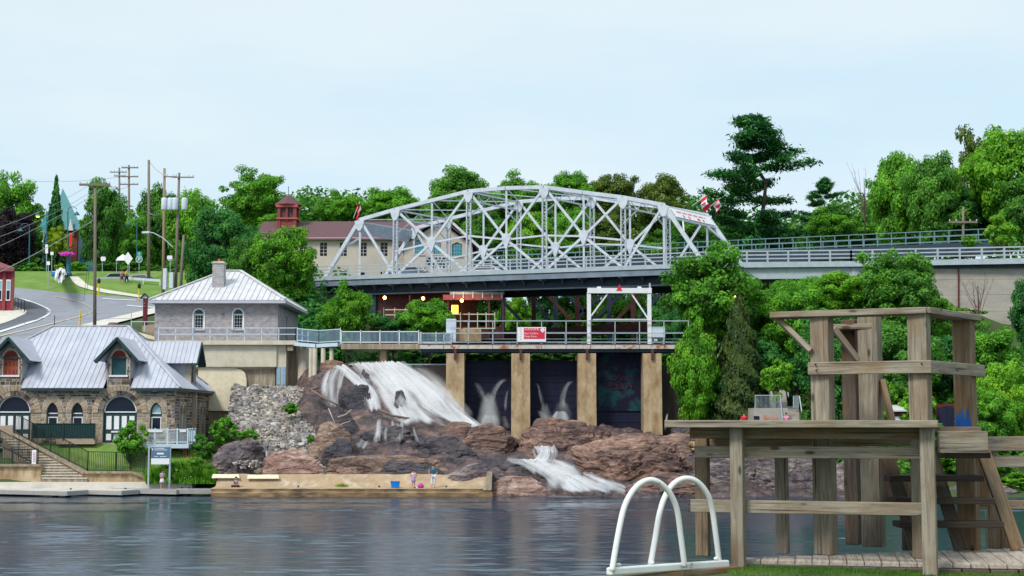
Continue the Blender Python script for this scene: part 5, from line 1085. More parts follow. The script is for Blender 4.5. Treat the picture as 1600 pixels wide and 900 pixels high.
for yy, hh, rr, m in ((WY+.05, 1.98, (.96, .45, .08), 'rail_grey'), (WY+2.5, 1.1, (1., .5, .1), 'rail_teal')):
    for f in rr: MB().beam((wx0 + (0 if f < .9 else 2.2), yy, wz+hh*f), (wx1, yy, wz+hh*f), .07, .07).build('rail', m, dm)
    for k in range(12):
        x = wx0+sp2*k; MB().box((x-.035, yy-.035, wz), (x+.035, yy+.035, wz+(hh if k > 1 else 1.))).build('rail_post', m, dm)
infilled(dm, [(wx0+.1, WY+.4, wz), (wx0+2.6, WY+.4, wz)], .9, 'white_paint', 'mesh_blue', 1.2)
MB().box(P(697, 534, WY+.5), P(713, 499, WY+1.2)).build('control_box', 'transformer_grey', dm); MB().box(P(713.5, 533, WY+.9), P(752, 515, WY+1.9)).build('shed_box', 'concrete_tan', dm)
gy = thing('gantry', 'white steel lifting gantry standing on the dam walkway', 'gantry', P(968, 537, WY+.4)); gY = WY+.45
for x in (920.5, 1015): q = P(x, 537, gY); MB().box((q.x-.16, gY-.13, wz), (q.x+.16, gY+.13, ZX(457, gY))).build('column', 'white_paint', gy)
MB().box(P(918, 458, gY-.2), P(1017.5, 450.5, gY+.2)).build('beam', 'white_paint', gy)
for a, b in (((921, 497), (950, 458)), ((1014, 500), (986, 458))): MB().beam(P(*a, gY), P(*b, gY), .14, .12).build('brace', 'white_paint', gy)
q = P(968, 450, gY); MB().prism([P(963, 454, gY-.24), P(972, 454, gY-.24), P(968, 444, gY-.24)], (0, .1, 0)).build('hoist_hook', 'sign_red', gy)
for x in (936, 999): q = P(x, 450.5, gY); MB().box((q.x-.16, gY-.1, q.z), (q.x+.16, gY+.1, q.z+.14)).build('trolley', 'white_paint', gy)
q = P(1015, 450, gY); MB().box((q.x-.05, gY-.1, q.z), (q.x+.08, gY+.1, q.z+.4)).build('light', 'rail_grey', gy)
MB().beam(P(926, 499, gY), P(1012, 499, gY), .07, .07).build('gantry_rail', 'white_paint', gy)
t = thing('control_cabinet', 'pale grey electrical cabinet on legs by the gantry', 'cabinet', P(1028, 537, WY+.5)); MB().box(P(1018, 527, WY+.4), P(1038, 511, WY+.9)).build('cabinet_body', 'transformer_grey', t)
for x in (1020, 1036): q = P(x, 537, WY+.6); MB().box((q.x-.04, WY+.56, wz), (q.x+.04, WY+.64, ZX(527, WY+.6))).build('leg', 'rail_grey', t)
MB().box(P(1022, 533, WY+.5), P(1027, 529.5, WY+.6)).build('socket_box', 'sign_white', t)
t = thing('danger_sign', 'white and red danger sign hanging on the dam walkway rail', 'sign', P(831, 534, WY-.1)); sY = WY-.08
MB().box(P(808.5, 534, sY), P(853, 511.2, sY+.04)).build('board', 'sign_white', t); MB().box(P(818.5, 529.5, sY-.015), P(851.3, 512.6, sY)).build('red_panel', 'sign_red', t)
for s_, y, w in (('DANGER', 514.7, 22), ('Dam Outflow', 521, 22), ('Keep Away', 525.6, 19)):
    text_mesh('lettering', s_, .22, 'text_white', t, P(831 if y < 516 else 830 if y < 523 else 829, y, sY-.03), w/(F/sY))
q = P(847.8, 515.8, sY-.03); MB().obox(q, (.11, 0, .11), (-.11, 0, .11), (0, .01, 0)).build('hazard_diamond', 'text_white', t)
for k in range(5): q = P(813.5, 514+4*k, sY-.01); MB().box((q.x-.06, q.y-.01, q.z-.02), (q.x+.06, q.y, q.z+.02)).build('text_line', 'text_faint_red', t)
# ------------------------------------------------------------------ through-truss road bridge
br = thing('truss_bridge', 'silver steel through truss road bridge above the dam', 'bridge', P(805, 440, 148))
u = Vector((.9430, -.3328, 0)); o0 = P(805, 426, 148); off = Vector((5.2, 7.2, 0)); NP = 10; t0, t1 = -21.4, 19.5; PL = (t1-t0)/NP
zL, zR = P(553, 434, 154).z, P(1048, 417.6, 143.2).z
def dz_(t): return zL + (zR-zL)*(t-(t0+PL))/(8*PL)
def LN(i, far=0): t = t0+PL*i; p = o0+u*t+off*far; return Vector((p.x, p.y, dz_(t)))
HH = [0, 6.1, 7.0, 7.75, 8.5, 8.62, 8.5, 7.75, 7.05, 6.1, 0]
def UN(i, far=0): return LN(i, far) + UP*HH[i]
def MN(i, far=0): return LN(i, far) + UP*(3.35)
nv = Vector((u.y, -u.x, 0))   # towards the viewer
def latt(p, q, w, par, name='post'):
    mb = MB(); d = (q-p).normalized(); sd_ = u if abs(d.z) > .6 else UP
    for s_ in (-1, 1): mb.beam(p+sd_*s_*w/2, q+sd_*s_*w/2, .3, .09, sd_)
    L = (q-p).length; k = max(2, int(L/(w*.8)))
    for i in range(k):
        a, b = p.lerp(q, i/k), p.lerp(q, (i+1)/k); s_ = 1 if i % 2 else -1
        for fs in (-.15, .15): mb.beam(a+sd_*s_*w/2+nv*fs, b-sd_*s_*w/2+nv*fs, .02, .05, nv)
    return mb.build(name, 'steel_silver', par)
for far in (0, 1):
    ch = [LN(0, far)] + [UN(i, far) for i in range(1, 10)] + [LN(10, far)]
    for i, (a, b) in enumerate(zip(ch, ch[1:])):
        e = (b-a).normalized()*.12; MB().beam(a-e*(i > 0), b, .38, .38 if 0 < i < 9 else .38).build('end_post' if i in (0, 9) else 'top_chord', 'steel_silver', br)
    MB().beam(LN(0, far)-UP*.1, LN(10, far)-UP*.1, .4, .4).build('bottom_chord', 'steel_silver', br)
    for i in (2, 4, 6, 8): latt(LN(i, far), UN(i, far), .42, br)
    for i in (1, 9, 3, 5, 7): MB().beam(LN(i, far), UN(i, far), .2, .2).build('hanger', 'steel_silver', br)
    dg = [(UN(1, far), LN(2, far)), (UN(9, far), LN(8, far))]
    for i in (3, 5, 7): dg += [(UN(i-1, far), MN(i, far)), (MN(i, far), LN(i+1, far)), (LN(i-1, far), MN(i, far)), (MN(i, far), UN(i+1, far))]
    for a, b in dg: MB().beam(a, b, .18, .24).build('diagonal', 'steel_silver', br)
    for a, b in ((MN(3, far), LN(4, far)+UP*3.9), (LN(4, far)+UP*3.9, MN(5, far)), (MN(5, far), LN(6, far)+UP*3.6), (LN(6, far)+UP*3.6, MN(7, far)), (MN(7, far), LN(8, far)+UP*2.8), (LN(2, far)+UP*2.6, MN(3, far))):
        MB().beam(a, b, .14, .18).build('strut', 'steel_silver', br)
    for i in (3, 5, 7):
        c = MN(i, far)+nv*.18; MB().prism([c+u*a+UP*b for a, b in ((-.5, .15), (-.25, .6), (.25, .6), (.5, .15), (.3, -.3), (.08, -.95), (-.08, -.95), (-.3, -.3))], -nv*.36).build('gusset', 'steel_silver', br)
    for i in (1, 9, 2, 4, 6, 8):
        c = UN(i, far)+nv*.24-UP*.2; MB().prism([c+u*a+UP*b for a, b in ((-.55, .1), (.55, .1), (.4, -.55), (.15, -.95), (-.15, -.95), (-.4, -.55))], -nv*.03).build('gusset', 'steel_silver', br)
for i in range(1, 10):
    a, b = UN(i), UN(i, 1)
    if i in (2, 4, 6, 8):
        for dzz in (-.05, -.95): MB().beam(a+UP*dzz, b+UP*dzz, .14, .16).build('cross_strut', 'steel_silver', br)
        mb = MB(); k = 7
        for j in range(k): mb.beam(a.lerp(b, j/k)+UP*(-.05 if j % 2 else -.95), a.lerp(b, (j+1)/k)+UP*(-.95 if j % 2 else -.05), .05, .08)
        mb.build('cross_lacing', 'steel_silver', br)
        for fr in (0, 1): p_, q_ = (a, b) if fr == 0 else (b, a); MB().beam(p_-UP*2.6, p_.lerp(q_, .3)-UP*.95, .1, .12).build('knee_brace', 'steel_silver', br)
    if i < 9:
        for s_ in (0, 1): MB().beam(UN(i, s_), UN(i+1, 1-s_), .09, .1).build('top_brace', 'steel_silver', br)
for i, j in ((1, 0), (9, 10)):          # portals
    a, b = UN(i), UN(i, 1); da = (LN(j)-a).normalized()
    pp = [a+da*.25, b+da*.25, b+da*1.6, a+da*1.6]; MB().prism(pp, da.cross(b-a).normalized()*.1).build('portal_plate', 'steel_silver' if i == 1 else 'white_paint', br)
    for k in (.25, 1.6): MB().beam(a+da*k, b+da*k, .2, .16).build('portal_beam', 'steel_silver', br)
    for fr in (0, 1): p_, q_ = (a, b) if fr == 0 else (b, a); MB().beam(p_+da*3.6, p_.lerp(q_, .22)+da*1.65, .14, .2).build('portal_knee', 'steel_silver', br)
a, b = UN(9), UN(9, 1); da = (LN(10)-a).normalized(); nn = (b-a).normalized(); out = nn.cross(da); out = out if out.y < 0 or out.x > 0 else -out
bn = thing('portal_banner', 'long white banner with faint red lettering across the right bridge portal', 'banner', a.lerp(b, .5))
MB().prism([a+nn*.5+da*.45+out*.18, b-nn*.35+da*.45+out*.18, b-nn*.35+da*1.5+out*.18, a+nn*.5+da*1.5+out*.18], out*.03).build('banner_cloth', 'sign_white', bn)
for k in range(26):
    if k % 5 == 4: continue
    p_ = a.lerp(b, .16+.66*k/26)+da*.8+out*.22; MB().obox(p_, nn*.09, da*.09, out*.01).build('letter_mark', 'text_faint_red', bn)
for k in (4, 9, 17, 18, 22): p_ = a.lerp(b, .16+.66*k/26)+da*1.25+out*.22; MB().obox(p_, nn*.14, da*.15, out*.01).build('letter_mark', 'sign_red', bn)
# deck, fascia, floor beams
e0, e1 = LN(0)-u*.4, LN(10)+u*.4; f0_, f1_ = LN(0, 1)-u*.4, LN(10, 1)+u*.4; nr = nv*1.75
MB().prism([e0+nr+UP*.02, e1+nr+UP*.02, f1_+UP*.02, f0_+UP*.02], UP*-.28).build('deck_slab', 'asphalt', br)
MB().beam(e0+nr*1.02-UP*.16, e1+nr*1.02-UP*.16, .14, .42).build('fascia', 'rail_grey', br)
MB().beam(e0+nr*.95-UP*.7, e1+nr*.95-UP*.7, .16, .55).build('edge_girder', 'steel_blue_grey', br)
MB().beam(e0+nv*.2-UP*1.25, e1+nv*.2-UP*1.25, .3, 1.3).build('main_girder', 'steel_dark_blue', br); MB().beam(e0+nv*.45-UP*1.85, e1+nv*.45-UP*1.85, .6, .12).build('girder_flange', 'steel_blue_grey', br)
MB().beam(f0_-UP*1.1, f1_-UP*1.1, .3, 1.4).build('main_girder', 'steel_dark_blue', br)
for i in range(11):
    MB().beam(LN(i)+nr*.9-UP*.75, LN(i, 1)-UP*.9, .25, .7).build('floor_beam', 'steel_blue_grey', br)
    for s_ in (0, .5):
        if i == 10 and s_: continue
        p_ = LN(i)+u*PL*s_; MB().prism([p_+nr*.9-UP*.5, p_+nr*.9-UP*.85, p_+nv*.5-UP*1.5, p_+nv*.5-UP*.5], u*.12).build('bracket', 'steel_blue_grey', br)
railing(br, [e0+nr*.96, e1+nr*.96], 1.1, 'rail_grey', (1., .68, .36), 2.0, .05, .07); railing(br, [f0_-nv*.4, f1_-nv*.4], 1.1, 'rail_teal', (1., .68, .36), 2.0, .05, .07)
# blue pier under the left end
pt = thing('bridge_pier', 'dark blue steel clad pier under the left end of the truss bridge', 'pier', P(505, 520, 152)); l0_ = LN(0)
MB().prism([l0_+u*-1.2-UP*1.8+nv*1, l0_+u*2.6-UP*1.8+nv*1, l0_+u*2.6+off-UP*1.8, l0_-u*1.2+off-UP*1.8], UP*-11).build('pier_shaft', 'steel_dark_blue', pt)
MB().prism([l0_+u*4.8-UP*2+nv*.5, l0_+u*6.2-UP*2+nv*.5, l0_+u*6.2-UP*2-nv*4, l0_+u*4.8-UP*2-nv*4], UP*-10).build('pier_leg', 'steel_dark_blue', pt)
# approach span to the right
ap = thing('approach_span', 'grey girder approach span with steel guardrail right of the truss', 'bridge', P(1300, 440, 139))
ap0, ap1 = e1+nr, P(1640, 404, 133.0); mid = P(1330, 409.5, 137.5); back = Vector((4.6, 9.5, 0))
path = [ap0, mid, ap1]
for a, b in zip(path, path[1:]):
    MB().prism([a, b, b+back, a+back], UP*-.25).build('deck_slab', 'asphalt', ap); MB().beam(a-UP*.18, b-UP*.18, .2, .5).build('fascia', 'rail_grey', ap)
    railing(ap, [a, b], 1.12, 'rail_grey', (1., .68, .36), 1.9, .06, .08); railing(ap, [a+back, b+back], 1.12, 'rail_teal', (1., .68, .36), 1.9, .05, .08)
MB().beam(ap0-UP*.95+Vector((.3, .5, 0)), mid-UP*.95+Vector((.3, .5, 0)), .4, 1.1).build('girder', 'rail_grey', ap); MB().beam(ap0-UP*1.6+Vector((.3, 1.5, 0)), mid-UP*1.6+Vector((.3, 1.5, 0)), .6, .25).build('girder', 'steel_dark_blue', ap)
q = mid+Vector((.9, .5, 0)); MB().box((q.x-.8, q.y-.3, 8), (q.x+.8, q.y+4, q.z-.4)).build('pier', 'rail_grey', ap)
MB().beam(mid-UP*.55+Vector((1, .5, 0)), ap1-UP*.55+Vector((0, .5, 0)), .3, .3).build('girder', 'steel_dark_blue', ap)
ab = thing('abutment', 'weathered grey concrete abutment wall below the right road', 'wall', P(1530, 510, 136))
za = ZX(412, 135.5); 
for k, (y0, y1) in enumerate(((412, 437), (437, 461), (461, 487), (487, 540))):
    A_, B_ = P(1456, y1-.25, 136.2), P(1640, y0+.25, 133.9); MB().prism([P(1456, y0+.3, 136.2), P(1640, y0+.3-1.5, 133.9), P(1640, y1-1.5, 133.9), P(1456, y1, 136.2)], (.6, 3, 0)).build('wall_lift', 'concrete_wall_grey', ab)
MB().prism([P(1497, 413, 135.5), P(1499, 413, 135.5), P(1499, 505, 135.5), P(1497, 505, 135.5)], (0, .1, 0)).build('drain_pipe', 'rust_shade_brown', ab)
# railway bridge behind, on rusty steel trestle
rw = thing('railway_bridge', 'dark girder railway bridge with teal handrail and rusty trestle behind the truss', 'bridge', P(1000, 420, 172))
r0_, r1_ = P(690, 414, 176), P(1552, 377, 160)
MB().beam(r0_-UP*.75, r1_-UP*.75, 1.0, 1.2).build('girder', 'steel_dark_blue', rw); MB().prism([r0_, r1_, r1_+Vector((1.2, 4.5, 0)), r0_+Vector((1.2, 4.5, 0))], UP*-.2).build('deck', 'steel_dark_blue', rw)
railing(rw, [r0_, r1_], 1.4, 'rail_teal', (1., .55, .12), 1.55, .045, .05); railing(rw, [r0_+Vector((1.2, 4.5, 0)), r1_+Vector((1.2, 4.5, 0))], 1.4, 'rail_teal', (1., .55, .12), 1.55, .045, .05)
tY = 160
MB().beam(P(700, 530, tY), P(1070, 508, tY-4), 1.0, 1.1).build('trestle_girder', 'rust_shade_brown', rw)
for x in (834, 902, 989): latt_p = P(x, 446, tY-1), P(x, 520, tY-1); MB().beam(latt_p[0], latt_p[1]-UP*6, .45, .4).build('trestle_post', 'rust_shade_brown', rw)
for x in (868, 952, 786): MB().beam(P(x, 446, tY+3), P(x, 520, tY+3)-UP*6, .5, .4).build('trestle_post', 'steel_dark_blue', rw)
for a, b in (((780, 465), (815, 502)), ((828, 460), (858, 500)), ((850, 455), (892, 500)), ((928, 500), (978, 452)), ((900, 500), (948, 452)), ((962, 500), (1000, 462)), ((1000, 500), (1030, 460)), ((880, 455), (930, 500))):
    MB().beam(P(*a, tY+1), P(*b, tY+1), .3, .35).build('trestle_brace', 'rust_shade_brown' if a[0] % 4 else 'steel_dark_blue', rw)
# ------------------------------------------------------------------ terrace restaurant below the bridge
pa_ = thing('terrace', 'lamp lit terrace with red beam and pale fence below the bridge', 'terrace', P(690, 520, 150)); TY = 149.
MB().box(P(585, 530, TY+4), P(745, 448, TY+5)).build('back_wall', 'rust_shade_brown', pa_); MB().box(P(584, 528, TY), P(785, 514, TY+4)).build('terrace_floor', 'rust_shade_brown', pa_)  # back wall takes a dark brown, its shade put into the colour
MB().box(P(692, 468.5, TY-.4), P(786, 461, TY)).build('roof_beam', 'red_beam', pa_)
for k in range(6): x = 709+15*k; MB().box(P(x-.8, 466, TY-.5), P(x+.8, 456, TY-.42)).build('beam_post', 'white_paint', pa_)
MB().box(P(703, 460, TY-.3), P(788, 456.5, TY)).build('roof_edge', 'concrete_pale', pa_)
for x in (786, 764, 700, 640): MB().box(P(x-1.4, 530, TY-.3), P(x+1.4, 462, TY)).build('column', 'rust_shade_brown', pa_)
for (xa, xb, yt, yb_, Yq) in ((600, 650, 484, 500, TY+.5), (706, 773, 491, 513, TY-1)):
    for yy in (yt, (yt+yb_)/2, yb_): MB().beam(P(xa, yy, Yq), P(xb, yy, Yq), .08, .1).build('fence_rail', 'concrete_pale', pa_)
    k = int((xb-xa)/13)
    for i in range(k+1): x = xa+(xb-xa)*i/k; MB().box(P(x-.7, yb_+1, Yq-.05), P(x+.7, yt-3, Yq+.05)).build('fence_post', 'concrete_pale', pa_)
MB().box(P(705.5, 491, TY+2), P(716, 477, TY+2.2)).build('wall_glow_panel', 'lamp_yellow', pa_)  # emissive panel standing in for the lamplight glow on the wall
for x, y in ((601, 465), (661, 466), (721.5, 469.5)):
    t = thing('lamp_post', {601: 'glowing globe lamp leftmost under the bridge', 661: 'glowing globe lamp among foliage in the middle under the bridge', 721.5: 'glowing globe lamp nearest the red beam end'}[x], 'lamp', P(x, 500, TY-1.2), 'lamps on the terrace')
    q = P(x, y, TY-1.2); MB().tube([q-UP*3, q-UP*.2], .05, 8).build('lamp_pole', 'fence_black', t)
    MB().lathe(q-UP*.24, [(.04, .06), (.13, .12), (.17, .24), (.13, .34), (.04, .4)], 10).build('lamp_globe', 'lamp_warm', t, True)
t = thing('lamp_post', 'small lit string lamp among the trees right of the dam', 'lamp', P(1150, 470, 121), 'lamps on the terrace'); q = P(1150, 467, 120.5); MB().lathe(q, [(.03, 0), (.15, .08), (.15, .2), (.03, .26)], 8).build('lamp_globe', 'lamp_warm', t); MB().tube([q-UP*4, q], .04, 6).build('lamp_pole', 'fence_black', t)
# ------------------------------------------------------------------ cream mill with cupola
ml = thing('mill_building', 'long cream building with brown roof and gable behind the bridge', 'building', P(570, 432, 182))
MYf = 178.; mz0, mz1 = ZX(440, MYf), ZX(371, MYf); mx0, mx1, mx2 = XX(400, 400, MYf), XX(634, 400, MYf), XX(737, 400, MYf)
mw = [XX(x, 388, MYf) for x in (474, 505.5, 536.5, 567.5, 600)]; hs = [[(x-.42, ZX(400, MYf)), (x+.42, ZX(400, MYf)), (x+.42, ZX(379, MYf)), (x-.42, ZX(379, MYf))] for x in mw] + [[(x-.4, ZX(430, MYf)), (x+.4, ZX(430, MYf)), (x+.4, ZX(424, MYf)), (x-.4, ZX(424, MYf))] for x in mw[2:]]
MB().holed([(mx0, mz0), (mx1, mz0), (mx1, mz1), (mx0, mz1)], hs, lambda a, b: (a, MYf, b), (0, .4, 0)).build('long_wall', 'render_cream', ml)
for i, h in enumerate(hs):
    w = MB().holed(h, [], lambda a, b: (a, MYf+.2, b), (0, .05, 0)).build('window', 'glass_dark', ml)
    if i < 5:
        mb = MB(); xm = (h[0][0]+h[1][0])/2
        for zf in (.25, .5, .75): z = h[0][1]+(h[2][1]-h[0][1])*zf; mb.box((h[0][0], MYf+.16, z-.03), (h[1][0], MYf+.19, z+.03))
        mb.box((xm-.03, MYf+.15, h[0][1]), (xm+.03, MYf+.185, h[2][1])); mb.build('glazing_bar', 'render_cream', w)
GY = 173.5; gx0, gx1 = XX(634, 400, GY)-.2, XX(738, 400, GY); gz1 = ZX(383, GY); gxm, gzp = XX(686, 400, GY), ZX(347, GY)
gw = [(XX(xa, 390, GY), XX(xb, 390, GY), ZX(yb_, GY), ZX(yt, GY)) for xa, xb, yb_, yt in ((646.5, 662, 397, 374), (677.5, 689, 397, 376), (706, 722, 400, 378))]
gh = [[(a, c), (b, c), (b, d-.3), ((a+b)/2, d), (a, d-.3)] for a, b, c, d in gw]
MB().holed([(gx0, mz0), (gx1, mz0), (gx1, gz1), (gxm, gzp), (gx0, gz1)], gh, lambda a, b: (a, GY, b), (0, .4, 0)).build('gable_wall', 'render_cream', ml)
for (a, b, c, d), h in zip(gw, gh):
    w = MB().holed(h, [], lambda p, q: (p, GY+.2, q), (0, .05, 0)).build('window', 'glass_teal', ml); mb = MB()
    for k in range(1, 4): x = a+(b-a)*k/4; mb.box((x-.03, GY+.15, c), (x+.03, GY+.19, d-.2)); z = c+(d-c)*k/4; mb.box((a, GY+.155, z-.03), (b, GY+.195, z+.03))
    mb.build('glazing_bar', 'glass_pale', w); MB().box((a-.15, GY-.1, c-.18), (b+.15, GY+.1, c)).build('sill', 'render_cream', w)
MB().box((gx1-.4, GY+.4, mz0), (gx1, 196, gz1)).build('side_wall', 'render_cream', ml)
rYr = 186.; rzr = ZX(346, 186.)
panels(ml, [(mx0-.5, MYf-.6, ZX(374, MYf-.6)), (gxm, MYf-.6, ZX(374, MYf-.6)), (gxm, rYr, rzr), (mx0-.5, rYr, rzr)], (1, 0, 0), 6.0, 'shingle_brown', rib=0, name='roof_section')
MB().prism([(mx0-.5, rYr, rzr), (gxm, rYr, rzr), (gxm, 195, mz1), (mx0-.5, 195, mz1)], (0, 0, -.1)).build('roof_slope', 'shingle_brown', ml)
for s_ in (-1, 1):
    ge = gx0-.6 if s_ < 0 else gx1+.5; zz = ZX(386, GY); MB().prism([(gxm, GY-.7, gzp+.45), (ge, GY-.7, zz), (ge, 196, zz), (gxm, 196, gzp+.45)], (0, 0, .14)).build('gable_roof', 'shingle_brown', ml)
cp_ = thing('cupola', 'red brick cupola with pointed roof on the long brown roof', 'cupola', P(450, 350, 184)); cc = P(450, 350, 184); hw = 1.2; cz0, czt = cc.z-.8, ZX(321, 184)
for sx, sy in ((-1,-1),(1,-1),(1,1),(-1,1)): MB().box((cc.x+sx*hw-.2*(1+sx), 184+sy*hw-.2*(1+sy), cz0), (cc.x+sx*hw+.2*(1-sx), 184+sy*hw+.2*(1-sy), czt)).build('pier', 'brick_red', cp_)
MB().box((cc.x-.12, 184-hw-.02, cz0+1), (cc.x+.12, 184-hw+.3, czt)).build('mullion', 'brick_red', cp_); MB().box((cc.x-hw+.1, 184-hw+.1, cz0), (cc.x+hw-.1, 184+hw-.1, cz0+1.3)).build('base', 'brick_red', cp_)
MB().box((cc.x-hw+.25, 184-hw+.3, cz0+1.2), (cc.x+hw-.25, 184+hw-.3, czt)).build('louvre', 'shingle_brown', cp_)
MB().box((cc.x-hw-.15, 184-hw-.15, czt-.4), (cc.x+hw+.15, 184+hw+.15, czt)).build('cornice', 'red_beam', cp_); MB().box((cc.x-hw-.15, 184-hw-.15, cz0+1.25), (cc.x+hw+.15, 184+hw+.15, cz0+1.45)).build('string_course', 'red_beam', cp_)
zt3 = ZX(307, 184); MB().lathe((cc.x, 184, czt), [(1.85, -.02), (1.75, .1), (.9, .75), (.35, 1.2), (.1, zt3-czt)], 8).build('roof', 'shingle_brown', cp_); MB().tube([(cc.x, 184, zt3-.1), (cc.x, 184, zt3+1.3)], .04, 6).build('finial', 'fence_black', cp_)
# ------------------------------------------------------------------ other buildings
rd = thing('red_house', 'crimson house with brick piers and white windows at the left edge', 'building', P(5, 480, 148)); HY = 148.
hx1 = XX(22, 450, HY); hx0 = hx1-7; hz0, hz1 = ZX(480, HY)-.3, ZX(423, HY)
MB().prism([(hx0, HY, hz0), (hx1, HY, hz0), (hx1-2.4, HY+6, hz0), (hx0, HY+6, hz0)], (0, 0, hz1-hz0)).build('wall', 'siding_crimson', rd)
for xa, xb in ((18, 22.5), (4.5, 9.5)): MB().box((XX(xa, 450, HY), HY-.15, hz0), (XX(xb, 450, HY), HY-.002, hz1)).build('brick_pier', 'brick_red', rd)
for xa, xb in ((10, 17), (-4, 4)):
    w = MB().box((XX(xa, 450, HY), HY-.1, ZX(470, HY)), (XX(xb, 450, HY), HY-.005, ZX(437, HY))).build('window', 'white_paint', rd)
    for y0, y1 in ((468, 454), (452, 439)): MB().box((XX(xa+1.2, 450, HY), HY-.13, ZX(y0, HY)), (XX(xb-1.2, 450, HY), HY-.102, ZX(y1, HY))).build('pane', 'glass_pale' if y0 < 460 else 'glass_dark', w)
MB().prism([(hx0-1, HY-.6, hz1-.1), (hx1+.15, HY-.6, hz1-.1), (hx1-2.4, HY+6.6, hz1-.1), (hx0-1, HY+6.6, hz1-.1)], (0, 0, .35)).build('eave', 'shingle_red', rd)
apx = Vector((hx0+1.5, HY+3, ZX(404, HY+3)+.8)); cn = [Vector((hx0-1, HY-.6, hz1+.25)), Vector((hx1+.15, HY-.6, hz1+.25)), Vector((hx1-2.4, HY+6.6, hz1+.25)), Vector((hx0-1, HY+6.6, hz1+.25))]
MB().add(cn+[apx], [(0,1,4),(1,2,4),(2,3,4),(3,0,4)]).build('roof', 'shingle_red', rd)
railing(setp(thing('handrail', 'black handrail outside the crimson house', 'railing', P(30, 480, 146)), 'black handrail outside the crimson house', 'railing'), [P(23, 482, 146.5), P(38, 487, 144)], 1.1, 'fence_black', (1., .55), .9)
gh_ = thing('teal_roof_house', 'house with steep teal metal roof behind the dark spruce', 'building', P(100, 430, 200)); hy = 200.
MB().box((XX(66, 410, hy), hy, ZX(440, hy)), (XX(122, 410, hy), hy+7, ZX(358, hy))).build('wall', 'wall_blue_grey', gh_)
MB().box((XX(106, 400, hy)-.1, hy-.6, ZX(440, hy)), (XX(122, 400, hy), hy-.01, ZX(360, hy))).build('brick_bay', 'brick_red', gh_)
pk = P(98, 294, hy+2.5); q0, q1, q2 = P(78, 360, hy-1), P(128, 358, hy-1), P(128, 356, hy+8)
MB().add([q0, q1, q2, P(78, 358, hy+8), pk], [(0,1,4),(1,2,4),(2,3,4),(3,0,4)]).build('steep_roof', 'roof_teal', gh_)
MB().add([P(58, 361, hy-2), P(84, 361, hy-2), P(84, 330, hy+3), P(74, 330, hy+3)], [(0,1,2,3)]).build('porch_roof', 'roof_teal', gh_); MB().box(P(59, 363.5, hy-2), P(76, 361, hy-1.8)).build('porch_fascia', 'white_paint', gh_)
MB().prism([P(106, 360, hy-1.4), P(114, 360, hy-1.4), P(110, 341, hy-1.4)], (0, .5, 0)).build('gable', 'white_paint', gh_)
MB().prism([P(119, 430, hy-1), P(160, 430, hy-1), P(158, 385, hy+2), P(124, 385, hy+2)], (0, 1, 0)).build('low_roof', 'roof_teal', gh_)
wh = thing('picnic_shelter', 'small pale roofed kiosk seen under the platform among the trees', 'building', P(1403, 660, 111)); 
MB().box(P(1392, 672, 111.5), P(1418, 643, 113)).build('wall', 'paint_maroon', wh); MB().prism([P(1388, 643, 111), P(1420, 643, 111), P(1416, 635, 112.6), P(1392, 635, 112.6)], UP*.12).build('roof', 'roof_pale', wh); MB().box(P(1397, 657, 111.4), P(1407, 651, 111.46)).build('window', 'sign_white', wh)
tn = thing('round_door_shed', 'dark maroon shed with round black opening among the bushes', 'building', P(1468, 668, 111)); MB().box(P(1452, 680, 111.5), P(1486, 632, 113)).build('wall', 'paint_maroon', tn)
MB().tube([P(1480, 656, 111.3), P(1480, 656, 111.46)], 1.05, 18).build('round_opening', 'wet_wall', tn)
# concrete stairs on the right bank
cs = thing('bank_stairs', 'grey concrete stairs with steel handrails climbing the right bank', 'stairs', P(1225, 665, 112)); 
for k in range(11):
    y = 660-2.3*k; Yk = 112.2+.32*k; a, b = P(1222-.2*k, y, Yk), P(1250-.2*k, y, Yk); MB().box((a.x, Yk, a.z-1.2), (b.x, Yk+.34, ZX(y-2.1, Yk))).build('step', 'concrete_wall_grey', cs)
MB().box(P(1178, 672, 112.3), P(1221, 638, 115)).build('landing_wall', 'concrete_wall_grey', cs); MB().box(P(1178, 655, 112.2), P(1186, 650, 112.29)).build('recess', 'wet_wall', cs)
for k in range(18):
    y = 632-3.9*k; Yk = 117+.4*k; a, b = P(1206-.45*k, y, Yk), P(1230-.45*k, y, Yk); MB().box((a.x, Yk, a.z-1), (b.x, Yk+.42, ZX(y-3.5, Yk))).build('step', 'concrete_wall_grey', cs)
hr = lambda pts: MB().tube(pts, .05, 6).build('handrail', 'rail_grey', cs)
hr([P(1180, 638, 112.4), P(1180, 618, 112.4), P(1219, 618, 112.4), P(1223, 658, 112)]); hr([P(1240, 637, 114), P(1240, 619, 114), P(1249, 619, 114), P(1255, 658, 112)]); hr([P(1206, 618, 117), P(1197, 560, 124)]); hr([P(1232, 620, 117), P(1226, 570, 123)])
mb = MB()
for k in range(8): mb.tube([P(1241+k, 637, 114), P(1241+k, 619.5, 114)], .015, 4)
for k in range(20): mb.tube([P(1182+2*k, 637, 112.4), P(1182+2*k, 618, 112.4)], .012, 4)
mb.build('baluster', 'rail_grey', cs)['kind'] = 'stuff'
text_mesh('graffiti', 'Bros', .5, 'graffiti_orange', cs, P(1204, 652.5, 112.15), 1.1)
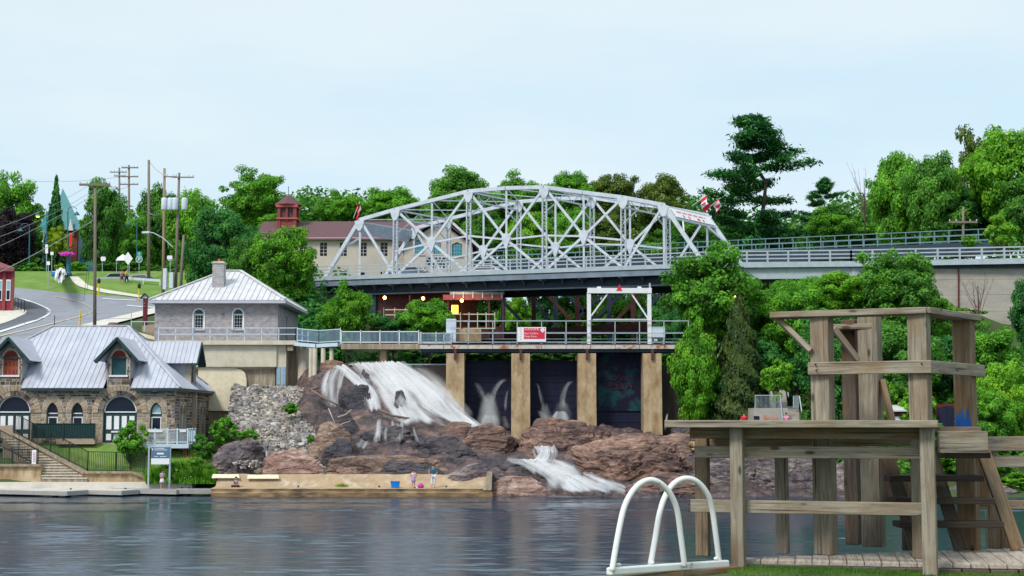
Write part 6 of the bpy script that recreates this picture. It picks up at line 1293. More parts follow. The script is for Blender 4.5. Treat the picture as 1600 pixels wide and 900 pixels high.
# white notice by the mill, on the bridge
t = thing('notice_board', 'large white notice with black lettering behind the bridge railing', 'sign', P(686, 425, 163)); MB().box(P(665, 420, 163), P(706, 400, 163.1)).build('board', 'sign_white', t)
for x in (668, 703): MB().box(P(x-1, 440, 163.15), P(x+1, 401, 163.25)).build('post', 'rail_grey', t)
rnd = random.Random(2)
for y, segs in ((403.5, 6), (408, 7), (412.5, 6), (417, 4)):
    for k in range(segs): x = 686-segs*2.8+k*5.6; MB().box(P(x, y+1.2, 162.95), P(x+rnd.uniform(2.5, 4.6), y-1.2, 162.99)).build('letter_mark', 'text_black', t)
# ------------------------------------------------------------------ foliage meshes (shared between trees)
def quads_mesh(name, c, n, s, mat, asp=1.6, seed=0):
    rs = np.random.RandomState(seed); k = len(c); n = n/np.maximum(np.linalg.norm(n, axis=1, keepdims=True), 1e-6)
    a = np.cross(n, rs.normal(size=(k, 3))); a /= np.maximum(np.linalg.norm(a, axis=1, keepdims=True), 1e-6); b = np.cross(n, a)
    L = (s*rs.uniform(.6, 1.4, k))[:, None]; l, w = a*L*asp/2, b*L/2
    bend = n*L*.18
    v = np.stack([c-l, c-w*.9+bend, c+l, c+w*.9+bend], 1).reshape(-1, 3)
    me = bpy.data.meshes.new(name); me.vertices.add(4*k); me.vertices.foreach_set('co', v.ravel().astype(np.float32)); me.loops.add(4*k); me.loops.foreach_set('vertex_index', np.arange(4*k, dtype=np.int32))
    me.polygons.add(k); me.polygons.foreach_set('loop_start', np.arange(0, 4*k, 4, dtype=np.int32)); me.polygons.foreach_set('loop_total', np.full(k, 4, dtype=np.int32))
    me.update(calc_edges=True); me.materials.append(MAT[mat]); return me
def crown_pts(seed, nclump, nleaf, prof='round'):
    rs = np.random.RandomState(seed); C = []; rs_o = rs.uniform(0, 50, 3)
    while len(C) < nclump:
        p = rs.uniform(-1, 1, 3); r = np.linalg.norm(p)
        if r > 1 or r < .45 - .25*rs.rand(): continue
        if prof == 'round': p[:2] *= 1 - .28*max(p[2], 0)**1.5 if p[2] > 0 else 1 - .35*(-p[2])**1.6
        if prof == 'upright': p[:2] *= .95 - .35*abs(p[2]+.15)
        k_ = np.array([rs_o[0], rs_o[1], rs_o[2]]); lump = 1+.42*noise.noise(Vector(p*1.7+k_)); C.append(p*(.72+.16*rs.rand())*lump)
    C = np.array(C); R_ = rs.uniform(.085, .22, nclump); w = R_**2; idx = rs.choice(nclump, nleaf, p=w/w.sum())
    d = rs.normal(size=(nleaf, 3)); d /= np.linalg.norm(d, axis=1, keepdims=True); rr = R_[idx]*(.35+.8*rs.rand(nleaf)**.7)
    d2 = d*np.array([1, 1, .72]); c = C[idx] + d2*rr[:, None]
    out = c/np.maximum(np.linalg.norm(c, axis=1, keepdims=True), .1)
    return c, d*.7 + out*.35 + np.array([0, 0, .45]) + rs.normal(size=(nleaf, 3))*.45
CR = {}
def crown(kind, mat, var):
    k = (kind, mat, var)
    if k in CR: return CR[k]
    sd_ = var*31 + {'round': 1, 'upright': 2, 'shrub': 3}.get(kind, 4); rs = np.random.RandomState(sd_)
    if kind in ('round', 'upright'): c, n = crown_pts(sd_, 150, 26000, kind); me = quads_mesh('crown', c, n, .042, mat, 1.5, sd_)
    elif kind == 'shrub': c, n = crown_pts(sd_, 60, 5500, 'round'); me = quads_mesh('crown', c, n, .085, mat, 1.6, sd_)
    elif kind == 'sparse': c, n = crown_pts(sd_, 70, 6500, 'round'); me = quads_mesh('crown', c, n, .055, mat, 1.5, sd_)
    elif kind == 'spruce':
        c, n = [], []
        for i in range(70):
            z = -1 + 2*(i/70)**.9; L = (1-(z+1)/2)**.85*(.85+.3*rs.rand())
            for j in range(9):
                a = rs.rand()*6.283; l = L*(.75+.35*rs.rand())
                for q in np.linspace(.12, 1, 16): c.append((math.cos(a)*l*q+rs.normal()*.02, math.sin(a)*l*q+rs.normal()*.02, z-.10*q*q*L*2+.03*rs.normal())); n.append((math.cos(a)*.3, math.sin(a)*.3, 1+.4*rs.normal()))
        me = quads_mesh('crown', np.array(c), np.array(n)+rs.normal(size=(len(c), 3))*.35, .075, mat, 2.2, sd_)
    elif kind == 'cedar':
        k_ = 16000; z = 1-2*rs.rand(k_)**.75; a = rs.rand(k_)*6.283; lump = .82+.3*np.sin(a*3+z*7)*np.sin(z*11+a); R_ = ((1-z)/2)**.75*lump*(.55+.45*rs.rand(k_)**.4); c = np.stack([np.cos(a)*R_, np.sin(a)*R_, z], 1)
        n = np.stack([np.cos(a), np.sin(a), .5+0*a], 1)+rs.normal(size=(k_, 3))*.5; me = quads_mesh('crown', c, n, .05, mat, 2.0, sd_)
    elif kind == 'pine':
        c, n = [], []
        lay = [(.95, .14), (.82, .3), (.66, .42), (.49, .62), (.30, .78), (.1, .95), (-.1, .9), (-.3, 1.0), (-.5, .95), (-.7, .85), (-.86, .7)]
        for z, L in lay:
            for j in range(5):
                a = rs.rand()*6.283; l = L*rs.uniform(.45, 1.15); up_ = rs.uniform(.03, .16)
                for q in np.linspace(.28, 1, 11):
                    m = int(46*(.45+q)); ctr = np.array([math.cos(a)*l*q, math.sin(a)*l*q, z+up_*q*q+rs.normal()*.012])
                    c.append(ctr + rs.normal(size=(m, 3))*np.array([.06, .06, .022])); n.append(rs.normal(size=(m, 3))*.6+np.array([0, 0, 1]))
        c, n = np.concatenate(c), np.concatenate(n); me = quads_mesh('crown', c, n, .022, mat, 3.4, sd_)
    CR[k] = me; return me
TR = {}
def trunk_mesh(var, conifer=False):
    k = (var, conifer)
    if k in TR: return TR[k]
    rnd = random.Random(var*7+1); mb = MB(); top = .95 if conifer else .72
    pts = [Vector((rnd.uniform(-.02, .02)*i, rnd.uniform(-.02, .02)*i, top*i/6)) for i in range(7)]; mb.tube(pts, [.026*(1-.8*i/6)+.004 for i in range(7)], 8)
    for i in range(0 if conifer else 9):
        f = rnd.uniform(.3, .7); p = Vector((0, 0, f)); a = rnd.uniform(0, 6.28); L = rnd.uniform(.2, .36)
        mid = p + Vector((math.cos(a)*L*.5, math.sin(a)*L*.5, L*.35)); e = p + Vector((math.cos(a)*L, math.sin(a)*L, L*.8)); mb.tube([p, mid, e], [.011, .008, .003], 6)
    if conifer:
        for i in range(14):
            z = .3+.6*i/14; a = rnd.uniform(0, 6.28); L = .28*(1.1-z); mb.tube([(0, 0, z), (math.cos(a)*L, math.sin(a)*L, z+.03)], [.006, .003], 5)
    me = bpy.data.meshes.new('trunk'); me.from_pydata(mb.v, [], mb.f); me.materials.append(MAT['bark']); TR[k] = me; return me
tcount = [0]
def tree(name, label, x, yt, yb, wpx, Y, kind, mat, cat='tree', group=None, depth=1., ground=None, var=None):
    tcount[0] += 1; v = (tcount[0] % 4 if var is None else var); a, b = P(x, yt, Y), P(x, yb, Y); cx, cz = (a.x+b.x)/2, (a.z+b.z)/2; rz_, rx = (a.z-b.z)/2, wpx/2/(F/Y)
    gz = h1(cx, Y) if ground is None else ground; gz = min(gz, b.z)
    t = thing(name, label, cat, (cx, Y, gz), group)
    cr = bpy.data.objects.new('crown', crown(kind, mat, v)); COL.objects.link(cr); cr.parent = t; cr.location = (0, 0, cz-gz); cr.scale = (rx*1.14, rx*1.14*depth, rz_*1.1); cr.rotation_euler = (0, 0, tcount[0]*1.7)
    if depth != 1: cr.rotation_euler = (0, 0, math.pi*(tcount[0] % 2))
    con = kind in ('spruce', 'pine', 'cedar'); H = (a.z-gz)
    tr = bpy.data.objects.new('trunk', trunk_mesh(v, con)); COL.objects.link(tr); tr.parent = t; tr.scale = (min(max(H, rx)*.9, rx*2.0), min(max(H, rx)*.9, rx*2.0), H*.9); tr.rotation_euler = (0, 0, tcount[0]*2.1)
    return t
bg_ = 'trees along the skyline'; sl_ = 'trees on the right bank'; lf = 'trees on the left hill'
for q in [
 ('big bright green tree at the far left edge behind the purple tree',18,268,425,104,192,'round','leaf_mid',lf),
 ('dark purple leaved tree at the left edge',18,318,428,82,184,'round','leaf_purple',lf),
 ('yellow green small tree in front of the teal roof house',94,352,400,46,188,'sparse','leaf_yellow',lf),
 ('tall loose dark tree behind the tall utility pole with crossarm',158,272,425,76,190,'round','leaf_dark',lf),
 ('mid green tree between the two wooden pole groups',205,328,430,66,200,'round','leaf_mid',lf),
 ('dark green tree behind the tall bare pole',245,280,432,80,208,'round','leaf_dark',lf),
 ('green tree right behind the transformer pole',300,290,438,92,192,'round','leaf_mid',lf),
 ('wide dark green tree left of the powerhouse chimney',340,318,462,112,163,'round','leaf_deep',lf),
 ('bright green tree top left of the brick cupola',400,262,360,104,208,'round','leaf_mid',lf),
 ('dark green tree behind the powerhouse roof',392,360,470,84,150,'round','leaf_dark',lf),
 ('light green sprawling tree in front of the cream mill',446,348,480,104,147,'round','leaf_bright',lf),
 ('pale small tree behind the left of the cupola',425,330,372,50,188,'sparse','leaf_mid',lf),
 ('green tree top left of the red flag',530,298,356,68,226,'round','leaf_mid',bg_),
 ('green tree top behind the left truss slope',612,288,365,104,226,'round','leaf_mid',bg_),
 ('blue green distant tree beside the cupola',480,328,365,44,236,'round','leaf_deep',bg_),
 ('dark green tree top above the left truss shoulder',714,257,370,104,222,'round','leaf_dark',bg_),
 ('green tree top left of the truss peak',805,270,360,94,228,'round','leaf_mid',bg_),
 ('bright green tree top above the truss peak',892,262,350,80,226,'round','leaf_mid',bg_),
 ('olive tree top right of the truss peak',958,266,360,84,230,'round','leaf_olive',bg_),
 ('olive brown tree top left of the bridge flags',1036,270,370,92,222,'round','leaf_olive',bg_),
 ('dark tree behind the mill gable',752,310,425,76,206,'round','leaf_dark',bg_),
 ('bright green tree seen through the middle of the truss',832,325,430,96,204,'round','leaf_bright',bg_),
 ('mid green tree seen through the truss right of the middle',900,318,430,84,210,'round','leaf_mid',bg_),
 ('olive tree seen through the right half of the truss',965,318,430,104,204,'round','leaf_olive',bg_),
 ('yellow green bush tree low behind the right truss end',1030,360,430,80,200,'round','leaf_mid',bg_),
 ('tree behind the bridge portal',1085,330,410,80,206,'round','leaf_dark',bg_),
 ('low green tree under the big white pine',1180,345,410,140,196,'round','leaf_deep',bg_),
 ('dark tree behind the cream mill roof',660,330,420,90,214,'round','leaf_dark',bg_),
 ('low leafy tree right of the white pine behind the railway handrail',1300,318,385,84,200,'round','leaf_mid',bg_),
 ('bushy tree in the skyline gap beside the small pine',1345,345,392,70,205,'round','leaf_mid',bg_),
 ('tall green tree left in the right skyline group',1398,222,400,104,190,'upright','leaf_mid',bg_),
 ('dark green tree in the middle of the right skyline group',1462,232,400,104,184,'round','leaf_dark',bg_),
 ('thin topped tree behind the middle of the right skyline group',1520,192,380,84,202,'sparse','leaf_olive',bg_),
 ('huge bright green tree at the right edge of the skyline',1572,184,372,130,180,'round','leaf_bright',bg_),
 ('tall green tree second in the right skyline group',1435,250,395,90,196,'round','leaf_mid',bg_),
 ('dark low tree under the right skyline group',1500,290,392,120,186,'round','leaf_deep',bg_),
 ('dark tree cut by the right edge above the road',1620,260,392,110,174,'round','leaf_dark',bg_)]:
    tree('leafy_tree', *q[:8], group=q[8])
tree('spruce_tree', 'narrow dark blue spruce in front of the teal roof', 86, 286, 420, 44, 194, 'spruce', 'leaf_pine', group=lf)
tree('pine_tree', 'large dark white pine with layered branches right of the truss', 1176, 200, 405, 214, 186, 'pine', 'leaf_pine', group=bg_)
tree('pine_tree', 'small distant pine right of the large white pine', 1288, 288, 380, 80, 222, 'pine', 'leaf_pine', group=bg_)
for q in [
 ('rounded bright tree hiding the right end of the truss deck',1120,376,545,150,124,'round','leaf_mid'),
 ('fresh light green tree beside the right dam pillar',1088,492,668,76,118.6,'upright','leaf_bright'),
 ('rounded dark tree in front of the abutment',1402,384,520,132,127,'round','leaf_dark'),
 ('light yellow green tree below the approach girder',1315,420,500,110,130,'round','leaf_bright'),
 ('mid green tree right of the cedar',1245,438,580,110,125,'round','leaf_mid'),
 ('bright green sapling at the bank stairs',1212,555,622,56,114.5,'shrub','leaf_bright'),
 ('dense green tree behind the tower left post',1300,480,660,130,119,'round','leaf_deep'),
 ('dense green tree behind the tower right posts',1400,495,650,140,118,'round','leaf_dark'),
 ('green tree at right edge below the abutment',1540,500,640,130,120,'round','leaf_mid'),
 ('dark green tree at the far right edge behind the road wall',1610,420,560,70,124,'round','leaf_deep'),
 ('bright green tree low at the right edge',1575,560,700,120,112,'round','leaf_bright'),
 ('leafy bush tree right of the blue painted post',1545,600,722,90,109,'round','leaf_mid'),
 ('light green sapling between the tower posts',1385,590,670,44,113,'shrub','leaf_bright'),
 ('light green sapling beside the kiosk',1430,600,690,70,112,'shrub','leaf_bright'),
 ('green bushy tree below the rounded dark tree',1470,520,640,120,121,'round','leaf_deep'),
 ('dark tree filling behind the cedar',1180,520,660,110,123,'round','leaf_deep'),
 ('dark leafy tree between dam end and cedar',1110,560,690,90,121,'round','leaf_deep'),
 ('dark tree below the rounded bright tree behind the dam end',1060,470,560,70,134,'round','leaf_deep'),
 ('green tree closing the gap under the approach girder',1262,428,520,120,137,'round','leaf_mid'),
 ('green tree filling the bank under the abutment left corner',1452,455,560,90,129,'round','leaf_mid'),
 ('bright green tree under the approach span pier',1340,450,545,90,131,'round','leaf_mid'),
 ('mid green tree between the cedar and the bank stairs top',1200,440,540,80,128,'round','leaf_mid'),
 ('dark tree in the shade below the approach span',1240,445,560,120,132,'round','leaf_deep')]:
    tree('bank_tree', *q, group=sl_)
tree('cedar_tree', 'dark brownish green cone shaped cedar on the right bank', 1156, 468, 668, 100, 119.2, 'cedar', 'leaf_cedar', group=sl_)
tree('leafy_tree', 'light green tree in front of the blue bridge pier', 541, 440, 545, 76, 140, 'round', 'leaf_bright', group='trees below the bridge')
tree('leafy_tree', 'leafy tree growing in front of the lamp lit terrace', 668, 462, 545, 92, 143, 'round', 'leaf_mid', group='trees below the bridge')
tree('leafy_tree', 'dark bush tree below the left terrace lamp', 615, 490, 545, 80, 143.5, 'round', 'leaf_deep', group='trees below the bridge')
tree('leafy_tree', 'small bright tree right of the terrace below the bridge', 806, 458, 540, 54, 172, 'round', 'leaf_bright', group='trees below the bridge')
for i, (x, Y, m) in enumerate(((850, 178, 'leaf_deep'), (900, 180, 'leaf_dark'), (945, 178, 'leaf_mid'), (990, 180, 'leaf_dark'), (1035, 172, 'leaf_deep'), (770, 180, 'leaf_dark'), (720, 184, 'leaf_deep'))):
    tree('leafy_tree', ['dark tree behind the second trestle post', 'dark green tree behind the danger sign side trestle', 'mid green tree behind the gantry', 'dark green tree behind the gantry right column', 'dark tree behind the control cabinet', 'dark green tree right behind the terrace end', 'dark tree behind the terrace wall'][i], x, 446, 560, 84, Y, 'round', m, group='trees below the bridge')
for i, (x, Y, yt, yb) in enumerate(((560, 150, 540, 572), (640, 150, 538, 575), (700, 152, 540, 572), (760, 152, 540, 572), (820, 152, 540, 570), (880, 152, 540, 570), (940, 152, 540, 570), (1040, 150, 540, 580))):
    tree('shrub', ['shrub under the footbridge beside its tan pier', 'shrub below the walkway left of the first dam pillar', 'shrub behind the top of the first dam pillar', 'shrub above the gate of the left dam bay', 'shrub behind the top of the second dam pillar', 'shrub above the gate of the second dam bay', 'shrub behind the top of the third dam pillar', 'shrub behind the top of the fourth dam pillar'][i], x, yt, yb, 84, Y, 'shrub', 'leaf_dark', 'shrub', 'shrubs along the upper pool', ground=8.8)
sg = 'shrubs near the shore'
for i, q in enumerate([('rounded dark green bush in front of the right boathouse door',205,655,722,52,109.4,'shrub','leaf_mid'), ('leafy bush left of the grey overhanging boulder',350,650,700,46,112.4,'shrub','leaf_mid'),
  ('low bush right above the overhanging boulder',388,668,692,36,111,'shrub','leaf_mid'), ('dark bush below the balcony corner',318,680,720,44,110.6,'shrub','leaf_dark'), ('small tuft bush growing on the rubble slope',455,628,648,28,116.6,'shrub','leaf_mid'),
  ('tiny green tuft low on the rubble slope',485,678,694,14,112.4,'shrub','leaf_mid'), ('green bush behind the information board',300,712,745,70,108.4,'shrub','leaf_dark'),
  ('bright shrub on the road end at the right',1562,338,388,50,140,'shrub','leaf_bright'), ('low shrub behind the right guardrail',1515,366,390,30,146,'shrub','leaf_bright'), ('pale shrub on the far right abutment slope',1510,480,512,60,132,'shrub','leaf_mid'),
  ('round clipped yellow bush by the flower pillar',92,409,428,20,176,'shrub','leaf_yellow'), ('clipped hedge bush left of the teal lamp post',52,412,432,34,178,'shrub','leaf_mid'), ('clipped hedge bush behind the crimson house',28,412,430,30,179,'shrub','leaf_dark'),
  ('clipped hedge bush right of the flower pillar',122,408,430,34,178,'shrub','leaf_mid'), ('dark clipped hedge bush right of the crossarm pole',165,406,432,44,179,'shrub','leaf_dark'), ('dark clipped hedge behind the walking couple',205,410,436,46,181,'shrub','leaf_dark'), ('clipped hedge below the tall bare pole',240,412,440,40,180,'shrub','leaf_dark'), ('hedge below the transformer poles',275,410,450,50,178,'shrub','leaf_dark'),
  ('yellow green weeds on the far shore under the stairs',1590,735,772,70,105,'shrub','leaf_bright'), ('low bushes on the shore behind the right railing',1520,690,745,120,106.5,'shrub','leaf_mid'), ('green bush right of the kiosk',1465,660,720,80,108.5,'shrub','leaf_dark'),
  ('low green bush on the shore under the tower',1330,690,722,90,110,'shrub','leaf_mid'), ('bush at the right end of the dam gravel',1130,655,692,80,114.5,'shrub','leaf_dark'), ('bush behind the bank stairs landing',1275,625,690,60,112.5,'shrub','leaf_dark')]):
    tree('shrub', *q, cat='shrub', group=sg)
# far wood behind the skyline trees and undergrowth on the banks: one mass each
def mass(name, label, cat, cen, per, size, mat, seed):
    rs = np.random.RandomState(seed); cs, ns = [], []
    for (x, y, z, r, rz_) in cen:
        dd = rs.normal(size=(per, 3)); dd /= np.linalg.norm(dd, axis=1, keepdims=True); cs.append(np.array([x, y, z])+dd*np.array([r, r, rz_])*(.55+.5*rs.rand(per)**.6)[:, None]); ns.append(dd*.7+np.array([0, 0, .4])+rs.normal(size=(per, 3))*.5)
    me = quads_mesh(name, np.concatenate(cs), np.concatenate(ns), size, mat, 1.5, seed); o = bpy.data.objects.new(name, me); COL.objects.link(o); return setp(o, label, cat, None, 'stuff')
rs = np.random.RandomState(21); cen = []
for k in range(190):
    x = -110+220*(k+rs.rand())/190; y = rs.uniform(228, 250); px = 800+x/y*F
    top = 350 if 1120 < px < 1330 else 352 if px < 330 else 318; cen.append((x, y, ZX(top+rs.uniform(8, 55), y), rs.uniform(3, 4.8), rs.uniform(2.4, 4)))
for k in range(70):
    x = rs.uniform(26, 62); y = rs.uniform(222, 232); cen.append((x, y, ZX(rs.uniform(415, 500), y), 4.2, 3.6))
for k in range(120):
    x = -115+230*rs.rand(); y = rs.uniform(226, 236); cen.append((x, y, ZX(rs.uniform(375, 430 if x < 20 else 470), y), 4.5, 3.6))
mass('far_wood', 'mass of far green woodland behind the skyline trees', 'wood', cen, 330, .62, 'leaf_dark', 5)
cen = []
for k in range(1500):
    x, y = rs.uniform(13, 66), rs.uniform(107, 139); z = h1(x, y)
    if (XX(1182, 620, y) < x < XX(1255, 620, y) and y < 124) or z < 1.2: continue
    if y < 117 and x < XX(1290, 690, y): continue
    if y > 131 and x > XX(1440, 500, y): continue
    r = rs.uniform(.5, 1.2); cen.append((x, y, z+r*.45, r, r*.8))
mass('undergrowth', 'green undergrowth covering the right bank below the road', 'undergrowth', cen, 60, .26, 'leaf_dark', 6)
cen = []
for k in range(420):
    x, y = rs.uniform(-23, 16), rs.uniform(139, 200); z = h1(x, y)
    if z < 9.2 or (y < 152 and x > -8): continue
    r = rs.uniform(.7, 1.6); cen.append((x, y, z+r*.4, r, r*.8))
for k in range(160):
    x, y = rs.uniform(-23.5, -16.5), rs.uniform(138.5, 150); r = rs.uniform(.6, 1.3); cen.append((x, y, h1(x, y)+r*.4, r, r*.8))
mass('undergrowth', 'dark undergrowth on the gorge banks below the bridge', 'undergrowth', cen, 90, .32, 'leaf_deep', 7)
# leafless shrub on the abutment slope
def bare(label, x, yb, yt, Y, w, seed):
    t = thing('bare_tree', label, 'tree', P(x, yb, Y)); rnd = random.Random(seed); mb = MB(); a = P(x, yb, Y); H = P(x, yt, Y).z-a.z; W_ = w/(F/Y)
    for k in range(9):
        f = rnd.uniform(.1, .5); b = a+Vector((rnd.uniform(-.1, .1), 0, H*f)); e = a+Vector((rnd.uniform(-1, 1)*W_/2, rnd.uniform(-.5, .5), H*rnd.uniform(.65, 1))); m = b.lerp(e, .5)+Vector((rnd.uniform(-.2, .2), 0, rnd.uniform(-.1, .3)))
        mb.tube([b, m, e], [.045, .03, .01], 5)
        for j in range(3): p_ = m.lerp(e, rnd.random()); mb.tube([p_, p_+Vector((rnd.uniform(-.5, .5), rnd.uniform(-.3, .3), rnd.uniform(.2, .7)))], [.015, .006], 4)
    mb.build('twigs', 'driftwood', t); MB().tube([a-UP*.5, a+UP*H*.5, a+UP*H*.8], [.09, .06, .03], 7).build('trunk', 'bark', t)
bare('bare twiggy tree in front of the abutment wall', 1530, 520, 428, 131, 50, 3); bare('thin bare dead tree in the skyline gap', 1352, 372, 255, 198, 50, 8)
# reeds, flowers and near grass
def blades(name, label, cat, n, region, hgt, mat, w, seed, lean=.25):
    rs = np.random.RandomState(seed); mb = MB()
    for k in range(n):
        x, y, z, s_ = region(rs); h = hgt*rs.uniform(.55, 1.15)*s_; a = rs.rand()*6.28; dx, dy = math.cos(a)*lean*h*rs.rand(), math.sin(a)*lean*h*rs.rand(); b = a+1.57; ux, uy = math.cos(b)*w, math.sin(b)*w
        mb.add([(x-ux, y-uy, z), (x+ux, y+uy, z), (x+dx*.4+ux*.7, y+dy*.4+uy*.7, z+h*.6), (x+dx, y+dy, z+h), (x+dx*.4-ux*.7, y+dy*.4-uy*.7, z+h*.6)], [(0,1,2,3,4)])
    return setp(mb.build(name, mat), label, cat, None, 'stuff')
def reg(x0, x1, y, Y0, Y1, ztop):
    def f(rs):
        Y = rs.uniform(Y0, Y1); X = rs.uniform(P(x0, y, Y).x, P(x1, y, Y).x); e = 1-abs((X-P((x0+x1)/2, y, Y).x)/(P(x1, y, Y).x-P(x0, y, Y).x))*.9; return X, Y, ztop, e
    return f
blades('reeds', 'tall green reeds and weeds below the information board', 'reeds', 5200, reg(228, 336, 757, 106.9, 108.4, .78), 1.6, 'leaf_bright', .035, 3, .5)
blades('reeds', 'straw coloured grass heads behind the green reeds', 'reeds', 900, reg(262, 335, 757, 108.0, 108.7, 1.0), 1.75, 'leaf_reed', .03, 4, .4)
mb = MB(); rs = np.random.RandomState(9)
for k in range(90): q = P(rs.uniform(255, 300), 735, 106.2); c = Vector((q.x, 106.9+rs.uniform(-.1, .7), rs.uniform(1.2, 1.95))); mb.obox(c, (.045, 0, 0), (0, .045, 0), (0, 0, .02))
setp(mb.build('wildflowers', 'petal_white'), 'small white wildflowers among the reeds', 'flowers', None, 'stuff')
blades('weed_tuft', 'small yellow green grass tuft on the concrete ledge apron', 'grass', 160, reg(523, 544, 759, 105.4, 105.7, zt2+.08), .26, 'leaf_yellow', .02, 6)
# ------------------------------------------------------------------ poles, wires, street furniture on the hill
def pole(label, x, yt, yb, Y, r, mat, arms=(), lean=0):
    t = thing('utility_pole', label, 'utility pole', P(x, yb, Y), 'utility poles'); a, b = P(x, yb, Y), P(x+lean, yt, Y); MB().tube([a-UP*1.5, a.lerp(b, .5), b], [r, r*.85, r*.7], 10).build('pole_shaft', mat, t, True)
    for (xa, xb, y, th) in arms:
        MB().beam(P(xa, y, Y-.2), P(xb, y, Y-.2), .12, th).build('crossarm', 'wood_pole', t)
        for x_ in (xa+1, xa+(xb-xa)*.25, xb-(xb-xa)*.25, xb-1): q = P(x_, y, Y-.2); MB().lathe(q+UP*.05, [(.03, 0), (.05, .1), (.07, .16), (.04, .26)], 7).build('insulator', 'transformer_grey', t)
    return t
pole('grey wooden utility pole with one wide crossarm behind the boathouse roof', 148.5, 286, 507, 131, .16, 'wood_pole', [(124, 172, 288.5, .2)])
pole('distant utility pole with three crossarms, right one of the pair', 201.5, 258, 440, 205, .2, 'wood_pole', [(190, 216, 262, .16), (190, 216, 276, .16), (188, 216, 288, .16)])
pole('distant utility pole with crossarms, left one of the pair', 186.5, 262, 440, 212, .18, 'wood_pole', [(172, 198, 269, .14), (178, 196, 275, .14)])
pole('tall bare tapering utility pole left of the transformer poles', 232.5, 250, 434, 172, .2, 'wood_pole'); pole('tan wooden utility pole carrying the left transformer', 255, 263, 458, 160, .19, 'wood_pole_tan', [(256, 276, 276, .1)], 2)
tp5 = pole('grey utility pole with transformers and street light arm', 274, 270, 452, 158, .18, 'wood_pole', [(270, 303, 277, .12)], 6); pole('short leaning wooden pole stub beside the powerhouse roof', 282, 367, 448, 156, .17, 'wood_pole', (), 5)
for x in (256.5, 266, 273.5, 288):
    q = P(x, 328, 157.5); MB().lathe(q-UP*.0, [(.3, 0), (.33, .08), (.33, 1.15), (.28, 1.3), (.08, 1.34)], 12).build('transformer', 'transformer_grey', tp5, True)
MB().tube([P(270, 386, 157.8), P(255, 372, 157.6), P(240, 364, 157.4), P(231, 362.5, 157.3)], .05, 7).build('lamp_arm', 'transformer_grey', tp5); q = P(228, 363, 157.3); MB().obox(q, (.4, 0, .02), (0, .16, 0), (0, 0, .1)).build('lamp_head', 'transformer_grey', tp5)
for x, y0, y1 in ((258, 452, 420), (268, 450, 426), (266, 407, 400)): MB().box(P(x-4, y0, 157.2), P(x+4, y1, 157.7)).build('meter_box', 'transformer_grey', tp5)
def wire(label, a, b, sag, r=.022, mat='cable', n=14):
    a, b = Vector(a), Vector(b); MBt = MB().tube([a.lerp(b, i/n)-UP*sag*4*(i/n)*(1-i/n) for i in range(n+1)], r, 5); setp(MBt.build('overhead_wire', mat), label, 'wire', 'overhead wires')
wire('upper wire from the crossarm pole to the left edge', P(140, 289, 131), P(-30, 364, 120), .4, .018); wire('second wire from the crossarm pole to the left edge', P(147, 297, 131), P(-30, 380, 120), .4, .018); wire('third wire from the crossarm tip to the left edge', P(170, 288, 131), P(-30, 397, 120), .4, .018)
wire('low thick cable from the crossarm pole over the crimson house', P(145, 345, 131), P(-40, 444, 121), .2, .032); wire('wire between the crossarm pole and the distant poles', P(170, 289, 131), P(203, 288, 205), .5, .02, 'cable_dark'); wire('thin wire across the sky left of the poles', P(-30, 275, 215), P(190, 276, 212), .8, .02, 'cable_dark')
wire('guy wire right of the transformer poles', P(288, 290, 158), P(328, 402, 160), 0, .02, 'cable_dark'); wire('guy wire at the crossarm pole', P(148, 300, 131), P(131, 470, 140), 0, .02, 'cable_dark'); wire('guy wire nearest the crossarm pole', P(147, 330, 131), P(136, 455, 142), 0, .02, 'cable_dark'); wire('wire from the tall bare pole to the transformer pole', P(233, 252, 172), P(276, 277, 158), .6, .02, 'cable_dark'); wire('wire below the transformers', P(233, 332, 172), P(256, 326, 160), .5, .03)
def street_lamp(label, x, yt, yb, Y, side=1, glow=False):
    t = thing('street_lamp', label, 'street lamp', P(x, yb, Y), 'teal street lamps'); a, b = P(x, yb, Y), P(x, yt, Y); MB().tube([a-UP, b], [.1, .07], 8).build('lamp_pole', 'paint_teal', t)
    MB().tube([b+Vector((side*(-.55+.55*math.cos(k*.35)), 0, .55*math.sin(k*.35))) for k in range(9)], .04, 6).build('lamp_arm', 'paint_teal', t); MB().lathe(b+Vector((-side*1.08, 0, -.45)), [(.38, 0), (.34, .06), (.16, .3), (.05, .42)], 10).build('lamp_shade', 'paint_teal', t)
    if glow: MB().lathe(b+Vector((-side*1.08, 0, -.62)), [(.06, 0), (.2, .06), (.22, .16)], 10).build('lamp_bulb', 'lamp_yellow', t)
    return t
street_lamp('teal street lamp with lit amber lamp left of the spruce', 73, 332, 426, 178, 1, True); street_lamp('teal street lamp nearest the purple tree', 46, 356, 424, 181); street_lamp('teal street lamp standing in the trees left of the bare pole', 214, 346, 432, 186)
t = street_lamp('dark pillar lamp with red banner and magenta flower basket', 106, 330, 432, 174, -1); q = P(107, 430, 174); MB().lathe(q-UP*.8, [(.42, 0), (.42, 1.0), (.3, 1.2), (.26, 3.0), (.2, 3.2)], 10).build('pillar', 'paint_teal', t)
MB().box(P(108, 385, 173.8), P(113, 364, 173.85)).build('banner', 'banner_red', t)
rs = np.random.RandomState(3); mb = MB()
for k in range(420): q = P(105+rs.normal()*4.2, 396.5+rs.normal()*1.1, 173.4+rs.normal()*.3); mb.obox(q, (.06, 0, .02), (0, .06, 0), (0, 0, .05))
mb.build('flower_basket', 'petal_magenta', t)['kind'] = 'stuff'
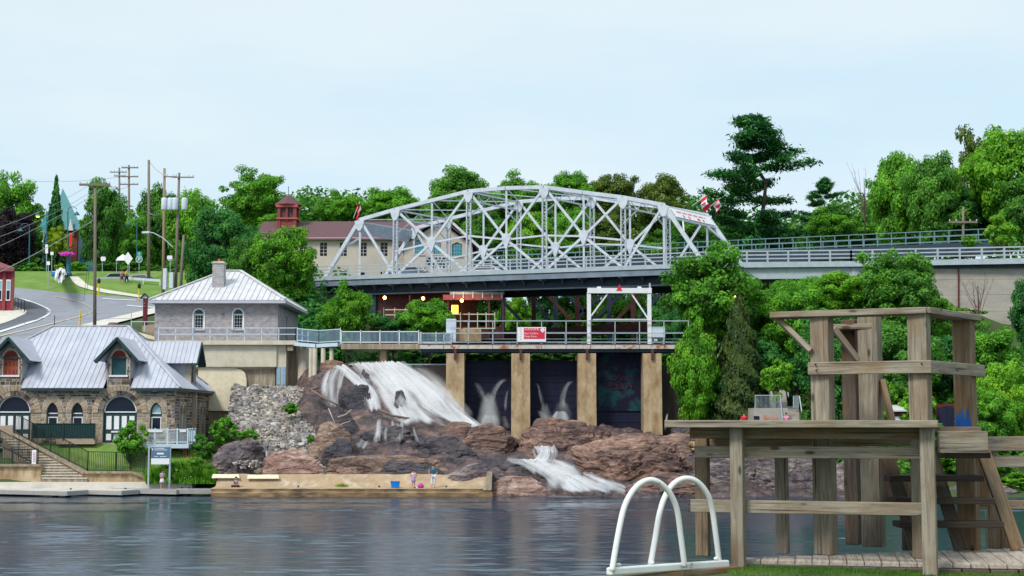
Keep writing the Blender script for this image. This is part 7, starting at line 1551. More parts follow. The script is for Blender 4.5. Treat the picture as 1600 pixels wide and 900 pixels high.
def post_sign(label, x, yb, yt, Y, board, mat, name='road_sign'):
    t = thing(name, label, 'sign', P(x, yb, Y), 'road signs on the hill'); q0, q1 = P(x, yb, Y), P(x, yt, Y); MB().tube([q0-UP*.4, q1], .04, 6).build('post', 'rail_grey', t); b = MB().prism([P(a, c, Y-.07) for a, c in board], (0, .03, 0)).build('board', mat, t); return t, b
post_sign('white diamond shaped road sign beside the walking couple', 200, 437, 394, 172.4, [(200, 393.5), (207.5, 404), (200, 414), (192.5, 404)], 'sign_white')
t, b = post_sign('green parking sign with white P ring', 217.5, 431, 393, 174, [(214, 393), (221, 393), (221.5, 399), (222, 406), (219.5, 411), (215.5, 411), (213, 406), (213.5, 399)], 'sign_green'); text_mesh('lettering', 'P', .62, 'text_white', t, P(217.4, 405.3, 173.9)); q = P(217.4, 405.2, 173.91)
mb = MB(); strip2(mb, arc(q.x, q.z, .38, 0, 2*math.pi, 18)[:-1], lambda a, b_: (a, q.y, b_), (0, -1, 0), .05, .02); mb.build('ring', 'text_white', t); MB().beam(P(217.4, 398.6, 173.9), P(217.4, 394.6, 173.9), .07, .02, (0, 1, 0)).build('arrow', 'text_white', t); MB().beam(P(215.8, 396.6, 173.9), P(219, 396.6, 173.9), .07, .02, (0, 1, 0)).build('arrow', 'text_white', t)
post_sign('small white square sign on the grass bank', 75.5, 448, 408, 166.6, [(73, 408.5), (78, 408.5), (78, 414), (73, 414)], 'sign_white'); post_sign('small white sign by the flower pillar', 81, 420, 393, 177, [(78.7, 393.5), (83.6, 393.5), (83.6, 398.5), (78.7, 398.5)], 'sign_white'); post_sign('tall narrow white sign on the lit lamp post', 72.8, 420, 382, 177.5, [(70.6, 382), (75, 382), (75, 396), (70.6, 396)], 'sign_white'); post_sign('round backed sign right of the crossarm pole', 160, 432, 400, 177, [(158, 401), (164, 401), (165.5, 404), (164, 408), (158, 408), (157, 404)], 'sign_white'); post_sign('street name plate on the transformer pole', 266, 420, 400, 157.2, [(261, 400), (269, 400), (269, 405), (261, 405)], 'sign_white', 'street_sign')
def meter(label, x, yb, yt, Y):
    t = thing('parking_meter', label, 'parking meter', P(x, yb, Y), 'parking meters'); a, b = P(x, yb, Y), P(x, yt+7, Y); MB().tube([a-UP*.3, b], .09, 8).build('post', 'paint_yellow', t); MB().lathe(b, [(.1, 0), (.17, .12), (.19, .35), (.15, .5), (.06, .58)], 10).build('meter_head', 'fence_black', t)
meter('yellow parking meter left on the footpath beside the crossarm pole', 154.5, 457, 436, 161.6); meter('yellow parking meter right on the footpath near the powerhouse roof', 217.5, 465, 444, 157.6)
t = thing('bollard', 'yellow marker post on the roadside behind the boathouse roof', 'bollard', P(124, 512, 132)); MB().tube([P(123.5, 516, 132), P(126, 486, 132)], [.1, .085], 8).build('marker', 'paint_yellow', t); MB().lathe(P(126, 486.5, 132), [(.085, 0), (.06, .06), (.01, .08)], 8).build('cap', 'paint_yellow', t)
t = thing('sign_pillar', 'maroon pillar with tiny gable roof and white dots beside the powerhouse', 'pillar', P(226.5, 500, 133.5)); a, b = P(226.5, 500, 133.5), P(226.5, 466, 133.5); MB().box((a.x-.18, 133.4, a.z-.5), (a.x+.18, 133.7, b.z)).build('post', 'paint_maroon', t)
for s_ in (-1, 1): MB().beam(b+UP*.42, b+Vector((s_*.38, 0, -.02)), .6, .08).build('roof_board', 'trim_green_dark', t)
MB().prism([b+Vector((-.28, -.12, 0)), b+Vector((.28, -.12, 0)), b+Vector((0, -.12, .34))], (0, .2, 0)).build('gable', 'sign_white', t)
for y in (474, 478.5): q = P(226, y, 133.37); MB().lathe(q, [(.07, 0), (.07, .02)], 8).build('dot', 'text_white', t)
gr = thing('guardrail', 'low steel railing along the road behind the boathouse roof', 'railing', P(100, 515, 130)); railing(gr, [P(-10, 533, 128.5), P(85, 510, 130.5), P(150, 507, 131), P(205, 506, 131.5)], 1.0, 'rail_grey', (1., .5), 2.6, .02, .025)
gr = thing('guardrail', 'steel guardrail beside the walking couple on the hill', 'railing', P(240, 440, 172)); railing(gr, [P(198, 443, 171), P(250, 447, 168)], .7, 'transformer_grey', (1., .8), 2.5, .06, .06)
gr = thing('guardrail', 'pale handrail above the log edge left of the powerhouse', 'railing', P(230, 520, 127.5)); railing(gr, [P(205, 517, 127.2), P(246, 517, 127.2)], .8, 'rail_pale_blue', (1.,), 1.3, .03, .03)
wall_thing('retaining_wall', 'rough grey stone edge wall left of the powerhouse', [P(222, 509, 128), P(247, 506, 128), P(247, 527, 128), P(222, 518, 128)], (0, .8, 0), 'stone_tan'); t = thing('timber_log', 'pale squared timber log sloping down beside the powerhouse', 'log', P(230, 527, 126.6)); MB().beam(P(206, 519, 126.6), P(247, 530, 126.6), .3, .3).build('log', 'concrete_patch', t); MB().beam(P(206, 523, 126.7), P(247, 534, 126.7), .3, .3).build('log', 'concrete_tan', t)
t = thing('stump', 'weathered brown stump on the sidewalk above the boathouse roof', 'stump', P(176, 511, 131)); MB().lathe(P(177, 512, 131), [(.62, 0), (.55, .2), (.42, .42), (.35, .46)], 10).build('stump_body', 'driftwood', t)
# parked cars and other things on the hill and bridge
def car(label, c, ang, mat, L=4.4):
    t = thing('parked_car', label, 'car', c, 'parked cars'); M_ = Matrix.Rotation(ang, 3, 'Z'); c = Vector(c); q = lambda x, y, z: c + M_ @ Vector((x, y, z))
    prof = [(-.5, .3), (-.5, .62), (-.46, .8), (-.3, .88), (-.17, 1.36), (.2, 1.42), (.38, .95), (.47, .86), (.5, .6), (.5, .3)]
    def loft(p, w0, w1, name, m, par):
        mb = MB(); k = len(p)
        for s_ in (-1, 1):
            for x, z in p: w = w0 if z < .9 else w0+(w1-w0)*(z-.9)/.5; mb.v.append(tuple(q(x*L, s_*w, z)))
        mb.f = [tuple(range(k)), tuple(range(2*k-1, k-1, -1))]+[((i+1) % k, i, k+i, k+(i+1) % k) for i in range(k)]; return mb.build(name, m, par)
    loft(prof, .86, .66, 'body', mat, t); loft([(-.27, .92), (-.155, 1.31), (.19, 1.37), (.345, .95)], .875, .685, 'windows', 'glass_dark', t)
    for x in (-.31, .31):
        for s_ in (-1, 1): w = MB().tube([q(x*L, s_*.7, .32), q(x*L, s_*.9, .32)], .32, 14).build('wheel', 'rubber_black', t); MB().tube([q(x*L, s_*.9, .32), q(x*L, s_*.915, .32)], .18, 10).build('rim', 'chrome', w)
    for s_ in (-1, 1): MB().obox(q(-.5*L, s_*.6, .68), M_ @ Vector((.03, 0, 0)), M_ @ Vector((0, .15, 0)), (0, 0, .07)).build('headlight', 'sign_white', t)
car('silver blue car parked at the hill top left of the couple', G(172, 442) + Vector((0, 3, 0)), .1, 'car_silver'); car('dark blue car parked at the hill top nearest the couple', G(208, 444) + Vector((0, 3.4, 0)), -.2, 'car_blue', 4.2)
bz_ = lambda x: LN(5).lerp(LN(5, 1), .45) 
car('dark blue car on the bridge behind the left railing', LN(2).lerp(LN(2, 1), .5)-u*1.5, math.atan2(u.y, u.x), 'car_blue'); car('white car on the bridge behind the notice board lattice', LN(4).lerp(LN(4, 1), .7)-u*2.2, math.atan2(u.y, u.x), 'car_white')
t = thing('traffic_cone', 'orange traffic cone on the bridge left of the notice', 'cone', LN(3)-u*.2); MB().lathe(LN(3)+nv*.9-u*.4, [(.26, 0), (.26, .04), (.17, .05), (.04, .75)], 10).build('cone', 'board_orange', t); MB().lathe(LN(3)+nv*.9-u*.4+UP*.3, [(.135, 0), (.1, .18)], 10).build('stripe', 'sign_white', t)
t = thing('wrapped_bundle', 'white wrapped bundle beside a blue crate on the grass bank', 'bundle', P(95, 430, 174)); bm = bmesh.new(); bmesh.ops.create_icosphere(bm, subdivisions=3, radius=1); c = P(95, 425.5, 173.6)
mb = MB(); mb.v = [tuple(c+Vector((v.co.x*.62, v.co.y*.5, max(v.co.z, -.7)*.52))*(1+.25*noise.noise(v.co*1.9))-c*.25*noise.noise(v.co*1.9)) for v in bm.verts]; mb.f = [tuple(v.index for v in f.verts) for f in bm.faces]; bm.free(); mb.build('sheet', 'sign_white', t)
t = thing('crate', 'blue crate beside the white bundle on the grass bank', 'crate', P(85, 430, 174)); MB().box(P(80, 430, 174), P(90, 424, 174.6)).build('crate_body', 'plastic_blue', t); MB().box(P(81, 425, 173.98), P(89, 424.2, 174)).build('rim', 'sign_white', t)
t = thing('canopy', 'pale canvas canopy behind the diamond road sign', 'canopy', P(190, 420, 176)); a = P(190, 398, 176); MB().add([P(181, 407, 175), P(202, 407, 175), P(203, 404, 178), P(183, 403, 178), P(192, 397, 176.4)], [(0,1,4),(1,2,4),(2,3,4),(3,0,4)]).build('canvas', 'canvas_white', t)
for x in (182, 202): MB().tube([P(x, 440, 175.2), P(x, 405, 175.2)], .04, 6).build('leg', 'rail_grey', t)
pole('old grey pole with crossarm behind the right guardrail', 1505, 323, 400, 165, .17, 'wood_pole', [(1483, 1527, 347, .22)])
# flags
def flag(label, base, tip, w, seed, furl=0.):
    t = thing('flag', label, 'flag', base, 'flags on the bridge'); base, tip = Vector(base), Vector(tip); MB().tube([base, tip], .025, 6).build('staff', 'white_paint', t)
    d = (base-tip).normalized(); H = w*.62; dn = Vector((.25-.4*furl, -.1, -.95)).normalized()
    def q(s_, r): p = tip + d*(.08+r*H) + dn*(s_*w); return p + Vector((.10*math.sin(s_*7+seed)*(1+furl), .22*math.sin(s_*5+r*2+seed), .05*math.sin(s_*9+r*3)))
    def piece(s0, s1, name, m):
        mb = MB(); n_ = 8
        for i in range(n_+1):
            for j in range(7): mb.v.append(tuple(q(s0+(s1-s0)*i/n_, j/6)))
        mb.f = [(i*7+j, i*7+j+1, (i+1)*7+j+1, (i+1)*7+j) for i in range(n_) for j in range(6)]; return mb.build(name, m, t, True)
    piece(0, .25, 'red_band', 'flag_red'); piece(.25, .75, 'white_field', 'flag_white'); piece(.75, 1, 'red_band', 'flag_red')
    lf_ = [(0,.42),(.08,.25),(.17,.3),(.14,.08),(.27,.2),(.3,.12),(.42,.14),(.38,.02),(.43,-.02),(.2,-.2),(.23,-.28),(.02,-.24),(.02,-.45)]; lf_ = lf_ + [(-a, b) for a, b in reversed(lf_[1:])]
    for s_ in (-.012, .012):
        mb = MB(); mb.v = [tuple(q(.5-b*.5*.9, .5+a*.9)+Vector((0, s_, 0))) for a, b in lf_]+[tuple(q(.5, .5)+Vector((0, s_, 0)))]; k = len(lf_); mb.f = [(i, (i+1) % k, k) for i in range(k)]; mb.build('maple_leaf', 'flag_red', t)
fa = UN(9)+UP*.3
flag('red and white maple leaf flag nearer on the right bridge portal', P(1081, 322, 144.5), P(1104, 305, 144), 1.2, 1); flag('red and white maple leaf flag at the far right portal corner', P(1108, 324, 148), P(1126, 309, 147.6), 1.15, 3, .6)
flag('furled red and white flag above the left end of the truss', P(552, 341, 154), P(562, 316, 153.8), 1.2, 5, .4)
# ------------------------------------------------------------------ people
def skinned(name, joints, edges, mat, parent, sub=1):
    me = bpy.data.meshes.new(name); names = list(joints); rl = rootloc(parent)
    me.from_pydata([tuple(Vector(joints[n][0])-rl) for n in names], [(names.index(a), names.index(b)) for a, b in edges], []); o = bpy.data.objects.new(name, me); COL.objects.link(o)
    sk = o.modifiers.new('skin', 'SKIN'); me.skin_vertices.new() if not me.skin_vertices else None
    for i, n in enumerate(names): r = joints[n][1]; me.skin_vertices[0].data[i].radius = (r, r); me.skin_vertices[0].data[i].use_root = (i == 0)
    s_ = o.modifiers.new('sub', 'SUBSURF'); s_.levels = sub; s_.render_levels = sub
    dg_ = bpy.context.evaluated_depsgraph_get(); nm = bpy.data.meshes.new_from_object(o.evaluated_get(dg_)); bpy.data.objects.remove(o); bpy.data.meshes.remove(me)
    nm.materials.clear(); nm.materials.append(MAT[mat])
    for p in nm.polygons: p.use_smooth = True
    n_ = bpy.data.objects.new(name, nm); COL.objects.link(n_); n_.parent = parent; return n_
def person(label, foot, H, top, bottom, hair='hair_dark', face=0., pose='stand', skirt=False, arms='down', sleeves=.6, longhair=False, shorts=False):
    t = thing('person', label, 'person', foot); R_ = Matrix.Rotation(face, 3, 'Z'); foot = Vector(foot)
    if pose == 'sit':
        J = dict(pelvis=((0,.02,.08),.08), belly=((0,0,.2),.078), chest=((0,-.03,.31),.085), neck=((0,-.05,.4),.034), headb=((0,-.06,.455),.05), headt=((0,-.06,.52),.052))
        for s_, k in ((-1,'l'),(1,'r')): J |= {'sh'+k: ((s_*.1,-.03,.37),.04), 'el'+k: ((s_*.15,-.15,.25),.03), 'ha'+k: ((s_*.03,-.24,.2),.024), 'hip'+k: ((s_*.07,-.02,.08),.06), 'kn'+k: ((s_*.17,-.2,.17),.045), 'an'+k: ((s_*.05,-.28,.04),.03), 'to'+k: ((s_*.06,-.35,.025),.026)}
    else:
        st_ = .09 if pose == 'walk' else .0
        J = dict(pelvis=((0,0,.52),.075), belly=((0,.0,.62),.07), chest=((0,0,.73),.082), neck=((0,-.005,.83),.032), headb=((0,-.012,.885),.046), headt=((0,-.01,.945),.048))
        for s_, k in ((-1,'l'),(1,'r')):
            el, ha = ((s_*.15,.01,.64),(s_*.14,-.05,.5)) if arms == 'down' else ((s_*.15,-.03,.65),(s_*.04,-.13,.66))
            if arms == 'hips': el, ha = (s_*.19,.03,.65),(s_*.09,-.03,.54)
            J |= {'sh'+k: ((s_*.105,0,.795),.038), 'el'+k: (el,.027), 'ha'+k: (ha,.023), 'hip'+k: ((s_*.05,0,.5),.06), 'kn'+k: ((s_*.055,-s_*st_*.6-.01,.28),.042), 'an'+k: ((s_*.06,-s_*st_,.05),.027), 'to'+k: ((s_*.065,-s_*st_-.075,.02),.022)}
    W_ = lambda d, add=0: {k: (foot + R_ @ (Vector(p)*H), (r+add)*H) for k, (p, r) in d.items()}
    E = [('pelvis','belly'),('belly','chest'),('chest','neck'),('neck','headb'),('headb','headt')]
    for k in 'lr': E += [('chest','sh'+k),('sh'+k,'el'+k),('el'+k,'ha'+k),('pelvis','hip'+k),('hip'+k,'kn'+k),('kn'+k,'an'+k),('an'+k,'to'+k)]
    body = skinned('body', W_(J), E, 'skin', t)
    te = [('pelvis','belly'),('belly','chest')]; td = {k: J[k] for k in ('pelvis','belly','chest')}
    for k in 'lr': td['sh'+k] = J['sh'+k]; p0, p1 = Vector(J['sh'+k][0]), Vector(J['el'+k][0]); td['sl'+k] = (tuple(p0.lerp(p1, sleeves)), .032); te += [('chest','sh'+k),('sh'+k,'sl'+k)]
    skinned('shirt', W_(td, .012), te, top, t)
    if skirt:
        c = foot + R_ @ (Vector((0, 0, .34))*H); MB().lathe(c, [(.135*H, 0), (.12*H, .08*H), (.09*H, .2*H), (.07*H, .24*H)], 14).build('skirt', bottom, t, True)
    else:
        bd = {'pelvis': J['pelvis']}; be = []
        for k in 'lr':
            bd['hip'+k] = J['hip'+k]; bd['kn'+k] = J['kn'+k]; be += [('pelvis','hip'+k),('hip'+k,'kn'+k)]
            if not shorts: p0, p1 = Vector(J['kn'+k][0]), Vector(J['an'+k][0]); bd['cu'+k] = (tuple(p0.lerp(p1, .8)), .032); be.append(('kn'+k,'cu'+k))
        skinned('trousers', W_(bd, .012), be, bottom, t)
    hb, ht = Vector(J['headb'][0]), Vector(J['headt'][0]); hc = foot + R_ @ ((ht+Vector((0, .014, .008)))*H); bm = bmesh.new(); bmesh.ops.create_icosphere(bm, subdivisions=2, radius=1); mb = MB()
    for v in bm.verts: z = v.co.z; mb.v.append(tuple(hc + R_ @ (Vector((v.co.x*.058, v.co.y*.06+(.02 if z < 0 else 0), (z*.055 if z > 0 else z*(.13 if longhair else .06))))*H)))
    mb.f = [tuple(v.index for v in f.verts) for f in bm.faces]; bm.free(); mb.build('hair', hair, t, True)
    fc = foot + R_ @ ((hb.lerp(ht, .35)+Vector((0, -.052, 0)))*H); MB().obox(fc, R_ @ Vector((.008*H, 0, 0)), R_ @ Vector((0, .012*H, 0)), (0, 0, .012*H)).build('nose', 'skin', t)
    for s_ in (-1, 1): e_ = foot + R_ @ ((hb.lerp(ht, .62)+Vector((s_*.02, -.046, 0)))*H); MB().obox(e_, R_ @ Vector((.006*H, 0, 0)), R_ @ Vector((0, .006*H, 0)), (0, 0, .004*H)).build('eye', 'hair_dark', t)
    return t
q = P(253, 761, 105.95); person('girl in lilac top and white skirt standing on the dock', (q.x, 105.95, .46), 1.36, 'cloth_lilac', 'cloth_white', face=.9, skirt=True, arms='fold', longhair=True)
q = P(369, 759, 105.5); person('person in grey shirt sitting cross legged on the dock end', (q.x, 105.5, .48), 1.55, 'cloth_grey', 'cloth_maroon', pose='sit', sleeves=.5)
q = P(676.5, 763, 104.9); person('woman in teal top and white trousers standing on the ledge', (q.x, 104.95, zt2+.02), 1.66, 'cloth_teal', 'cloth_white', 'hair_brown', .25, arms='hips', longhair=True, sleeves=.4)
q = P(646, 762, 105.1); person('child in pink top and striped skirt on the ledge beside the woman', (q.x, 105.1, zt2+.03), 1.25, 'cloth_pink', 'cloth_violet', 'hair_dark', .3, skirt=True, arms='hips')
q = P(1163, 680, 113.4); person('person in red shirt seen above the wooden rail', q, 1.75, 'cloth_red', 'cloth_navy', face=.2); q = P(1229, 684, 112.0); person('person in pink shirt sitting at the foot of the bank stairs', q+UP*.35, 1.55, 'cloth_rose', 'cloth_navy', face=-.4)
q = G(190, 444); person('walker in pink top and grey shorts beside the diamond sign', q, 1.68, 'cloth_rose', 'cloth_grey', 'hair_brown', 1.2, 'walk', shorts=True, longhair=True); q = G(197.5, 444); person('walker in yellow top beside the diamond sign', q, 1.74, 'cloth_yellow', 'cloth_navy', 'hair_dark', 1.2, 'walk')
q = P(617.5, 763, 104.8); t = thing('storage_bin', 'bright blue plastic bin on the concrete ledge', 'bin', (q.x, 104.8, zt2)); MB().add([(q.x+sx*.27, 104.9+sy*.2, zt2+.03) for sx, sy in ((-1,-1),(1,-1),(1,1),(-1,1))]+[(q.x+sx*.31, 104.9+sy*.23, zt2+.46) for sx, sy in ((-1,-1),(1,-1),(1,1),(-1,1))], [(3,2,1,0),(0,1,5,4),(1,2,6,5),(2,3,7,6),(3,0,4,7)]).build('bin_body', 'plastic_blue', t); MB().box((q.x-.33, 104.65, zt2+.44), (q.x+.33, 105.15, zt2+.48)).build('rim', 'plastic_blue', t)
q = P(657.5, 763, 104.8); t = thing('bag', 'magenta bag lying on the ledge at the child and woman', 'bag', (q.x, 104.8, zt2)); MB().lathe((q.x, 104.85, zt2+.02), [(.16, 0), (.21, .06), (.2, .18), (.12, .27), (.03, .29)], 12).build('bag_body', 'plastic_magenta', t, True); MB().tube([(q.x-.1, 104.8, zt2+.22), (q.x, 104.8, zt2+.38), (q.x+.1, 104.8, zt2+.22)], .02, 6).build('strap', 'plastic_magenta', t)
t = thing('shoe_pair', 'small dark and white shoes left of the magenta bag', 'shoes', (q.x-.4, 104.8, zt2))
for dx, m in ((-.42, 'rubber_black'), (-.3, 'sign_white')): MB().lathe((q.x+dx, 104.75, zt2+.02), [(.06, 0), (.065, .03), (.045, .07), (.02, .08)], 8).build('shoe', m, t)
# ------------------------------------------------------------------ near bank: deck, lifeguard tower, ladder, lawn
ZD = 4.044
def plank(parent, p, q, w, h, mat, up=(0, 0, 1), name='board', bevel=.006):
    p, q = Vector(p), Vector(q); d = q-p; L = d.length; x = d/L; up = Vector(up)
    if abs(x.dot(up)) > .97: up = Vector((0, 1, 0))
    y = up.cross(x).normalized(); z = x.cross(y)
    me = bpy.data.meshes.new(name); mb = MB().box((-L/2, -w/2, -h/2), (L/2, w/2, h/2)); me.from_pydata(mb.v, [], mb.f); me.materials.append(MAT[mat])
    o = bpy.data.objects.new(name, me); COL.objects.link(o); c = (p+q)/2 - rootloc(parent)
    o.parent = parent; o.matrix_local = Matrix(((x.x, y.x, z.x, c.x), (x.y, y.y, z.y, c.y), (x.z, y.z, z.z, c.z), (0, 0, 0, 1)))
    b = o.modifiers.new('bevel', 'BEVEL'); b.width = bevel; b.segments = 2
    return o
def at(x, y, Y): return P(x, y, Y)
# deck of the near bank
dkn = thing('timber_deck', 'pale plank deck of the near bank under the wooden tower', 'deck', (3.3, 12.6, ZD))
f0d, f1d = Vector((P(1162, 871, 12.62).x, 12.62, ZD)), Vector((4.9, 12.02, ZD)); fd = (f1d-f0d); fl_ = fd.length; fd.normalize(); nd = Vector((-fd.y, fd.x, 0))
k = 0; s_ = 0.
bk = lambda s: .12 + .62*s                     # the back edge runs away to the right
while s_ < fl_:
    w = .142; a = f0d + fd*(s_+w/2); plank(dkn, a - UP*.02, a + nd*bk(s_+w) - UP*.02, w-.006, .04, 'timber_deck', name='plank'); s_ += w; k += 1
s_ = 0.
while s_ < fl_:
    plank(dkn, f0d+fd*s_-nd*.03-UP*.075, f0d+fd*min(s_+.21, fl_)-nd*.03-UP*.075, .05, .065, 'timber_dark', name='edge_block'); s_ += .222
for f in (.25, .75): plank(dkn, f0d+nd*.06-UP*.14, f1d+nd*.06-UP*.14, .09, .12, 'timber_dark', name='joist')
# lawn and bank wall
e = lambda X, Y: 3.985 - .02*max(0, 11.6-Y) - .05*math.sin(X*2.1)*.3
mb = MB(); gx_ = np.linspace(-4, 10, 57); gy_ = np.linspace(-6, 12.4, 60); idx = {}
front = lambda X: (f0d.y - .09 + (X-f0d.x)*fd.y/fd.x) if X > f0d.x else 12.53 - (f0d.x-X)*.87
for j, s2 in enumerate(np.linspace(0, 1, 60)):
    for i, X in enumerate(gx_):
        Y = -6 + (max(front(X), 8.5 if X < -2 else 9.4)+6)*s2; mb.v.append((X, Y, e(X, Y) - (.06 if s2 > .995 else 0)))
for j in range(59):
    for i in range(56): a = j*57+i; mb.f.append((a, a+1, a+58, a+57))
struct(mb.build('near_lawn', 'lawn_near', None, True))
rs = np.random.RandomState(11); mb = MB()
for k in range(15000):
    X = rs.uniform(1.75, 5.2); Y = front(X)-.02-abs(rs.normal())*.45; z = e(X, Y)-.01; h = rs.uniform(.015, .036)*(2.2 if rs.rand() > .985 else 1); a = rs.rand()*6.28; lx, ly = math.cos(a)*h*.5, math.sin(a)*h*.5; w = .0035
    mb.add([(X-w, Y, z), (X+w, Y, z), (X+lx, Y+ly, z+h)], [(0,1,2)])
setp(mb.build('grass_blades', 'grass_blade'), 'bright green grass in front of the plank deck', 'grass', None, 'stuff')
bw = thing('bank_wall', 'timber and concrete river wall under the near bank', 'wall', (3, 13, 0))
pts2 = [(-4, 8.5), (-2, 8.5), (-1.2, 9.38)] + [(x, max(front(x), 9.4)) for x in (-.9, 0, .6, 1.2, 1.9)] + [(f0d.x, f0d.y+.1)] + [tuple((f0d+fd*s+nd*(bk(s)-.04))[:2]) for s in (.6, 1.4, 2.2, fl_)] + [(10, 16)]
for a, b in zip(pts2, pts2[1:]): MB().prism([(a[0], a[1]-.02, 3.9), (b[0], b[1]-.02, 3.9), (b[0], b[1]-.02, -.8), (a[0], a[1]-.02, -.8)], (0, -.3, 0)).build('wall_panel', 'timber_dark', bw)
# white ladder rails on a timber curb
cb = thing('timber_curb', 'brown timber curb under the white ladder rails', 'curb', P(1030, 895, 11.6))
c0, c1 = P(868, 911, 11.15), P(1146, 886.5, 12.35)
for i in range(3): plank(cb, c0.lerp(c1, i/3)+UP*-.035, c0.lerp(c1, (i+1)/3-.004)+UP*-.035, .16, .1, 'timber_brown', name='curb_beam')
ld = thing('pool_ladder', 'white painted steel ladder handrails with two arched tubes', 'ladder', P(1040, 890, 11.7))
def arch_(pts, Ys): MB().tube(spline([P(x, y, Yv) for (x, y), Yv in zip(pts, Ys)], 60), .023, 14).build('handrail', 'white_rusty', ld, True)
A1 = [(956,893),(964,845),(974,797),(986,771),(1000,756),(1016,750),(1033,756),(1048,773),(1058,797),(1064,840),(1070,886)]; A2 = [(1016,884),(1023,845),(1031,800),(1041,772),(1055,754),(1073,747.5),(1091,754),(1106,773),(1113,797),(1119,840),(1124,881)]
arch_(A1, [11.35+.05*i for i in range(11)]); arch_(A2, [11.75+.05*i for i in range(11)])
b0_, b1_ = P(951, 893, 11.35), P(1136, 880.5, 12.3); plank(ld, b0_, b1_, .06, .06, 'white_rusty', name='base_bar', bevel=.012)
for f in (.08, .35, .62, .9): q = b0_.lerp(b1_, f)+UP*.04; MB().lathe(q, [(.018, 0), (.018, .012), (.008, .02)], 8).build('bolt', 'white_rusty', ld)
# lifeguard tower
tw = thing('lifeguard_tower', 'weathered timber lifeguard tower with platform, rails and stairs', 'tower', (3.2, 13, ZD))
def post(X, Y, size, yt, ang, mat, z0=None, name='post'):
    zt_ = P(800, yt, Y).z if yt is not None else 0; z0 = ZD if z0 is None else z0
    o = plank(tw, (X, Y, z0), (X, Y, zt_), size, size, mat, (math.sin(ang), math.cos(ang), 0), name, .01); return o
ang = math.radians(30)
def xy(x, y, Y): q = P(x, y, Y); return q.x, Y
Hx, Ex, Ix, Gx, Fx = xy(1437, 570, 12.75), xy(1285, 570, 13.1), xy(1507, 570, 13.6), xy(1360, 570, 13.95), xy(1329, 570, 14.2)
A0, B0, C0, D0 = xy(1153, 780, 12.45), xy(1451, 780, 12.0), xy(1098, 780, 12.95), xy(1222, 780, 13.15)
post(*Hx, .165, 482, ang, 'timber_grey'); post(*Ex, .17, 487, ang, 'timber_grey'); post(*Ix, .172, 487, ang, 'timber_brown'); post(*Gx, .185, 492, ang, 'timber_grey'); post(*Fx, .14, 500, ang, 'timber_dark')
for X, Y, s2, z0 in ((*A0, .108, 3.9), (*B0, .112, 3.9)): post(X, Y, s2, 664, math.radians(22), 'timber_grey', z0)
post(*C0, .112, 684, math.radians(22), 'timber_brown'); post(*D0, .105, 684, math.radians(22), 'timber_grey')
hz_ = lambda y, Y: P(800, y, Y).z
V = lambda p, z: Vector((p[0], p[1], z))
ab_ = (Vector((*B0, 0))-Vector((*A0, 0))).normalized(); an_ = Vector((ab_.y, -ab_.x, 0))
def on_ab(x, Yg=12.3):     # point of the front rail line seen at pixel column x
    r = (x-800)/F*1.0; p = Vector((*A0, 0)); t_ = (r*p.y - p.x)/(ab_.x - r*ab_.y); return p + ab_*t_
def rail_ab(x0, x1, y0, y1, mat, offn, thick, name='rail', w=None):
    a, b = on_ab(x0), on_ab(x1); zc = (hz_(y0, 12.25)+hz_(y1, 12.25))/2; h = abs(hz_(y0, 12.25)-hz_(y1, 12.25)); plank(tw, a+an_*offn+UP*zc, b+an_*offn+UP*zc, thick, h, mat, name=name)
rail_ab(1043, 1463, 656.5, 668, 'timber_grey', .02, .30, 'top_board'); rail_ab(1074, 1436, 668.5, 686, 'timber_brown', -.085, .04, 'beam'); rail_ab(1081, 1436, 698, 716.5, 'timber_grey', -.085, .04); rail_ab(1074, 1436, 784, 804.5, 'timber_grey', -.085, .04)
# back rail boards of the platform
cd = [Vector((*C0, 0)), Vector((*D0, 0)), Vector((*Ex, 0))+Vector((.05, .25, 0))]
for a, b, y0, y1, m in ((cd[0], cd[2]+ab_*1.1, 686.5, 697.5, 'timber_grey'), (cd[0]+UP*0, cd[1], 700, 716, 'timber_dark')):
    zc = (hz_(y0, 13)+hz_(y1, 13))/2; plank(tw, a+Vector((0, .1, zc)), b+Vector((0, .1, zc)), .04, abs(hz_(y0, 13)-hz_(y1, 13)), m, name='rail')
# platform floor planks
for k in range(7):
    o = an_*(-.15-.145*k); zc = hz_(662, 12.6); plank(tw, on_ab(1090)+o+UP*(zc-.03), on_ab(1440)+o+UP*(zc-.03), .138, .036, 'timber_brown', name='floor_plank')
# upper rails
dE = (Vector((*Ex, 0))-Vector((*Hx, 0))); dI = (Vector((*Ix, 0))-Vector((*Hx, 0))); h0, i0 = Vector((*Hx, 0)), Vector((*Ix, 0)); fr_ = Vector((dE.y, -dE.x, 0)).normalized(); fr_ = fr_ if fr_.y < 0 else -fr_
rt = Vector((dI.y, -dI.x, 0)).normalized(); rt = rt if rt.x > 0 else -rt
zU = hz_(486.5, 12.75); zM = hz_(574, 12.75)
plank(tw, h0+dE*1.52+UP*zU, h0-dE*.10+UP*zU, .25, .055, 'timber_grey', name='top_board'); plank(tw, h0+dI*-.06+UP*(zU+.002)+rt*.02, h0+dI*1.12+UP*(zU+.002)+rt*.02, .22, .053, 'timber_grey', name='top_board')
plank(tw, h0+dE*1.12+fr_*.118+UP*zM, h0-dE*.14+fr_*.118+UP*zM, .04, .11, 'timber_grey', name='rail'); plank(tw, h0-dI*.1+rt*.118+UP*zM, h0+dI*1.14+rt*.118+UP*zM, .04, .11, 'timber_grey', name='rail')
g0 = Vector((*Gx, 0)); plank(tw, g0+dE*.42+UP*(zU-.055), g0-dE*.05+UP*(zU-.055), .2, .05, 'timber_grey', name='top_board')
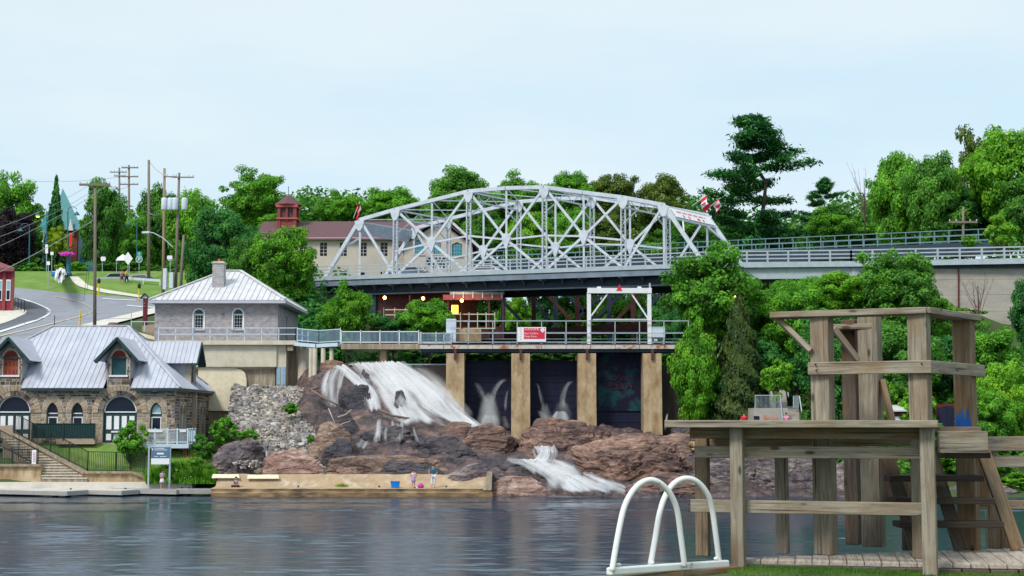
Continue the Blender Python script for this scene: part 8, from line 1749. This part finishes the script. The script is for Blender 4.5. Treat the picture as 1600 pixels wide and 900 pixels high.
plank(tw, at(1211, 494, 13.3), at(1268, 550, 13.05), .05, .09, 'timber_grey', (0, -1, 0), 'brace'); plank(tw, at(1302, 512, 13.8), at(1340, 562, 13.85), .05, .09, 'timber_grey', (0, -1, 0), 'brace'); plank(tw, at(1378, 596, 13.9), at(1394, 660, 13.7), .05, .1, 'timber_brown', (0, -1, 0), 'brace')
# bench box and right-hand railing
bx0, bx1 = at(1466, 690, 12.9), at(1541, 690, 13.0); plank(tw, Vector((bx0.x, 12.9, hz_(690.5, 12.95))), Vector((bx1.x, 12.98, hz_(690.5, 12.95))), .05, .19, 'timber_grey', name='bench_front')
for k in range(3): plank(tw, Vector((bx0.x+.03, 13.05+.16*k, hz_(671, 12.95))), Vector((bx1.x-.04, 13.1+.16*k, hz_(671, 12.95))), .15, .045, 'timber_brown', name='bench_slat')
for y0, y1, xx in ((682, 704.5, 1541), (712, 730, 1541), (782, 795.5, 1500)): zc = hz_((y0+y1)/2, 14); plank(tw, Vector((at(xx, 700, 14).x, 14, zc)), Vector((at(1680, 700, 14).x, 14.1, zc)), .04, (y1-y0)/(F/14), 'timber_grey', name='rail')
plank(tw, Vector((at(1552, 800, 14.1).x, 14.15, ZD-.2)), Vector((at(1552, 800, 14.1).x, 14.15, hz_(684, 14.1))), .1, .1, 'timber_grey', (1, 0, 0), 'post')
# stairs: dark treads between stringers
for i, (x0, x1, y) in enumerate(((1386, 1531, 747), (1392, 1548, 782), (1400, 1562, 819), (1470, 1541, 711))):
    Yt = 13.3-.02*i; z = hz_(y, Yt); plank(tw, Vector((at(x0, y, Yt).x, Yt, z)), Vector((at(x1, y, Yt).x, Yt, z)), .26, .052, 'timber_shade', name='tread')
for a, b in (((1383, 700), (1432, 858)), ((1452, 700), (1502, 860)), ((1531, 690), (1590, 858))): plank(tw, at(*a, 13.55), at(*b, 13.45), .05, .12, 'timber_dark' if a[0] < 1500 else 'timber_brown', (1, 0, .3), 'stringer')
for x, y0, y1 in ((1388, 708, 800), (1420, 745, 860), (1555, 782, 858), (1536, 718, 790), (1572, 822, 858)): plank(tw, at(x, y1, 13.8), at(x, y0, 13.8), .12, .05, 'timber_dark' if x < 1450 else 'timber_brown', (0, 1, 0), 'riser_support')
# blue paint mark on the right rear post
pm = MB(); f_ = Vector((math.sin(ang), math.cos(ang), 0)); sd2 = Vector((math.cos(ang), -math.sin(ang), 0)); cI = Vector((*Ix, 0)) - f_*.0885; zb3 = hz_(669, 13.6); rnd = random.Random(6); n_ = 14; prev = None
tops = [.10, .12, .16, .11, .10, .17, .19, .13, .08, .10, .16, .18, .15, .06, .04]
for i in range(n_): x0, x1 = -.075+.145*i/n_, -.075+.145*(i+1)/n_; pm.add([cI+sd2*x0+UP*zb3, cI+sd2*x1+UP*zb3, cI+sd2*x1+UP*(zb3+tops[i+1]), cI+sd2*x0+UP*(zb3+tops[i])], [(0,1,2,3)])
pm.build('paint_mark', 'graffiti_blue', tw)

# bolt heads and nails on the tower boards
for x, y, Yv in [(1080, 703, 12.66), (1080, 712, 12.66), (1079, 789, 12.66), (1079, 799, 12.66), (1275, 569, 12.95), (1276, 578, 12.95), (1440, 568, 12.6)]:
    q = P(x, y, Yv) ; MB().tube([q + Vector((0, -.01, 0)), q + Vector((0, .12, 0))], .0055, 8).build('bolt', 'rubber_black', tw)
